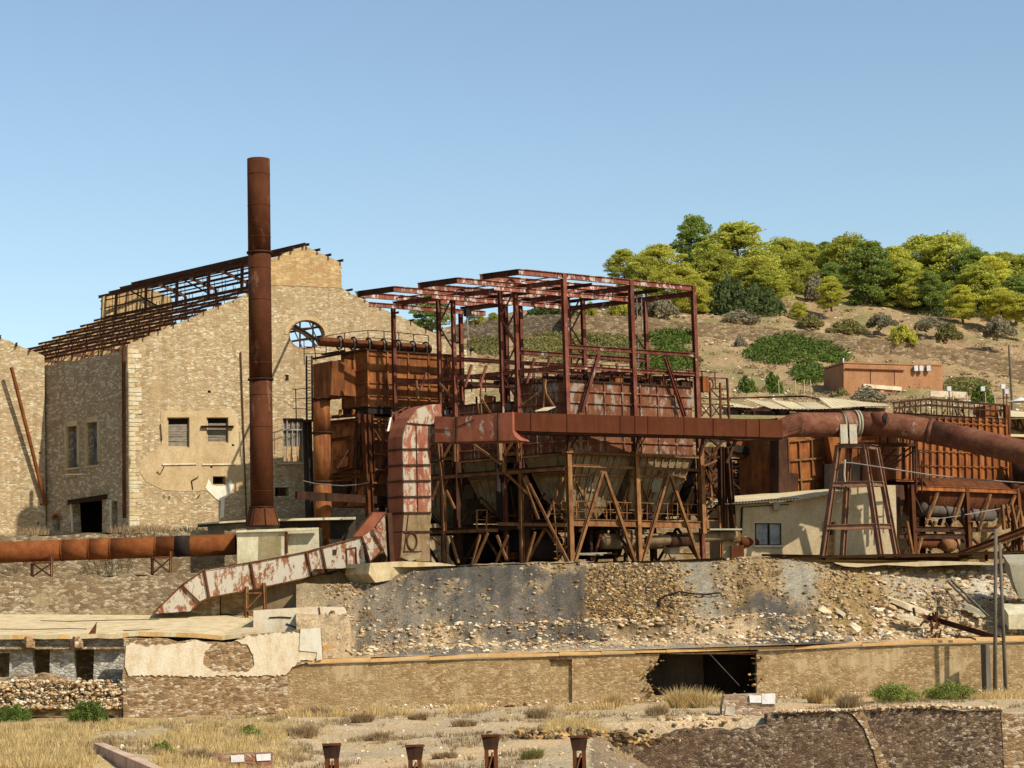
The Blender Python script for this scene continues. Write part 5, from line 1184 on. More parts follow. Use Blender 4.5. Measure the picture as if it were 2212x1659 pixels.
zA_, zB_ = W(1850, 1045, 123.5).z, W(1850, 1137, 123).z
for z in (zA_, zB_):
    for i, j in ((0, 2), (1, 3), (0, 1), (2, 3)): MB().bar(lat(i, z), lat(j, z), .26, .3, 'I').build('girt', M_TOWER, tower)
for i, j in ((0, 2), (1, 3), (0, 1), (2, 3)): MB().bar(LG[i][0], LG[j][0], .3, .3, 'I').build('top_beam', M_TOWER, tower)
for u in (1822, 1842): MB().cbox(W(u, 938, 123.6), .45, .5, 1.2).build('saddle', M_WWASH, tower)
MB().cbox(W(1850, 956, 124.3), 2.0, 1.6, .12).build('platform', M_RUST, tower)
wp = Pl(1875, 125.8, 1990, 126.6)
cat2 = root('pipe_walkway', 'dark steel walkway and stairs hanging beside the round pipe behind the tower', 'walkway', tuple(wp.on(1930, 1000)))
mem(cat2, 'deck_beam', M_RUSTD, wp, 'D', [(100, 555, 580, 552), (0, 540, 120, 560)], .5, .22); mem(cat2, 'handrail', M_RUSTD, wp, 'D', [(100, 370, 500, 355), (130, 460, 400, 465)], .06)
mem(cat2, 'post', M_RUSTD, wp, 'D', [(250, 370, 250, 550), (320, 380, 320, 550), (440, 360, 440, 550), (500, 355, 500, 560)], .07)
mem(cat2, 'post', M_OLIVE, wp, 'D', [(415, 480, 412, 760)], .12); mem(cat2, 'post', M_RUSTD, wp, 'D', [(580, 510, 585, 1000), (560, 560, 565, 880), (470, 580, 475, 870)], .14)
mem(cat2, 'stair_string', M_RUSTD, wp.off(.3), 'D', [(540, 570, 250, 800), (580, 600, 330, 770), (400, 590, 240, 740)], .1)
mem(cat2, 'brace', M_RUSTD, wp, 'D', [(285, 570, 240, 690), (290, 655, 420, 655), (180, 580, 270, 720), (610, 600, 620, 900), (640, 700, 640, 1000), (710, 480, 715, 900)], .07)
mem(cat2, 'rail', M_RUSTD, wp, 'D', [(590, 600, 720, 610), (590, 740, 720, 745), (590, 840, 720, 850), (560, 620, 720, 625)], .06)
cb = [W(x, y, 123.2, 'D') for x, y in ((-110, 715), (0, 724), (400, 785), (700, 832), (1100, 875), (1595, 908), (2000, 915))]
tag(MB().tube(cb, .045, 5).build('pale_cable', M_CABLE), 'long pale cable running from the tower to the right edge', 'cable')
tag(MB().tube([W(x, y, 123.2, 'C') for x, y in ((1262, 690), (1258, 770), (1255, 830), (1262, 900))], .06, 5).build('hanging_rope', M_PLANK), 'short pale knotted rope hanging on the pipe tower', 'rope')

# ================================================================ plastered house
PHO = Pl(1556, 128.0, 1938, 129.2)
house = root('plastered_house', 'low plastered house with pale corrugated roof, dark window and narrow doorway', 'house', tuple(PHO.on(1750, 1200)))
wl = PHO.ons([(130, 1640), (120, 1120), (760, 1085), (800, 1060), (1250, 985)], 'C') + ragged(PHO.ons([(1260, 975)], 'C') + PHO.ons([(60, 935), (250, 925), (395, 930)], 'D'), .5, .06, 4) + PHO.ons([(412, 1625)], 'D')
MB().slab(wl, -PHO.n3 * 4.5, [rect(PHO, 'C', 420, 1285, 668, 1492), rect(PHO, 'C', 1078, 1275, 1165, 1592)]).build('wall', M_CONCW, house)
P = PHO.off(.02)
MB().slab(PHO.off(-.25).ons([(415, 1280), (672, 1280), (672, 1496), (415, 1496)], 'C'), -PHO.n3 * .05).build('pane', M_GLASS, house)
m = MB(); P = PHO.off(-.15)
for a in ((422, 1285, 422, 1492), (548, 1285, 552, 1492), (668, 1285, 668, 1492), (420, 1287, 668, 1287), (420, 1490, 668, 1490)): m.bar(P.on(a[0], a[1], 'C'), P.on(a[2], a[3], 'C'), .09)
m.build('window_frame', M_RUSTD, house)
MB().bar(PHO.off(.1).on(410, 1500, 'C'), PHO.off(.1).on(690, 1500, 'C'), .22, .1).build('window_sill', M_WHITE, house)
for x in (1070, 1174): MB().bar(PHO.off(.04).on(x, 1270, 'C'), PHO.off(.04).on(x, 1590, 'C'), .14, .1).build('door_jamb', M_PLAS, house)
MB().slab(PHO.off(-.3).ons([(1078, 1395), (1165, 1395), (1165, 1592), (1078, 1592)], 'C'), -PHO.n3 * .2).build('blocked_doorway', M_BRICK, house)
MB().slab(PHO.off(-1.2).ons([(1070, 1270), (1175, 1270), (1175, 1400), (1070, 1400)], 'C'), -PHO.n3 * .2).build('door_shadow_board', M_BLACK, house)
MB().bar(PHO.off(.1).on(300, 1140, 'C'), PHO.off(.1).on(292, 1380, 'C'), .08).build('conduit', M_BLACK, house)
mem(house, 'conduit', M_RUSTD, PHO.off(.1), 'C', [(300, 1135, 740, 1110)], .05); MB().bar(PHO.off(.25).on(590, 1125, 'C'), PHO.off(.25).on(650, 1125, 'C'), .3, .5).build('wall_lamp', M_CONCG, house)
mem(house, 'rope', M_WHITE, PHO.off(.15), 'C', [(1245, 1005, 1235, 1060), (1235, 1060, 1180, 1090)], .07)
# pale sheet roof: near edge low, far edge higher
ne = [PHO.off(.7).on(x, y, 'C') for x, y in ((0, 1108), (430, 1085), (860, 1056))] + [PHO.off(.4).on(1250, 978, 'C')]
fe = [PHO.off(-3.8).on(x, y, 'C') for x, y in ((1100, 966), (700, 992), (220, 1030), (0, 1045))]
MB().slab(ne + fe, Vector((0, 0, -.07))).build('roof_sheet', M_SHEET, house)
m = MB()
for i in range(44):
    t = i / 43; a = (ne[0].lerp(ne[1], t * 3) if t < 1 / 3 else ne[1].lerp(ne[2], t * 3 - 1) if t < 2 / 3 else ne[2].lerp(ne[3], t * 3 - 2)); 
    m.bar(a + Vector((0, 0, -.03)), a + Vector((.12, .5, .08)), .1, .05)
m.build('corrugated_edge', M_RUST, house)
tag(MB().bar(PHO.off(.9).on(490, 1592, 'C'), PHO.off(1.2).on(1075, 1490, 'h'), .16, .2, 'I').build('curb_rail', M_RUST), 'rusty rail along the ground at the foot of the plastered house', 'rail') if False else None
cr = MB().bar(PHO.off(1.0).on(80, 74, 'h'), PHO.off(1.0).on(1560, 98, 'h'), .2, .26, 'I').build('curb_rail', M_RUST); tag(cr, 'rusty steel rail along the ground at the foot of the plastered house', 'rail')

# ================================================================ perforated brick stack and bars behind
PB_ = Pl(1556, 137, 1665, 138.6)
bs = root('perforated_brick_wall', 'wall of hollow orange bricks with rows of holes, between hoppers and house', 'wall', tuple(PB_.on(1610, 1100)))
hl = []
for j in range(4):
    for i in range(13):
        x = 200 + i * 26 + (j % 2) * 10; y = 912 + j * 30
        if x < 535: hl.append(rect(PB_, 'C', x, y, x + 15, y + 15))
MB().slab(PB_.ons([(150, 890), (555, 890), (555, 1300), (150, 1300)], 'C'), -PB_.n3 * .4, hl).build('brickwork', plain('hollow_brick', c('#c78f5e'), c('#b27b4c'), c('#d6a273'), 2), bs)
MB().slab(PB_.off(-.5).ons([(150, 890), (555, 890), (555, 1100), (150, 1100)], 'C'), -PB_.n3 * .1).build('backing', M_BLACK, bs)
MB().slab(PB_.off(-1.5).ons([(150, 590), (555, 590), (555, 895), (150, 895)], 'C'), -PB_.n3 * .3, [rect(PB_.off(-1.5), 'C', x, y, x + 36, y + 30) for x in (235, 290) for y in (640, 700, 760, 810)]).build('back_wall', M_RUIN, bs)
mem(bs, 'bar', M_RUST, PB_.off(.3), 'C', [(190, y, 535, y - 6) for y in (605, 645, 690, 735, 775, 830, 862)], .12, .14)
mem(bs, 'bar', M_RUSTD, PB_.off(.4), 'C', [(438, 670, 440, 840), (300, 870, 325, 1010), (350, 870, 325, 960)], .12)
mem(bs, 'hopper_plate', M_RUSTO, PB_.off(2), 'C', [(170, 540, 520, 585)], .5, 1.7); mem(bs, 'plate_edge', M_BLACK, PB_.off(2.2), 'C', [(170, 575, 520, 650)], .6, .5)
# ================================================================ right-hand filter works
QA = Pl(1681, 132.5, 1790, 135)
fr_ = root('ribbed_filter_works', 'large orange-rusty ribbed steel filter works on trestle legs at the right', 'filter house', tuple(QA.on(1850, 1200)))
MB().slab(QA.ons([(635, 300), (1240, 310), (1240, 520), (1090, 740), (1100, 1010), (640, 1020)], 'C'), -QA.n3 * 4).build('casing', M_RUSTO, fr_)
vd = (QL.d3 if QL.d3.x < 0 else -QL.d3)
MB().slab(QA.ons([(560, 480), (634, 480), (645, 820), (740, 830), (740, 1025), (560, 1020)], 'C'), QA.n3 * .9).build('shade_dark_corner', M_RUSTD, fr_)  # left face in darker rust, its shade put into the colour
mem(fr_, 'stiffener', M_LEG, QA.off(.1), 'C', [(650, 480, 655, 800), (730, 490, 742, 1000), (830, 510, 855, 1000), (948, 500, 965, 1000), (1060, 480, 1075, 980), (1150, 480, 1165, 760)], .12)
mem(fr_, 'rib', M_LEG, QA.off(.12), 'C', [(730, 520, 1060, 490), (740, 700, 1060, 675), (745, 888, 1090, 862)], .12)
QB = Pl(1781, 133.5, 1960, 134.5)
MB().slab(QB.ons([(1781, 900), (1960, 900), (1960, 1004), (1800, 1004)]), -QB.n3 * 3).build('casing', M_RUSTO, fr_)
MB().slab(QB.off(.12).ons([(1781, 1002), (1945, 1002), (1945, 1075), (1781, 1075)]), -QB.n3 * .5).build('recess_shade_slab', M_BLACK, fr_)  # black slab standing in for the shade of a recess
mem(fr_, 'stiffener', M_RUSTO, QB.off(.06), 'D', [(50, 550, 52, 720), (75, 550, 77, 725), (110, 560, 112, 700)], .06)
QC = Pl(1935, 131.5, 2183, 140.5); CU_ = lambda x, y: QC.on(x, y, 'D')
MB().slab([CU_(400, 285), CU_(1430, 345), CU_(1475, 905), CU_(400, 872)], -QC.n3 * 5).build('casing', M_RUSTO, fr_)
for i in range(16):
    x0 = 480 + i * 63; sk = (x0 - 720) * .03
    MB().slab([QC.off(.22).on(x0, 300, 'D'), QC.off(.05).on(x0 + 42, 302, 'D'), QC.off(.05).on(x0 + 42 + sk, 880, 'D'), QC.off(.22).on(x0 + sk, 878, 'D')], -QC.n3 * .2).build('rib_panel', M_RUSTO, fr_)
mem(fr_, 'rib', M_RUSTO, QC.off(.24), 'D', [(600, 745, 1450, 765), (700, 610, 1450, 640), (480, 330, 1430, 372)], .06)
mem(fr_, 'skirt_beam', M_RUSTO, QC.off(.4), 'D', [(400, 885, 1455, 912), (640, 925, 1455, 915)], .12, .14, 'I')
mem(fr_, 'foot', M_RUSTO, QC.off(.2), 'D', [(x, 890, x, 945) for x in (640, 720, 880, 1030, 1155, 1300, 1445)], .14)
mem(fr_, 'cap_beam', M_RUSTD, QC.off(.1), 'D', [(380, 268, 1440, 330)], .2, .3, 'I')
# railings on its roof
for off_, dy in ((-.2, 0), (-2.4, -10)):
    P = QC.off(off_)
    mem(fr_, 'handrail', M_RUSTD, P, 'D', [(370, 165 + dy, 690, 130 + dy), (690, 130 + dy, 1430, 190 + dy), (380, 215 + dy, 690, 185 + dy), (690, 185 + dy, 1430, 240 + dy)], .07)
    mem(fr_, 'post', M_RUSTD, P, 'D', [(x, 165 - (x - 370) * .1 + dy if x < 690 else 130 + (x - 690) * .08 + dy, x, 290) for x in range(380, 1440, 50)], .06)
mem(fr_, 'post', M_RUST, QC.off(.1), 'D', [(1445, 190, 1450, 450), (1420, 180, 1422, 300)], .25); mem(fr_, 'roof_box', M_RUSTO, QC.off(-1), 'D', [(1220, 200, 1220, 320), (1280, 195, 1280, 320)], .8)
rr = random.Random(31)
for i in range(26):
    x = rr.uniform(400, 1420); P = QC.off(rr.uniform(-3, -.5)); mem(fr_, 'roof_rod', rr.choice((M_RUSTD, M_RUST)), P, 'D', [(x, rr.uniform(200, 260), x + rr.uniform(-50, 50), rr.uniform(250, 300))], .07)
# legs and truss below
QT = Pl(1968, 130.2, 2197, 138.3); 
for x, y0, y1, s_ in ((540, 925, 1600, .32), (1052, 940, 1560, .3), (1532, 960, 1400, .3)):
    a, b = QT.on(x, y0, 'D'), QT.on(x, y1, 'D'); MB().bar(Vector((a.x, a.y, YARDZ - .1)), a, s_, s_, 'H', up=RU).build('column', M_RUST, fr_)
mem(fr_, 'truss_beam', M_RUSTO, QT.off(.05), 'D', [(545, 955, 1045, 972), (1060, 972, 1530, 990)], .16, .3, 'I')
mem(fr_, 'truss_beam', M_RUSTD, QT.off(-.2), 'D', [(450, 1340, 1330, 1345), (430, 1405, 1080, 1410)], .2, .34, 'I')
mem(fr_, 'brace', M_LEG, QT.off(.1), 'D', [(790, 1000, 680, 1290), (1030, 1005, 945, 1255), (1280, 1015, 1180, 1345), (1512, 1025, 1420, 1260), (500, 1270, 560, 1600), (640, 1420, 600, 1560)], .16)
mem(fr_, 'brace', M_RUSTD, QT.off(-.4), 'D', [(800, 1005, 925, 1280), (560, 1010, 640, 1180), (1065, 1060, 1180, 1330), (1290, 1020, 1340, 1150), (900, 1300, 1000, 1540), (860, 1280, 1010, 1560), (1100, 1420, 1210, 1520), (1200, 1500, 1310, 1380), (1380, 1560, 1480, 1430), (1390, 1440, 1490, 1560), (1530, 1440, 1420, 1560), (720, 1270, 790, 1430), (760, 1270, 730, 1330)], .13)
mem(fr_, 'brace', M_RUST, QT.off(-3.5), 'D', [(620, 1010, 720, 1300), (900, 1010, 800, 1300), (1000, 1250, 1100, 1380), (1340, 1160, 1440, 1330), (1500, 1160, 1330, 1330), (1390, 1080, 1450, 1270)], .2)
mem(fr_, 'leg', M_RUSTD, QT.off(-3.6), 'D', [(640, 1000, 650, 1600), (890, 1180, 890, 1460), (1090, 1270, 1080, 1540), (1500, 1000, 1500, 1600), (1420, 950, 1430, 1300)], .3, .3, 'H')
MB().slab(QT.off(-1).ons([(400, 925), (470, 930), (480, 1050), (445, 1240), (400, 1240)], 'D'), -QT.n3 * 2).build('side_plate', M_RUSTD, fr_)
# big belly of the hopper trough under the ribs
m = MB(); s0, s1 = QT.off(-1.6).on(560, 1040, 'D'), QT.off(-1.6).on(1530, 1060, 'D'); flat_caps(m.tube([s0, s1], 1.35, 24).build('trough', M_RUST, fr_, True))
tub(fr_, 'wrapped_pipe', [QT.off(-.8).on(x, y, 'D') for x, y in ((640, 1150), (860, 1165), (1000, 1200), (1290, 1210))], .45, plain('brown_lagging', c('#5c5248'), c('#443a31'), c('#776b5e')), 14)
tub(fr_, 'screw_conveyor', [QT.off(-.6).on(570, 1470, 'D'), QT.off(-.6).on(920, 1470, 'D')], .35, M_RUST, 14); tub(fr_, 'motor', [QT.off(.2).on(850, 1490, 'D'), QT.off(.2).on(920, 1490, 'D')], .42, M_LEG, 14)
for i in range(16):
    x = rr.uniform(430, 1000); y = rr.uniform(1380, 1560); mem(fr_, 'machine_piece', rr.choice((M_RUSTD, M_RUST, M_BLACK)), QT.off(rr.uniform(-3, 0)), 'D', [(x, y, x + rr.uniform(-60, 60), y + rr.uniform(10, 60))], rr.uniform(.12, .4))
mem(fr_, 'wire', M_CABLE, QT.off(1), 'D', [(680, 1255, 1000, 1215), (1040, 1205, 1460, 1132)], .05)
# inclined conveyor at the right edge
PV = Pl(2060, 124.5, 2212, 123.6)
cv = root('inclined_conveyor', 'orange-rusty inclined conveyor trough rising to the right edge', 'conveyor', (PV.on(2090, 1205).x, PV.on(2090, 1205).y, YARDZ))
mem(cv, 'trough_beam', M_LEG, PV, 'D', [(985, 1610, 1900, 1262)], .35, .3, 'I'); mem(cv, 'trough_beam', M_RUST, PV.off(-.9), 'D', [(985, 1570, 1900, 1222)], .3, .3, 'I')
mem(cv, 'bed', M_LEG, PV.off(-.45), 'D', [(985, 1592, 1900, 1243)], .75, .06)
mem(cv, 'support', M_RUST, PV.off(-.3), 'D', [(1240, 1520, 1245, 1640), (1500, 1430, 1505, 1640), (1560, 1400, 1565, 1640)], .14); mem(cv, 'brace', M_RUSTD, PV.off(-.4), 'D', [(1400, 1480, 1495, 1600), (1495, 1470, 1400, 1610), (1510, 1440, 1590, 1580), (1590, 1440, 1510, 1600)], .1)
ps = root('pipe_stack_right', 'bundle of rusty and pale rods leaning at the right edge above the conveyor', 'rods', tuple(PV.off(-4).on(2150, 1160)))
ps.name = 'leaning_rods'
for i in range(10): x = rr.uniform(1300, 1590); mem(ps, 'rod', rr.choice((M_LEG, M_RUST, M_OLIVE)), PV.off(rr.uniform(-5, -3)), 'D', [(x, rr.uniform(1100, 1180), x + rr.uniform(-80, 60), rr.uniform(1230, 1420))], rr.uniform(.08, .2))
# machinery at the far right behind the pipe
fm = root('far_machinery', 'dark rusty tank and pipes at the right edge behind the ribbed filter works', 'machinery', tuple(W(2200, 1120, 139)))
for a, b, r_, mt in (((2186, 1015), (2260, 1015), .9, M_RUSTD), ((2186, 1060), (2260, 1062), .5, M_RUST), ((2190, 985), (2194, 1120), .35, M_RUSTO)): tub(fm, 'tank' if r_ > .6 else 'pipe', [W(a[0], a[1], 139), W(b[0], b[1], 139)], r_, mt, 16)
# ================================================================ shed with pale corrugated roof, on the bank behind
shed = root('corrugated_shed', 'long open shed with sagging pale corrugated roof sheets behind the duct', 'shed', tuple(W(1760, 900, 150)))
def sheet(par, q, Yn, Yf, seed):
    """q: near-left, near-right, far-right, far-left in picture points"""
    a, b, c_, d = W(*q[0], Yn, 'C'), W(*q[1], Yn, 'C'), W(*q[2], Yf, 'C'), W(*q[3], Yf, 'C'); n_ = max(6, int((b - a).length / .14)); m = MB(); nn = 2
    for j in range(nn):
        for i in range(n_ + 1):
            p = a.lerp(b, i / n_).lerp(d.lerp(c_, i / n_), j / (nn - 1)); p = p + Vector((0, 0, .04 * (i % 2))); m.v.append(p)
    for i in range(n_): m.f.append((i, i + 1, i + n_ + 2, i + n_ + 1))
    k = len(m.v); m.v += [p - Vector((0, 0, .03)) for p in m.v[:k]]; m.f += [(f[3] + k, f[2] + k, f[1] + k, f[0] + k) for f in m.f[:n_]]
    return m.build('roof_sheet', M_SHEET, par)
for q in (((580, 216), (760, 222), (560, 150), (300, 115)), ((765, 222), (930, 222), (760, 150), (570, 130)), ((940, 222), (1130, 216), (1010, 152), (800, 155)), ((1140, 214), (1380, 196), (1230, 126), (1010, 112)), ((1385, 196), (1700, 190), (1659, 175), (1240, 128)), ((170, 196), (400, 212), (320, 178), (180, 160))):
    sheet(shed, q, 149, 156, 1)
mem(shed, 'purlin', M_RUSTD, Pl(1500, 155.5, 2000, 155.5), 'C', [(100, 118, 890, 100), (430, 108, 900, 98), (890, 98, 1100, 140), (1400, 140, 1659, 155), (160, 175, 300, 180)], .1, .1)
mem(shed, 'purlin', M_RUSTD, Pl(1500, 149.3, 2000, 149.3), 'C', [(100, 210, 640, 232), (580, 228, 1400, 228)], .15, .2)
mem(shed, 'post', M_RUSTD, Pl(1500, 150, 2000, 150), 'C', [(x, 225, x, 420) for x in (170, 275, 410, 620, 730, 880, 1060)], .14); mem(shed, 'brace', M_RUSTD, Pl(1500, 150.2, 2000, 150.2), 'C', [(275, 220, 410, 320), (620, 230, 720, 320), (330, 240, 520, 300)], .12)
sh2 = root('corrugated_shed', 'second pale shed roof with a lattice girder at the right edge', 'shed', tuple(W(2200, 960, 150)))
for q in (((2965, 262), (3200, 300), (3180, 250), (2950, 222)), ((2960, 462), (3200, 480), (3190, 430), (2965, 430))): pass
def sheetD(par, q, Yn, Yf):
    a, b, c_, d = W(*q[0], Yn, 'D'), W(*q[1], Yn, 'D'), W(*q[2], Yf, 'D'), W(*q[3], Yf, 'D'); MB().slab([a, b, c_, d], Vector((0, 0, -.05))).build('roof_sheet', M_SHEET, par)
sheetD(sh2, ((1462, 285), (1900, 330), (1860, 270), (1465, 230)), 147, 153); sheetD(sh2, ((1470, 470), (1900, 480), (1880, 440), (1475, 432)), 143, 149)
mem(sh2, 'girder_chord', M_RUSTD, Pl(2100, 146, 2300, 146), 'D', [(1460, 298, 1900, 320), (1475, 395, 1900, 500)], .14); mem(sh2, 'girder_web', M_RUSTD, Pl(2100, 146, 2300, 146), 'D', [(1480, 300, 1530, 400), (1540, 300, 1540, 400), (1550, 305, 1600, 420), (1650, 310, 1600, 420)], .09)
# bank behind the works
bank = tag(MB().slab([W(600, 1260, 146.2), W(600, 1010, 146.2)] + ragged([W(u, hill_v(u, 146) - 1, 146.2) for u in (700, 900, 1000, 1130, 1330, 1500, 1700, 2000, 2400)], 1.0, .12, 5) + [W(2400, 1260, 146.2)], Vector((0, .8, 0))).build('bank_wall', M_LOW), 'tall tan stone bank wall seen through the legs of the plant', 'wall')

# ================================================================ things on the hillside
OB, OC = Pl(1822.6, 178, 2036.5, 183), Pl(1822.6, 178, 1778, 182.5)
ob = root('orange_building', 'plain flat-roofed orange building alone on the hillside', 'building', tuple(OB.on(1822.6, 845)))
dpt = OC.on(1778, 800) - OC.on(1822.6, 800); dpt.z = 0
MB().slab(OB.ons([(1822.6, 786), (2036.5, 791.5), (2036.5, 870), (1822.6, 870)]), dpt).build('wall', M_BRRED, ob)
t0, t1 = OB.off(.06).on(1821, 784.5), OB.off(.06).on(2038, 790); MB().slab([t0, t1, t1 + dpt, t0 + dpt], Vector((0, 0, .14))).build('roof', M_BRRED, ob)
mem(ob, 'gutter', M_RUST, OB.off(.12), '9', [(715, 78, 1165, 92)], .1); mem(ob, 'wall_joint', M_RUST, OB.off(.03), '9', [(908, 90, 908, 190), (1090, 90, 1090, 205)], .05)
MB().bar(OB.off(.1).on(850, 208, '9'), OB.off(.1).on(1140, 232, '9'), .2, .35).build('plinth_strip', M_WHITE, ob)
for x in (1252, 1292, 1348): MB().cbox(OB.off(.3).on(x, 76, '9'), .35, .4, .5).build('flood_lamp', M_WHMETAL, ob)
MB().bar(OB.off(.5).on(700, 30, '9'), OB.off(.5).on(700, -2, '9'), .12).build('roof_lamp', M_WHMETAL, ob)
tag(MB().slab([W(1365, 244, 174, '9'), W(1640, 255, 174, '9'), W(1640, 300, 174, '9'), W(1365, 290, 174, '9')], Vector((0, .3, 0))).build('low_wall', M_WHITE), 'short pale garden wall right of the orange building', 'wall')
def hwall(us, vt, vb, Y, mat, label, seed):
    tp = ragged([W(u, v, Y) for u, v in zip(us, vt)], 1.2, .16, seed); bt = [W(u, v, Y) for u, v in zip(us, vb)][::-1]
    return tag(MB().slab(bt[-1:] + tp + bt[:-1], Vector((0, 1.6, 0))).build('dry_stone_wall', mat), label, 'wall')
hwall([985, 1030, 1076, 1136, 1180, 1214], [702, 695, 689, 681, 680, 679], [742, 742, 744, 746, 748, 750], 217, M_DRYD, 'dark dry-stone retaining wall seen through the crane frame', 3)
hwall([1215, 1290, 1360, 1500], [679, 681, 682, 694], [750, 752, 754, 760], 216, M_DRY, 'tan dry-stone wall behind the right part of the crane frame', 4)
hwall([1500, 1640, 1760, 1900, 2050, 2240, 2400], [697, 706, 716, 732, 752, 776, 790], [748, 752, 764, 785, 808, 838, 855], 213, M_DRY, 'long tan dry-stone terrace wall crossing the hillside to the right edge', 5)
def pole(u, v0, v1, Y, r_, label, mat=M_WOOD, lamp=False, cat='pole'):
    p = root('utility_pole', label, cat, tuple(W(u, v1, Y))); a, b = W(u, v1, Y), W(u, v0, Y); b = Vector((a.x, a.y, b.z)); MB().tube([a, b], [r_, r_ * .8], 8).build('shaft', mat, p)
    if lamp: MB().cbox(b, .3, .3, .35).build('lamp', M_WHMETAL, p)
    return p
pole(2187, 745, 892, 158, .1, 'tall thin dark pole on the hill near the right edge')
pole(2126, 840, 905, 152, .05, 'thin lamp post above the right filter works, the left of three', M_RUST, True)
pole(2246 if False else 2297, 800, 905, 152, .05, 'thin lamp post out at the right edge', M_RUST, True)
for u, v0 in ((2053, 840), (2170, 835), (2177, 846)): pole(u, v0, 905, 150, .05, {2053: 'thin lamp post rising behind the railing of the ribbed filter works', 2170: 'taller of two close thin lamp posts near the right edge', 2177: 'shorter of two close thin lamp posts near the right edge'}[u], M_RUST, True)
um = MB(); a = W(2205, 868, 156); um.tube([a + Vector((0, 0, .0)), a + Vector((0, 0, .35))], [1.0, .1], 14); tag(um.build('parasol', M_WHMETAL), 'small white parasol top at the right edge below the tall pole', 'parasol')
fc = root('wire_fence', 'thin wire fence of slender posts on the hillside by the orange building', 'fence', tuple(W(1700, 850, 172)))
for i, u in enumerate((1683, 1719, 1738, 1752, 2060, 2090, 2130, 2150)): a = W(u, 858 if u < 1800 else 885, 168); MB().bar(a, a + Vector((0, 0, 1.5)), .06).build('post', M_PLANK, fc)
# ================================================================ low roofed ruin at the left
lr = root('roofed_ruin', 'long low ruin with tan slab roof and open whitewashed bays at the left', 'building', tuple(W(250, 1530, 110)))
nr = [W(x, y, 110.2, 'e') for x, y in ((-500, 452), (0, 446), (480, 441), (700, 440), (1000, 436), (1040, 424), (1330, 424), (1640, 436), (1800, 452), (1960, 432), (2080, 420))]
fr2 = [W(x, y, 118.25, 'e') for x, y in ((2080, 285), (1500, 262), (850, 262), (400, 268), (-500, 272))]
nr = ragged(nr, .6, .035, 8)
MB().slab(nr + fr2, Vector((0, 0, -.16))).build('roof', M_ROOFC, lr)
for a, b in zip(nr[:-1], nr[1:]):
    MB().bar(a + Vector((0, -.04, -.1)), b + Vector((0, -.04, -.1)), .12, .24).build('roof_edge', M_CORN if R.random() < .5 else M_ROOFC, lr)
MB().slab([W(715, 440, 110.15, 'e') + Vector((0, 0, .01)), W(785, 340, 114, 'e') + Vector((0, 0, .02)), W(775, 440, 110.15, 'e') + Vector((0, 0, .02))], Vector((0, 0, .02))).build('rusty_plate', M_RUST, lr)
P = Pl(0, 110.8, 300, 110.8); ez = lambda x, y: P.on(x, y, 'e')
MB().slab(P.ons([(-500, 455), (1010, 455), (1010, 900), (-500, 900)], 'e'), Vector((0, .5, 0)), [P.ons([(-20, 590), (78, 590), (74, 780), (-20, 790)], 'e'), P.ons([(262, 560), (405, 560), (402, 765), (268, 765)], 'e'), P.ons([(602, 560), (762, 560), (755, 840), (604, 835)], 'e')]).build('whitewashed_wall', M_WWST, lr)
MB().slab([W(-500, 430, 115.2, 'e'), W(1010, 430, 115.2, 'e'), W(1010, 900, 115.2, 'e'), W(-500, 900, 115.2, 'e')], Vector((0, .3, 0))).build('back_wall', M_TERR, lr)
for y, o_ in ((548, .3),): MB().bar(P.off(o_).on(-500, y, 'e'), P.off(o_).on(1000, y, 'e'), .5, .12).build('ledge', M_RUIN, lr)
for x in (230, 620): MB().bar(P.off(.5).on(x, 455, 'e'), P.off(.5).on(x, 545, 'e'), .5, .6).build('pier_head', M_RUIN, lr)
for k, pts_ in enumerate(([(0, 402), (280, 405), (560, 398), (700, 402)], [(330, 335), (560, 340), (900, 330), (1180, 326), (1290, 322)], [(1000, 415), (1250, 405), (1500, 412)])):
    q_ = []
    for x, y in pts_:
        t = (440 - y) / 172; q_.append(W(x, y, 110.2 + 8 * t * (1 if t > .1 else .8), 'e') + Vector((0, 0, .05)))
    MB().tube(q_, .022, 4).build('roof_crack', M_RUSTD, lr)
# broken parapet wall in front of the bays, with its rubble
tp = ragged([W(x, y, 109.3, 'e') for x, y in ((-500, 800), (0, 790), (160, 765), (380, 760), (520, 800), (640, 850), (780, 840), (930, 850), (985, 930))], .3, .1, 11)
bw = MB().slab([W(-500, 1100, 109.3, 'e')] + tp + [W(990, 1100, 109.3, 'e')], Vector((0, .9, 0))).build('broken_parapet', M_RUIN); tag(bw, 'broken rubble parapet wall with tumbled stones at the lower left', 'wall')
def rub(name, n, pts, rad, mat, label, seed, r0=.06, r1=.3):
    rnd = random.Random(seed); m = MB()
    for i in range(n):
        p = rnd.choice(pts); q = p + Vector((rnd.gauss(0, rad), rnd.gauss(0, rad * .4), abs(rnd.gauss(0, rad * .12)))); m.rock(q, r0 + (r1 - r0) * rnd.random() ** 2.5, rnd, .65)
    return struct(m.build(name, mat), label, 'stuff')
rub('parapet_rubble', 2600, [W(R.uniform(-60, 1000), 1040 - 230 * R.random() ** 1.4, 108.95, 'e') for _ in range(900)], .3, M_ROCKP, 'tumbled pale stones below the broken parapet', 41, .03, .17)
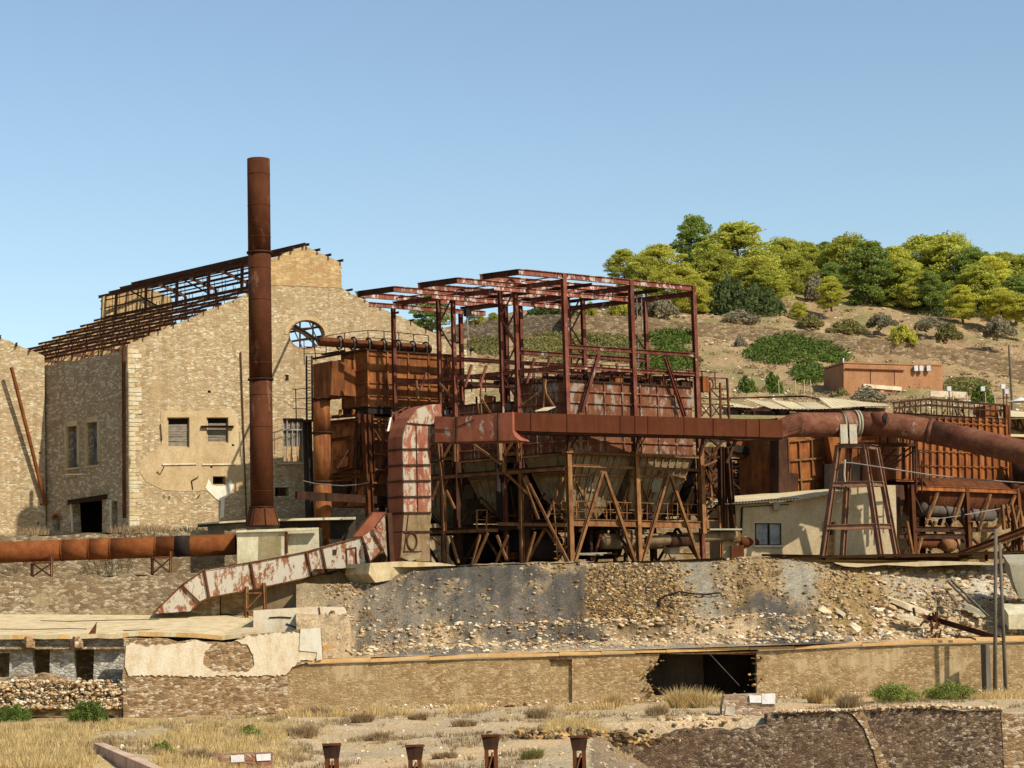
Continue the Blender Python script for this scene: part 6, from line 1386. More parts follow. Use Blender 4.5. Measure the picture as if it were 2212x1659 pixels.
# white plastered wall with stone footing
PWW = Pl(267, 108.7, 692, 109.0)
ww = root('white_plaster_wall', 'wall with flaking white plaster above bare stonework, between ruin and long wall', 'wall', tuple(PWW.on(450, 1535)))
def pp_(z, *a): return PWW.ons(a, z)
bot_ = pp_('e', (995, 780), (1000, 1075)) ; 
MB().slab(pp_('e', (1000, 1120), (992, 770)) + ragged(pp_('e', (992, 770), (1012, 620), (1000, 470), (1340, 475), (1420, 500), (1560, 480), (1640, 500), (1880, 500), (2000, 440)) + pp_('f', (80, 530), (330, 503), (490, 492)), .5, .07, 21)[1:] + pp_('f', (505, 735), (380, 760), (240, 800), (242, 1140)), Vector((0, .8, 0))).build('stonework', M_RUIN, ww)
patch(ww, 'plaster', PWW, 'e', [(1020, 530), (1080, 505), (1130, 520), (1200, 540), (1280, 515), (1350, 525), (1500, 510), (1560, 485), (1640, 500), (1720, 520), (1650, 600), (1645, 680), (1740, 740), (2000, 745), (2060, 690), (2050, 600), (2000, 520), (1900, 490), (2020, 450), (2212, 430), (2560, 415), (2570, 640), (2440, 645), (2380, 700), (2300, 770), (2100, 772), (1700, 778), (1040, 772), (1010, 700)], M_WHITE, .06, .07, 22, .12)
MB().slab([W(x, y, 111.2, 'e') for x, y in ((1012, 440), (2100, 440), (2100, 900), (1012, 900))], Vector((0, .3, 0))).build('gap_shade_backing', M_DARKIN, ww)  # dark sheet added so the gap under the roof reads as shade
patch(ww, 'pale_top_block', PWW.off(.06), 'f', [(340, 500), (490, 490), (500, 640), (505, 735), (460, 742), (465, 680), (330, 665)], M_LIME, .05, .03, 4, .5)
# cracked masonry blocks behind it
cm = MB().slab([W(x, y, 112.5, 'f') for x, y in ((-20, 360), (200, 345), (330, 338), (480, 330), (660, 335), (712, 400), (700, 540), (500, 560), (-20, 540))], Vector((0, 4.5, 0))).build('cracked_masonry', M_WHITE)
tag(cm, 'big cracked pale plaster block at the left foot of the slag slope', 'masonry')
ck = MB(); rr = random.Random(3)
for s_ in ([(480, 335), (490, 400), (470, 440), (510, 470), (490, 540)], [(100, 415), (180, 410), (270, 415)], [(230, 460), (300, 490), (400, 480), (430, 440), (480, 430)], [(500, 470), (600, 460), (700, 440)], [(510, 500), (560, 530)]):
    ck.tube([W(x, y, 112.46, 'f') for x, y in s_], .035, 4)
x = ck.build('crack', M_RUSTD, None); x.parent = cm
tag(MB().slab([W(x, y, 110.4, 'f') for x, y in ((512, 630), (560, 625), (628, 640), (630, 715), (540, 725), (515, 700))], Vector((0, .5, 0))).build('orange_block', M_CORN), 'orange broken block with holes beside the end of the white wall', 'block')

M_RUB = M_ROCKD
# ================================================================ the long wall with its slab coping
PWL = Pl(622, 109.1, 2130, 110.4)
lw = root('long_wall', 'long tan plastered rubble wall with orange slab coping and a dark broken opening', 'wall', tuple(PWL.on(1300, 1530)))
top_ = [PWL.on(x, y, 'f') for x, y in ((245, 800), (290, 715), (380, 745))] + [PWL.on(u, v) for u, v in ((664, 1436), (1106, 1422), (1415, 1412), (1646, 1407), (1905, 1396), (2133, 1390), (2400, 1382))]
opn = PWL.ons([(1108, 805), (1300, 808), (1600, 806), (1828, 795), (1832, 900), (1830, 1110), (1480, 1120), (1080, 1120), (1058, 1105), (1035, 1040), (1005, 1010), (998, 960), (1040, 935), (1060, 900), (1085, 860)], 'g')
rec = PWL.ons([(288, 850), (448, 850), (450, 1175), (285, 1175)], 'g'); rec2 = PWL.ons([(1545, 752), (1660, 752), (1665, 780), (1545, 780)], 'h')
MB().slab([PWL.on(240, 1250, 'f')] + top_ + [PWL.on(2400, 1560)], Vector((0, .65, 0)), [opn, rec]).build('wall', M_LOW, lw)
MB().slab([p + Vector((0, .18, 0)) for p in (rec[0] + Vector((-.2, 0, .2)), rec[1] + Vector((.2, 0, .2)), rec[2] + Vector((.2, 0, -.2)), rec[3] + Vector((-.2, 0, -.2)))], Vector((0, .2, 0))).build('blocked_doorway', M_LOW, lw)
mem(lw, 'doorway_lintel', M_RUSTD, PWL.off(.03), 'g', [(285, 850, 450, 850)], .08)
rnd = random.Random(9)
def pl_top(u): return interp([(664, 1433), (1106, 1419), (1415, 1409), (1646, 1404), (1905, 1393), (2133, 1386), (2400, 1378)], u)
us = [664]
while us[-1] < 2360: us.append(us[-1] + rnd.uniform(90, 190))
for a, b in zip(us[:-1], us[1:]):
    dz = rnd.uniform(-.06, .05); p, q = PWL.off(.16).on(a + .6, pl_top(a)), PWL.off(.16).on(b - .6, pl_top(b)); j = Vector((0, 0, dz)); MB().slab([p + j, q - j, q - j + Vector((0, 1.7, .12)), p + j + Vector((0, 1.7, .12))], Vector((0, 0, .14 + rnd.uniform(-.02, .03)))).build('coping_slab', M_CORN, lw)
for x0, x1, y in ((1290, 1530, 800), (1530, 1830, 802)): MB().bar(PWL.off(-.3).on(x0, y, 'g'), PWL.off(-.3).on(x1, y + 3, 'g'), .5, .12).build('opening_lintel', M_RUST, lw)
# chamber behind the opening, its unlit depth put into dark and black walls
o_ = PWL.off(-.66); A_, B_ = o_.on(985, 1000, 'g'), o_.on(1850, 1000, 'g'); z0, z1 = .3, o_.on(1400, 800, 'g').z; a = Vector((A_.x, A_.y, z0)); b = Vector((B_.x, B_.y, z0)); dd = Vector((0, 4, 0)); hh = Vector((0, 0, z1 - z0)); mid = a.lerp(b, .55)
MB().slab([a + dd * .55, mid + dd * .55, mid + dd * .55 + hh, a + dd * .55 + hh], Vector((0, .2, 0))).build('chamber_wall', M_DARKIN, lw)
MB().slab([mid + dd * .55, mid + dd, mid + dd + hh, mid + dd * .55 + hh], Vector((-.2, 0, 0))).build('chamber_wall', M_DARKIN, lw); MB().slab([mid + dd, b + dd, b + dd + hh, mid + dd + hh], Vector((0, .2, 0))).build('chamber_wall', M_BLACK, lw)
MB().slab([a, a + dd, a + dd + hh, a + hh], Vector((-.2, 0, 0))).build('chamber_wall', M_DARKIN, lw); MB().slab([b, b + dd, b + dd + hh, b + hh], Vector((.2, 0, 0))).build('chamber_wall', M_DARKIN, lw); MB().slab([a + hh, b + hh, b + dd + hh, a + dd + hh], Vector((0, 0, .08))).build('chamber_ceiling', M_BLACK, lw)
rub('opening_rubble', 90, [PWL.off(.1).on(x, y, 'g') for x, y in ((1095, 860), (1060, 920), (1020, 970), (1030, 1040), (1040, 1090), (1835, 880), (1832, 960), (1834, 1040), (1075, 890), (1000, 1000), (1045, 1065), (1833, 840), (1833, 1000))], .22, M_RUB, 'broken stones along the torn edges of the dark opening', 43, .03, .12)
rub('wall_foot_rubble', 700, [PWL.off(.7).on(u, 1528 - (u - 1000) * .03) for u in range(640, 2200, 40)], .9, M_ROCKP, 'small stones along the foot of the long wall', 44, .03, .14)
tag(MB().tube([PWL.off(1.0).on(1370, 690, 'g'), PWL.off(1.0).on(1700, 1042, 'g')], .014, 5).build('guy_wire', M_WOOD), 'thin wire slanting across the dark opening of the long wall', 'wire')
gp = MB(); a = PWL.off(-1.2).on(1600, 748, 'g'); gp.tube([a, a + Vector((0, 0, .42))], [.85, .1], 16); tag(gp.build('gravel_heap', M_GROUND if False else plain('gravel', c('#c3b49a'), c('#a89a82'), c('#d8cbb4'), 8)), 'small smooth heap of pale gravel on the coping above the opening', 'heap')
tag(MB().slab([PWL.off(-.4).on(x, y, 'g') for x, y in ((830, 752), (1025, 768), (1020, 778), (835, 762))], Vector((0, .3, 0))).build('bleached_plank', M_PLANK), 'bleached plank lying on the coping left of the dark opening', 'plank')

# ================================================================ wooden poles by the long wall
for a, b, Y, r_, nm in (((2151, 1142), (2148, 1487), 108.3, .09, 'darkest and tallest wooden pole at the right, standing upright'), ((2160, 1172), (2172, 1492), 107.6, .085, 'grey leaning wooden pole just right of the dark upright one'), ((2128, 1392), (2131, 1486), 109.0, .22, 'short square timber post left of the two wooden poles')):
    p = root('wooden_post', nm, 'post', tuple(W(*b, Y)), 'timber posts against the long wall'); q0, q1 = W(*b, Y), W(*a, Y); q0.z = .2
    if r_ > .2: MB().bar(q0, q1, .42, .3).build('shaft', M_WOOD, p)
    else: MB().tube([q0, q0.lerp(q1, .5), q1], [r_ * 1.25, r_ * 1.1, r_], 10).build('shaft', M_WOOD, p, True)
# ================================================================ debris on the right part of the slope
def deb(name, label, cat, pts, Yn, th, mat, z='h', dep=None):
    return tag(MB().slab([W(x, y, Yn + k, z) for (x, y, k) in pts], dep or Vector((0, th, th * .4))).build(name, mat), label, cat)
deb('fallen_slab', 'long bleached slab fallen slantwise on the right slope', 'slab', [(1000, 375, 3), (1180, 440, 2.2), (1400, 520, 1.5), (1370, 530, 1.4), (1180, 480, 2), (990, 395, 3)], 111.5, .3, M_PLANK)
deb('fallen_slab', 'jagged pale slab below the long bleached one', 'slab', [(1100, 520, 1), (1210, 535, 1), (1330, 570, 1), (1320, 585, .9), (1180, 560, .9), (1115, 545, 1)], 111.2, .3, M_PLANK)
deb('fallen_slab', 'small tilted tan slab in the middle of the right slope', 'slab', [(505, 480, 1.5), (540, 450, 1.8), (610, 500, 1.6), (590, 520, 1.4)], 111.2, .2, M_PLANK)
deb('fallen_slab', 'narrow tan slab to the right of the small tilted one', 'slab', [(630, 465, 1.6), (710, 510, 1.4), (695, 530, 1.3), (640, 490, 1.5)], 111.2, .2, M_PLANK)
deb('fallen_slab', 'pale upright slab low on the right slope', 'slab', [(740, 590, .6), (760, 575, .6), (830, 620, .6), (800, 645, .5)], 110.8, .2, M_WHITE)
deb('fallen_slab', 'dark-edged concrete slab tipped near the timber poles', 'slab', [(1560, 440, 2), (1640, 445, 2), (1770, 520, 1.6), (1740, 535, 1.5), (1600, 475, 2)], 111.5, .35, M_CONCG)
tag(MB().bar(W(1320, 532, 112.2, 'h'), W(1905, 705, 110.6, 'h'), .3, .3, 'I').build('fallen_girder', M_RUSTD), 'long dark rusty girder lying down the slope behind the poles', 'girder')
rl = root('fallen_rails', 'pair of thin rails sliding down the hollow at the top right of the slope', 'rails', tuple(W(1600, 400, 112.5, 'h')))
for a in ((1470, 262, 1640, 430), (1500, 255, 1775, 525), (1460, 330, 1545, 440)): MB().bar(W(a[0], a[1], 114.5, 'h'), W(a[2], a[3], 112, 'h'), .1).build('rail', M_WOOD, rl)
rs = root('scrap_heap', 'small upright heap of red rusty scrap on the right slope', 'scrap', tuple(W(1350, 700, 111, 'h'))); rr = random.Random(77)
for i in range(26): x = rr.uniform(1290, 1410); y = rr.uniform(540, 700); MB().bar(W(x, y, 111.6, 'h'), W(x + rr.uniform(-35, 35), y + rr.uniform(-70, 50), 111.4, 'h'), rr.uniform(.04, .14), .05).build('scrap_piece', M_RUST, rs)
mem(rs, 'rod', M_RUSTD, Pl(1622, 111.3, 2200, 111.3), 'h', [(1215, 460, 1225, 520), (1385, 490, 1380, 530), (1540, 690, 1565, 650), (1700, 690, 1750, 655)], .1)
# thin broken slab edge on top of the bank
te = MB().slab([W(x, y, 116.2, 'h') for x, y in ((620, 122), (900, 132), (1150, 122), (1400, 112), (1700, 118), (1820, 128), (1820, 142), (1600, 138), (1250, 152), (1000, 140), (800, 158), (700, 150), (640, 132))], Vector((0, 1.2, .02))).build('broken_slab_edge', M_ROOFC); tag(te, 'thin broken slab overhanging the top of the right slope', 'slab')
deb('concrete_pier', 'square grey concrete pier at the right edge of the bank', 'pier', [(1935, 140, 0), (2300, 130, 0), (2300, 400, 0), (2010, 392, 0), (1960, 260, 0)], 112.5, 1.5, M_CONCG)
deb('concrete_pier', 'lower pale concrete block beneath the square pier at the right edge', 'pier', [(1925, 512, 0), (2300, 500, 0), (2300, 620, 0), (1930, 622, 0)], 111.4, 1.5, M_CONC)
tb = MB(); 
for pts_ in ([(1095, 460), (1105, 430), (1150, 400), (1250, 370), (1350, 400), (1450, 405), (1560, 410)], [(1090, 440), (1100, 490), (1110, 420)]): tb.tube([slope_fp(*((Z('g', x, y)[0],) + (((1404 - Z('g', x, y)[1]) / 190) * .75 + .2,))) + Vector((0, -.15, .12)) for x, y in pts_], .05, 5)
tag(tb.build('black_hose', M_BLACK), 'black hose snaking over the brown rubble', 'hose')

# ================================================================ foreground walls and stubs
def fwall(name, label, Y, z, top, ybot, mat, seed, th=1.0, amp=.08):
    tp = ragged([W(x, y, Y, z) for x, y in top], .3, amp, seed); a, b = tp[0], tp[-1]
    return tag(MB().slab([Vector((a.x, a.y, ybot))] + tp + [Vector((b.x, b.y, ybot))], Vector((0, th, 0))).build(name, mat), label, 'wall')
fwall('dark_stone_wall', 'dark rubble retaining wall with pale capping at the lower right', 92, 'h', [(120, 1260), (190, 1250), (440, 1232), (700, 1236), (850, 1222), (1100, 1210), (1370, 1205), (1500, 1235), (1700, 1232), (1880, 1228)], -3, M_DARKST, 31)
o = fwall('ochre_wall_end', 'smoother ochre-brown wall end at the lower right corner', 91.97, 'h', [(1872, 1245), (1950, 1255), (2060, 1262), (2300, 1262)], -3, M_RUIN, 32)
patchp = [(730, 1250), (850, 1255), (880, 1340), (915, 1420), (960, 1490), (1005, 1590), (1040, 1700), (965, 1700), (925, 1560), (870, 1430), (830, 1340)]
x = patch(None, 'mortar_streak', Pl(1600, 92, 2200, 92), 'h', patchp, M_RUIN, .06, .12, 5, .2); tag(x, 'pale diagonal streak of mortar running down the dark retaining wall', 'mortar')
for i, (x0, y0, x1, y1) in enumerate(((190, 1245, 720, 1228), (860, 1218, 1370, 1200), (1500, 1180, 1860, 1200))):
    pass
cp = [W(x, y, 92.0, 'h') for x, y in ((185, 1243), (720, 1228), (1400, 1200), (1880, 1222))]
rub('wall_top_rubble', 420, [p.lerp(q, t / 12) for p, q in zip(cp[:-1], cp[1:]) for t in range(12)], .25, M_ROCKP, 'pale loose stones along the top of the dark retaining wall', 45, .04, .17)
fwall('ruined_wall', 'low ruined brown rubble wall in front of the dark retaining wall', 88, 'g', [(640, 1475), (700, 1492), (900, 1495), (1100, 1445), (1240, 1380), (1400, 1362), (1650, 1385), (1705, 1362), (1760, 1380), (1850, 1350), (1990, 1330)], -3, M_DARKST, 33, .9)
fwall('ruined_wall', 'narrow broken wall stub further left, near the fourth steel post', 87, 'g', [(655, 1560), (690, 1470), (720, 1500)], -3, M_DARKST, 34, 1.4)
bp = root('brick_pier', 'ruined brick pier with white painted stones beside the dark opening', 'pier', tuple(W(1615, 1550, 96)))
MB().slab([W(x, y, 96, 'g') for x, y in ((1570, 1340), (1572, 1200), (1590, 1120), (1780, 1108), (1970, 1108), (1968, 1240), (1930, 1300), (1900, 1360))], Vector((0, 1.1, 0))).build('brickwork', stone('old_brick', [c('#b9987a'), c('#a5836a'), c('#ccb090'), c('#e0cfb4'), c('#ae957a')], c('#c6ae8e'), .26, .1, .08), bp)
for q in (((1775, 1115), (1865, 1118), (1865, 1172), (1780, 1170)), ((1868, 1108), (1970, 1105), (1968, 1180), (1870, 1180))): MB().slab([W(x, y, 95.9, 'g') for x, y in q], Vector((0, .5, 0))).build('white_stone', M_WHP, bp)
MB().slab([W(x, y, 95.95, 'g') for x, y in ((1600, 1200), (1668, 1202), (1665, 1270), (1590, 1262))], Vector((0, .3, 0))).build('grey_stone', M_WWASH, bp)
rub('pier_rubble', 650, [W(x, y, 93.5, 'g') for x, y in ((1100, 1350), (1200, 1330), (1350, 1310), (1500, 1310), (1600, 1330), (1750, 1330), (1900, 1330), (1300, 1350), (1000, 1400), (800, 1420), (1450, 1340))], .8, M_ROCKP, 'tumbled stones in front of the brick pier', 46, .05, .24)
rub('pit_rubble', 900, [W(x, y, 84, 'g') + Vector((0, 0, 0)) for x, y in ((300, 1440), (450, 1450), (600, 1440), (500, 1500), (700, 1470), (900, 1480), (300, 1560), (150, 1440))], 1.2, M_ROCKD, 'brown stones around the pit edge', 47, .05, .22)
# low brick footing with two white painted squares, bottom left centre
wf = root('brick_footing', 'low brick footing with two white painted squares in the dry grass', 'footing', tuple(W(540, 1665, 68)))
MB().slab([W(x, y, 68, 'e') for x, y in ((1690, 1660), (1695, 1435), (1760, 1412), (1960, 1408), (2190, 1402), (2200, 1420), (2200, 1660))], Vector((0, .7, 0))).build('brickwork', stone('footing_brick', [c('#a8765a'), c('#8f6148'), c('#b98c70'), c('#c9ad8f')], c('#b0906f'), .3, .12, .08), wf)
for q in (((1870, 1420), (1975, 1412), (1978, 1470), (1872, 1476)), ((2075, 1412), (2190, 1404), (2192, 1458), (2080, 1464))): MB().slab([W(x, y, 67.96, 'e') for x, y in q], Vector((0, .2, 0))).build('white_square', M_WHP, wf)
ed = MB(); ed.bar(W(800, 1380, 65.5, 'e'), W(1300, 1600, 59, 'e'), .32, .5); tag(ed.build('kerb_strip', plain('pinkish_concrete', c('#cfae92'), c('#a47c66'), c('#dcc4ac'), 2)), 'pinkish concrete kerb slanting out of the dry grass at the lower left', 'kerb')
# four steel stub posts
def stub(u, v, label):
    Y = 66.5; t = W(u, v, Y); g = root('steel_stub', label, 'post', (t.x, t.y, -.1), 'row of rusty steel stub posts')
    MB().cbox(t, .62, .5, .05, .15).build('cap_plate', M_RUST, g); zt_ = t.z - .03
    def ring(w_, d_, z): return [Vector((t.x + a * w_ / 2, t.y + b * d_ / 2, z)) for a, b in ((-1, -1), (1, -1), (1, 1), (-1, 1))]
    a, b = ring(.58, .42, zt_), ring(.44, .4, zt_ - .42); MB().add(a + b, [(0, 1, 2, 3), (7, 6, 5, 4)] + [(i, (i + 1) % 4, (i + 1) % 4 + 4, i + 4) for i in range(4)]).build('flared_head', M_RUSTD, g)
    for s_ in (-1, 1): MB().cbox((t.x + s_ * .15, t.y - .02, (zt_ - .42 - .3) / 2), .13, .36, zt_ - .42 + .3).build('flange', M_RUST, g)
    MB().cbox((t.x, t.y + .08, (zt_ - .6) / 2 - .2), .18, .03, zt_ - .4 + .1).build('web', M_BLACK, g); MB().bar(Vector((t.x - .2, t.y - .23, .2)), Vector((t.x + .05, t.y - .23, zt_ - .5)), .05).build('strap', M_LEG, g)
stub(716.5, 1608, 'rusty steel stub post, first from the left at the bottom edge'); stub(895.8, 1611, 'rusty steel stub post, second from the left at the bottom edge')
stub(1060, 1589, 'tallest-looking rusty steel stub post, third from the left with a strap'); stub(1250, 1591, 'rusty steel stub post nearest the pit, fourth from the left')

# ================================================================ plants
def leafcloud(m, cols, ctr, rad, n, s_, rnd, flat=1.0, shade=1.0, up=.0):
    for i in range(n):
        while True:
            v = Vector((rnd.uniform(-1, 1), rnd.uniform(-1, 1), rnd.uniform(-1, 1)))
            if .15 < v.length < 1: break
        p = ctr + Vector((v.x * rad[0], v.y * rad[1], v.z * rad[2])); a = Vector((rnd.gauss(0, 1), rnd.gauss(0, 1), rnd.gauss(0, 1) * flat + up)).normalized()
        b = a.cross(Vector((rnd.gauss(0, 1), rnd.gauss(0, 1), rnd.gauss(0, 1)))).normalized(); k = s_ * rnd.uniform(.6, 1.3); q = len(m.v)
        m.v += [p - a * k - b * k * .5, p + a * k * .9 - b * k * .2, p + a * k + b * k * .5, p - a * k * .3 + b * k * .6]; m.f.append((q, q + 1, q + 2, q + 3)); cols += [(shade, shade, shade, 1)] * 4
def make_pine(seed, H=8.0, Wd=6.0, mat=None, leaf=.13, clumps=120, per=125, low=.06, name='pine_tree'):
    rnd = random.Random(seed); r = root(name, 'x', 'tree', (0, 0, 0)); lean = Vector((rnd.uniform(-.4, .4), rnd.uniform(-.3, .3), 0))
    tr = [Vector((0, 0, -.8)), Vector((0, 0, 0)) + lean * .2, lean * .7 + Vector((0, 0, H * .45)), lean + Vector((0, 0, H * .9))]
    MB().tube(tr, [.24, .2, .13, .04], 7).build('trunk', M_BARK, r)
    m = MB(); cols = []; lb = MB()
    for i in range(clumps):
        t = (i + .5) / clumps; z = H * (low + (1 - low) * t ** .85); prof = (max(.12, sin(pi * min(.97, t * .72 + .26))) ** .75) * (.8 + .3 * rnd.random()); a = rnd.random() * 6.283 * 1.0 + i * 2.4
        rr_ = Wd / 2 * prof * rnd.uniform(.35, 1.0); cpt = Vector((cos(a) * rr_, sin(a) * rr_, z)) + lean * (z / H)
        cs_ = rnd.uniform(.45, .95) * Wd / 6.5; leafcloud(m, cols, cpt, (cs_ * 1.2, cs_ * 1.2, cs_ * .6), per, leaf, rnd, .8, rnd.uniform(.85, 1.18))
        if i % 3 == 0: lb.bar(Vector((0, 0, z * .85)) + lean * (z / H), cpt, .07)
    lb.build('limbs', M_BARK, r); m.build('crown', mat, r, False, False, cols); return r
def make_bush(seed, Wd, H, mat, leaf=.14, n=900, name='shrub', flat=1.0, cl=9):
    rnd = random.Random(seed); m = MB(); cols = []; cl *= 4
    for i in range(cl):
        a = rnd.random() * 6.283; q = rnd.random() ** .55 * .95; z = H * ((1 - q * q) * rnd.uniform(.35, .85) + .04)
        cpt = Vector((cos(a) * q * Wd / 2, sin(a) * q * Wd / 2, z))
        leafcloud(m, cols, cpt, (Wd * .11, Wd * .11, H * .2), max(12, 2 * n // cl), leaf, rnd, flat, rnd.uniform(.6, 1.15))
    return m, cols
def dup(r0, loc, sc, rz, label, group=None, mat=None):
    o = r0.copy(); COL.objects.link(o); o.location = loc; o.scale = sc; o.rotation_euler = (0, 0, rz); o['label'] = label
    if group: o['group'] = group
    for chd in r0.children:
        c2 = chd.copy(); COL.objects.link(c2); c2.parent = o
    return o
PROTO = {'p': [make_pine(1, mat=M_PINE), make_pine(2, mat=M_PINE, Wd=7)], 'd': [make_pine(3, mat=M_PINED, Wd=5.6), make_pine(4, mat=M_PINED, Wd=6.6)], 'y': [make_pine(5, mat=M_PINEY, Wd=6.5, low=.1), make_pine(6, mat=M_PINEY, Wd=6, low=.05)]}
used = set()
def tree(kind, u, vb, vt, wpx, Y, label):
    if True:
        pool = PROTO[kind]; k = len([1 for x in used if x[0] == kind]) % len(pool); pr = pool[k]; base_ = W(u, vb, Y); H = 1.04 * (vb - vt) / FPX * Y; Wd = 1.12 * wpx / FPX * Y; s_ = (Wd / 6.0, Wd / 6.0, H / 8.0)
        used.add((kind, len(used)))
        if pr.get('placed'): dup(pr, base_, s_, R.random() * 6.28, label, 'pine trees along the hilltop')
        else:
            pr['placed'] = 1; pr.location = base_; pr.scale = s_; pr['label'] = label; pr['group'] = 'pine trees along the hilltop'
TR = [('p', 1352, 625, 542, 74, 262, 'pale green pine at the left end of the hilltop wood, against the sky'), ('y', 1425, 640, 534, 120, 258, 'yellow-green spreading pine, second from the left of the wood'), ('d', 1506, 625, 472, 104, 264, 'tallest dark green pine standing above all others on the left'),
      ('p', 1545, 650, 545, 100, 250, 'mid green pine below and right of the tallest one'), ('p', 1606, 650, 488, 170, 258, 'broadest bright pine just right of the tallest dark one'), ('y', 1640, 665, 560, 110, 246, 'yellow-green pine in front of the broadest one'), ('p', 1690, 640, 522, 100, 266, 'olive-green pine behind the gap right of the broadest one'),
      ('p', 1742, 635, 530, 96, 268, 'low olive pine in the middle of the skyline'), ('d', 1785, 625, 528, 80, 270, 'small dark pine in the middle of the skyline'), ('p', 1836, 650, 514, 116, 262, 'rounded pine rising over the middle of the skyline'), ('d', 1885, 668, 527, 120, 248, 'deep green pine whose skirts touch the ground'),
      ('y', 1935, 668, 540, 100, 252, 'yellow pine right of the deep green one'), ('p', 1985, 640, 518, 120, 264, 'olive pine left of the high group on the right skyline'), ('p', 2052, 650, 512, 140, 262, 'highest pine of the right-hand group on the skyline'), ('d', 2105, 660, 540, 110, 258, 'dark pine below the right-hand skyline group'),
      ('y', 2140, 665, 560, 110, 252, 'yellow-green pine near the right edge, lower row'), ('p', 2175, 650, 552, 120, 262, 'olive pine on the skyline near the right edge'), ('p', 2225, 660, 556, 120, 258, 'pine cut by the right edge of the view'), ('y', 1500, 684, 600, 84, 240, 'low yellow bushy pine behind the right post of the crane frame'),
      ('y', 1796, 666, 600, 60, 238, 'small young yellow pine alone on the open slope'), ('y', 1725, 694, 655, 36, 236, 'tiny yellow pine seedling on the open slope'), ('d', 932, 715, 632, 92, 205, 'dark pine showing over the right roof slope of the stone hall'), ('p', 1027, 702, 665, 40, 210, 'small pale pine seen between the crane frame columns'), ('p', 1065, 692, 676, 20, 212, 'tiny green pine between the crane frame columns'),
      ('p', 1640, 600, 540, 60, 272, 'pine top peeping behind the broadest tree'), ('d', 2010, 665, 590, 70, 246, 'dark lower pine between the right-hand trees'), ('y', 2080, 690, 620, 70, 240, 'pale yellow pine at the lower fringe on the right'), ('y', 2165, 695, 625, 80, 238, 'lowest yellow-green pine by the right edge'), ('p', 2115, 672, 575, 100, 250, 'olive pine in the lower right part of the wood'), ('d', 2195, 690, 600, 90, 245, 'dark pine low at the right edge'), ('y', 2215, 700, 640, 60, 236, 'small yellow pine at the lowest right corner of the wood'),
      ('p', 1960, 672, 570, 90, 247, 'pine filling the gap right of the deep green one'), ('p', 1720, 648, 560, 90, 256, 'pine at the lower edge left of the middle'), ('p', 1665, 660, 580, 90, 243, 'low bright pine under the broadest one'), ('y', 1470, 668, 575, 110, 247, 'yellow pine below the tallest dark one'), ('p', 1395, 650, 560, 80, 256, 'pine between the two leftmost ones'), ('d', 1800, 650, 570, 60, 256, 'narrow dark pine behind the bare gap')]
for t in TR: tree(*t)
def carpet(mat, u0, v0, ru, rv, label):
    rnd = random.Random(int(u0)); m = MB(); cols = []; n = int(ru * rv * .16) + 60
    tab = {}
    for i in range(n):
        a = rnd.random() * 6.283; q = rnd.random() ** .5 * (1 + .12 * sin(3 * a + u0)); u = u0 + ru * q * cos(a); v = v0 + rv * q * sin(a)
        ui = round(u / 8) * 8
        if ui not in tab: tab[ui] = [(Y, hill_v(ui, Y)) for Y in [x * 1.5 for x in range(100, 176)]]
        Y = next((Y for Y, vv in tab[ui] if vv <= v), 255); p = hill_fp(u, Y); h = (1.15 - q * .6) * rnd.uniform(.5, 1.1) * min(1.1, rv / 24)
        leafcloud(m, cols, p + Vector((0, 0, h * .5)), (.85, .85, h * .6), 34, .13, rnd, .8, rnd.uniform(.7, 1.12))
    return tag(m.build('thicket', mat, None, False, False, cols), label, 'shrub', 'shrubs on the hillside')
BU = {}
def bush(kind, mat, u, vb, wpx, hpx, Y, label, name='shrub', group='shrubs on the hillside', leaf=.14, n=1500):
    base_ = W(u, vb, Y); Wd = wpx / FPX * Y; H = hpx / FPX * Y
    if kind not in BU:
        m, cols = make_bush(len(BU) + 50, 4.0, 2.0, mat, leaf, n, cl=14); o = m.build(name, mat, None, False, False, cols); BU[kind] = o
    else: o = BU[kind].copy(); COL.objects.link(o); o.name = name
    o.location = base_ - Vector((0, 0, .35)); o.scale = (Wd / 4.0, min(Wd, 3.6) / 4.0, (H + .4) / 1.75); o.rotation_euler = (0, 0, R.random() * 1.0 if wpx < 90 else 0); tag(o, label, 'shrub', group)
    return o
bush('o', M_OAK, 1575, 676, 100, 76, 240, 'large dark evergreen shrub left of the bare slope'); bush('o', M_OAK, 1635, 684, 130, 64, 238, 'broad dark evergreen shrub below the biggest pines'); carpet(M_OAK, 2060, 652, 82, 42, 'very wide dark green shrub mass on the right of the hill'); bush('o', M_OAK, 1195, 682, 115, 34, 232, 'dark shrub on the crest seen through the crane frame')
bush('e', M_GREY, 1432, 678, 76, 34, 232, 'grey-brown shrub left of the right frame post'); bush('e', M_GREY, 1385, 676, 60, 34, 234, 'ash-grey shrub seen beside the frame column'); bush('y', M_PINEY, 1335, 684, 56, 40, 232, 'bright yellow-green shrub behind the crane frame'); bush('y', M_PINEY, 1276, 677, 26, 22, 232, 'small bright bush on the crest behind the frame')
carpet(M_GREEN, 1722, 760, 108, 29, 'long low green thicket on the open slope'); carpet(M_GREEN, 1748, 811, 38, 20, 'green thicket left of the orange building'); carpet(M_GREEN, 1440, 785, 60, 25, 'bright green thicket behind the red drum'); carpet(M_GREEN, 1449, 733, 48, 22, 'rounded dark green mound behind the crane frame')
carpet(M_OLIV, 1205, 760, 75, 28, 'olive scrub mound behind the middle columns'); carpet(M_OLIV, 1050, 756, 36, 18, 'olive scrub mound left, by the laced columns'); carpet(M_OLIV, 1330, 760, 70, 30, 'wide grey-green scrub behind the upper rails')
bush('g', M_GREEN, 1614, 860, 54, 42, 172, 'round green bush behind the duct, left of a pair'); bush('g', M_GREEN, 1670, 846, 46, 37, 174, 'round green bush behind the duct, right of a pair'); bush('e', M_GREY, 1600, 752, 32, 24, 208, 'small grey bush on the open slope')
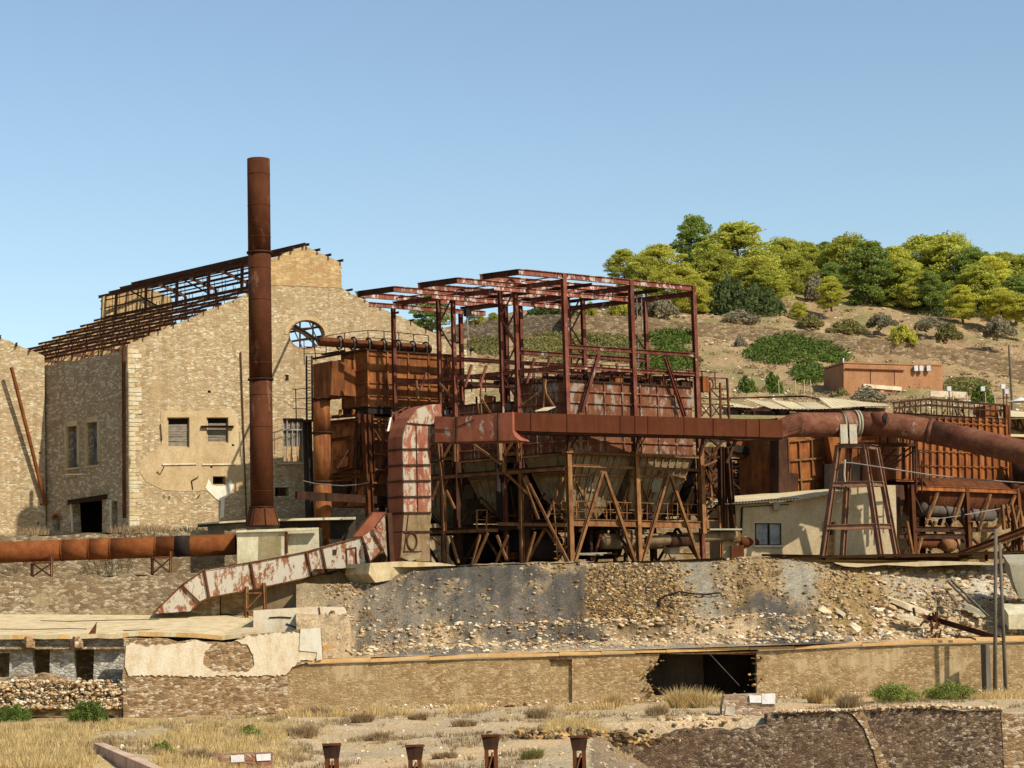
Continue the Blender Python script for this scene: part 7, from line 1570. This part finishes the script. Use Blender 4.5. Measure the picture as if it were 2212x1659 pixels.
bush('e', M_GREY, 1875, 868, 90, 28, 172, 'grey scrub in front of the orange building'); bush('l', M_OLIV, 1815, 866, 60, 22, 174, 'olive scrub at the corner of the orange building'); bush('g', M_GREEN, 2120, 872, 60, 34, 172, 'green bush right of the orange building'); carpet(M_OLIV, 2085, 838, 45, 16, 'olive scrub on the slope right of the orange building')
bush('y', M_PINEY, 1948, 740, 70, 34, 214, 'yellow-green bush on top of the long terrace wall'); bush('l', M_OLIV, 1830, 716, 90, 22, 224, 'low olive scrub above the terrace wall'); bush('e', M_GREY, 1600, 694, 100, 22, 228, 'grey scrub strip above the terrace wall'); bush('e', M_GREY, 2160, 722, 70, 34, 224, 'grey bush near the right edge above the wall')
bush('l', M_OLIV, 2050, 728, 60, 26, 222, 'small olive bush above the wall near the right'); bush('e', M_GREY, 1765, 640, 60, 42, 250, 'dark grey bush at the lower edge of the wood'); bush('e', M_GREY, 1905, 700, 70, 20, 228, 'flat grey scrub on the open slope'); bush('l', M_OLIV, 1750, 700, 60, 18, 228, 'flat olive scrub left on the open slope'); bush('e', M_GREY, 2010, 705, 80, 18, 230, 'flat grey scrub in the middle of the right slope')
rnd = random.Random(99)
m = MB(); cols = []
for i in range(900):
    u = rnd.uniform(960, 2300); Y = rnd.uniform(150, 262); p = hill_fp(u, Y); s_ = rnd.uniform(.3, 1.3) ** 1.5
    if fb((p.x * .09, p.y * .09, 44)) < -.1: continue; leafcloud(m, cols, p + Vector((0, 0, s_ * .25)), (s_, s_, s_ * .4), 36, .12, rnd, 1, rnd.uniform(.6, 1.15))
struct(m.build('hill_scrub', M_OLIV, None, False, False, cols), 'low olive and straw-coloured scrub dotted over the hillside', 'stuff')
m = MB(); cols = []
for i in range(700):
    u = rnd.uniform(1000, 2300); Y = rnd.uniform(150, 258); p = hill_fp(u, Y); s_ = rnd.uniform(.3, 1.0); leafcloud(m, cols, p + Vector((0, 0, s_ * .2)), (s_, s_, s_ * .35), 30, .11, rnd, 1, rnd.uniform(.7, 1.2))
struct(m.build('hill_dry_grass', M_DRYB, None, False, False, cols), 'dry brown tufts over the hillside', 'stuff')
# grasses: bunches of thin blades
def tuft(m, cols, p, r_, h, n, rnd, sh=1.0, wd=.012, spread=.5):
    for i in range(n):
        a = rnd.random() * 6.283; q = r_ * rnd.random() ** .5; b = p + Vector((cos(a) * q, sin(a) * q, -.03)); l_ = h * rnd.uniform(.5, 1.15); d = Vector((cos(a) * spread * rnd.random() + rnd.gauss(0, .15), sin(a) * spread * rnd.random() + rnd.gauss(0, .15), 1)).normalized()
        sd = Vector((rnd.gauss(0, 1), rnd.gauss(0, .5), 0)).normalized() * wd; k = len(m.v); t1 = b + d * l_ * .55; t2 = b + d * l_ + Vector((d.x, d.y, -.25)) * l_ * .25
        m.v += [b - sd, b + sd, t1 + sd * .7, t1 - sd * .7, t2]; m.f += [(k, k + 1, k + 2, k + 3), (k + 3, k + 2, k + 4)]; v = sh * rnd.uniform(.8, 1.15); cols += [(v, v, v, 1)] * 5
def gp_(u, Y): p = W(u, 1500, Y); return Vector((p.x, p.y, g_z(p.x, p.y)))
def field(name, mat, label, n, fn, h, cnt, seed, r_=(.1, .35), wd=.014, spread=.5):
    rnd = random.Random(seed); m = MB(); cols = []; k = 0
    while k < n:
        q = fn(rnd)
        if q is None: continue
        tuft(m, cols, gp_(*q), rnd.uniform(*r_), h * rnd.uniform(.5, 1.25), cnt, rnd, rnd.uniform(.75, 1.15), wd, spread); k += 1
    return struct(m.build(name, mat, None, False, False, cols), label, 'stuff')
def clumpy(u, Y, s_=.12, o=0):
    p = W(u, 1500, Y); return fb((p.x * s_ * 2, p.y * s_ * 1.2, o))
field('dry_grass', M_DRYG, 'tall straw-yellow dry grass at the lower left', 2600, lambda r: (lambda u, Y: (u, Y) if (r.random() < 1.1 - max(0, u - 300) / 400 and clumpy(u, Y) > -.2 and not (u > 195 and u < 330 and Y < 74)) else None)(r.uniform(-60, 740), 60 + 38 * r.random() ** 1.1), .36, 20, 61, wd=.010)
field('grey_grass', M_DRYB, 'grey-brown dry grass and low dead stems', 1500, lambda r: (lambda u, Y: (u, Y) if (clumpy(u, Y, .15, 5) > .05 and path_k(*W(u, 1500, Y).xy) < .3 and (u < 1290 or Y > 93.5)) else None)(r.uniform(-60, 2300), r.uniform(66, 107.5)), .28, 14, 62)
field('yellow_grass', M_DRYG, 'patch of yellow grass beyond the fourth steel post and along the wall', 900, lambda r: (lambda u, Y: (u, Y) if (abs(u - 1290) < 110 and 84 < Y < 92 and u < 1262 + 200 * ((Y - 84) / 8)) or (Y > 104 and clumpy(u, Y, .2, 9) > .1) else None)(r.uniform(600, 2250), r.uniform(82, 107.6)), .5, 18, 63)
def onground(u, v):
    Y = 60.0
    while Y < 108.5:
        p = W(u, v, Y)
        if p.z <= g_z(p.x, p.y): break
        Y += .4
    else: Y = 107.5
    return Y
def tuftobj(u, v, wpx, hpx, Y, mat, label, name='grass_tuft', n=700, seed=1, group='grass and scrub tufts on the lower ground'):
    Y = onground(u, v); rnd = random.Random(seed); p = W(u, v, Y); p.z = g_z(p.x, p.y); Wd = wpx / FPX * Y; H = hpx / FPX * Y; m = MB(); cols = []
    for i in range(7): a = rnd.random() * 6.283; q = Wd * .33 * rnd.random() ** .5; tuft(m, cols, p + Vector((cos(a) * q, sin(a) * q * .5, 0)), Wd * .16, H * rnd.uniform(.75, 1.1), n // 7, rnd, rnd.uniform(.8, 1.15), .016, .75)
    return tag(m.build(name, mat, None, False, False, cols), label, 'shrub' if name == 'shrub' else 'grass', group)
def lowbush(u, v, wpx, hpx, Y, mat, label, seed, n=1500, leaf=.045):
    Y = onground(u, v); rnd = random.Random(seed); p = W(u, v, Y); p.z = g_z(p.x, p.y); Wd = wpx / FPX * Y; H = hpx / FPX * Y; m, cols = make_bush(seed, Wd, H, mat, leaf, n, cl=12); m.v = [q + p for q in m.v]
    for i in range(5): a = rnd.random() * 6.283; tuft(m, cols, p + Vector((cos(a) * Wd * .3, sin(a) * Wd * .2, 0)), Wd * .15, H * .95, 50, rnd, .9, .012, .8)
    return tag(m.build('shrub', mat, None, False, False, cols), label, 'shrub', 'grass and scrub tufts on the lower ground')
lowbush(190, 1568, 84, 62, 88, M_GREEN, 'leafy green bush in the grass at the lower left', 71, 2600); lowbush(28, 1545, 80, 40, 92, M_GREEN, 'dull green bush at the left edge below the parapet', 72, 1800)
lowbush(352, 1628, 46, 26, 76, M_GRG, 'small fresh green sprig near the pinkish kerb', 73, 700); lowbush(540, 1592, 50, 26, 84, M_GRG, 'light green herb patch in the middle left', 74, 700)
tuftobj(1490, 1530, 90, 52, 107, M_DRYG, 'big arching straw tuft in front of the dark opening', seed=81, n=1500); tuftobj(1545, 1522, 70, 30, 107.5, M_DRYG, 'smaller straw tuft at the right side of the dark opening', seed=82)
tuftobj(1780, 1520, 70, 48, 106.8, M_DRYG, 'loose yellow tuft against the long wall right of the opening', seed=83, n=900); lowbush(1930, 1516, 108, 44, 106.5, M_GRG, 'bright green leafy bush at the foot of the long wall', 84, 2600); lowbush(2050, 1510, 118, 42, 106.8, M_GRG, 'second green bush at the wall foot, nearer the poles', 85, 2600)
tuftobj(1320, 1530, 60, 40, 106, M_DRYG, 'green-yellow tuft below the blocked doorway', seed=86); tuftobj(1830, 1530, 80, 36, 105, M_DRYB, 'brown tuft between the yellow tuft and the green bush', seed=87)
for i, (u, v, w_, h_, Y, lab) in enumerate(((690, 1548, 90, 26, 103, 'brown dead scrub below the left end of the long wall'), (780, 1562, 60, 24, 98, 'grey dead scrub left of the path'), (905, 1556, 50, 20, 100, 'small brown scrub in the pale gravel'), (640, 1592, 100, 32, 90, 'wide grey-brown scrub left of the first steel post'), (1000, 1570, 60, 20, 96, 'low scrub beyond the third steel post'), (1160, 1552, 80, 26, 101, 'brown scrub in front of the long wall, centre'), (820, 1600, 70, 22, 86, 'low brown scrub by the path'), (1420, 1545, 70, 26, 101, 'grey scrub in front of the broken wall edge'), (1150, 1640, 50, 28, 74, 'olive-grey scrub between the third and fourth steel posts'), (430, 1648, 90, 40, 71, 'bare twiggy scrub near the bottom edge, left of the brick footing'), (960, 1640, 60, 20, 73, 'low twigs between the second and third steel posts'))):
    tuftobj(u, v, w_, h_, Y, M_DRYB if i != 8 else M_OLIV, lab, 'shrub', 700, 100 + i)
# dry tufts on the slope and terrace
rnd = random.Random(5); m = MB(); cols = []
for i in range(240):
    u = rnd.uniform(760, 2300); t = rnd.uniform(.1, 1); p = slope_fp(u, t)
    if fb((p.x * .3, p.y * .3, 60)) < .15: continue
    tuft(m, cols, p, .25, .4, 26, rnd, rnd.uniform(.8, 1.1), .014, .8)
for x, y in ((980, 1100), (1050, 1105), (1120, 1095), (1200, 1090), (1260, 1100), (1560, 1100), (250, 1110), (290, 1120), (1350, 1110)):
    p = onz(x, y + 30, UPZ, '3'); p = Vector((p.x, min(p.y, 127), UPZ))
    tuft(m, cols, p, .8, .6, 120, rnd, 1.0, .014, .8)
struct(m.build('slope_grass', M_DRYB, None, False, False, cols), 'sparse dry tufts on the slag slope and terrace', 'stuff')
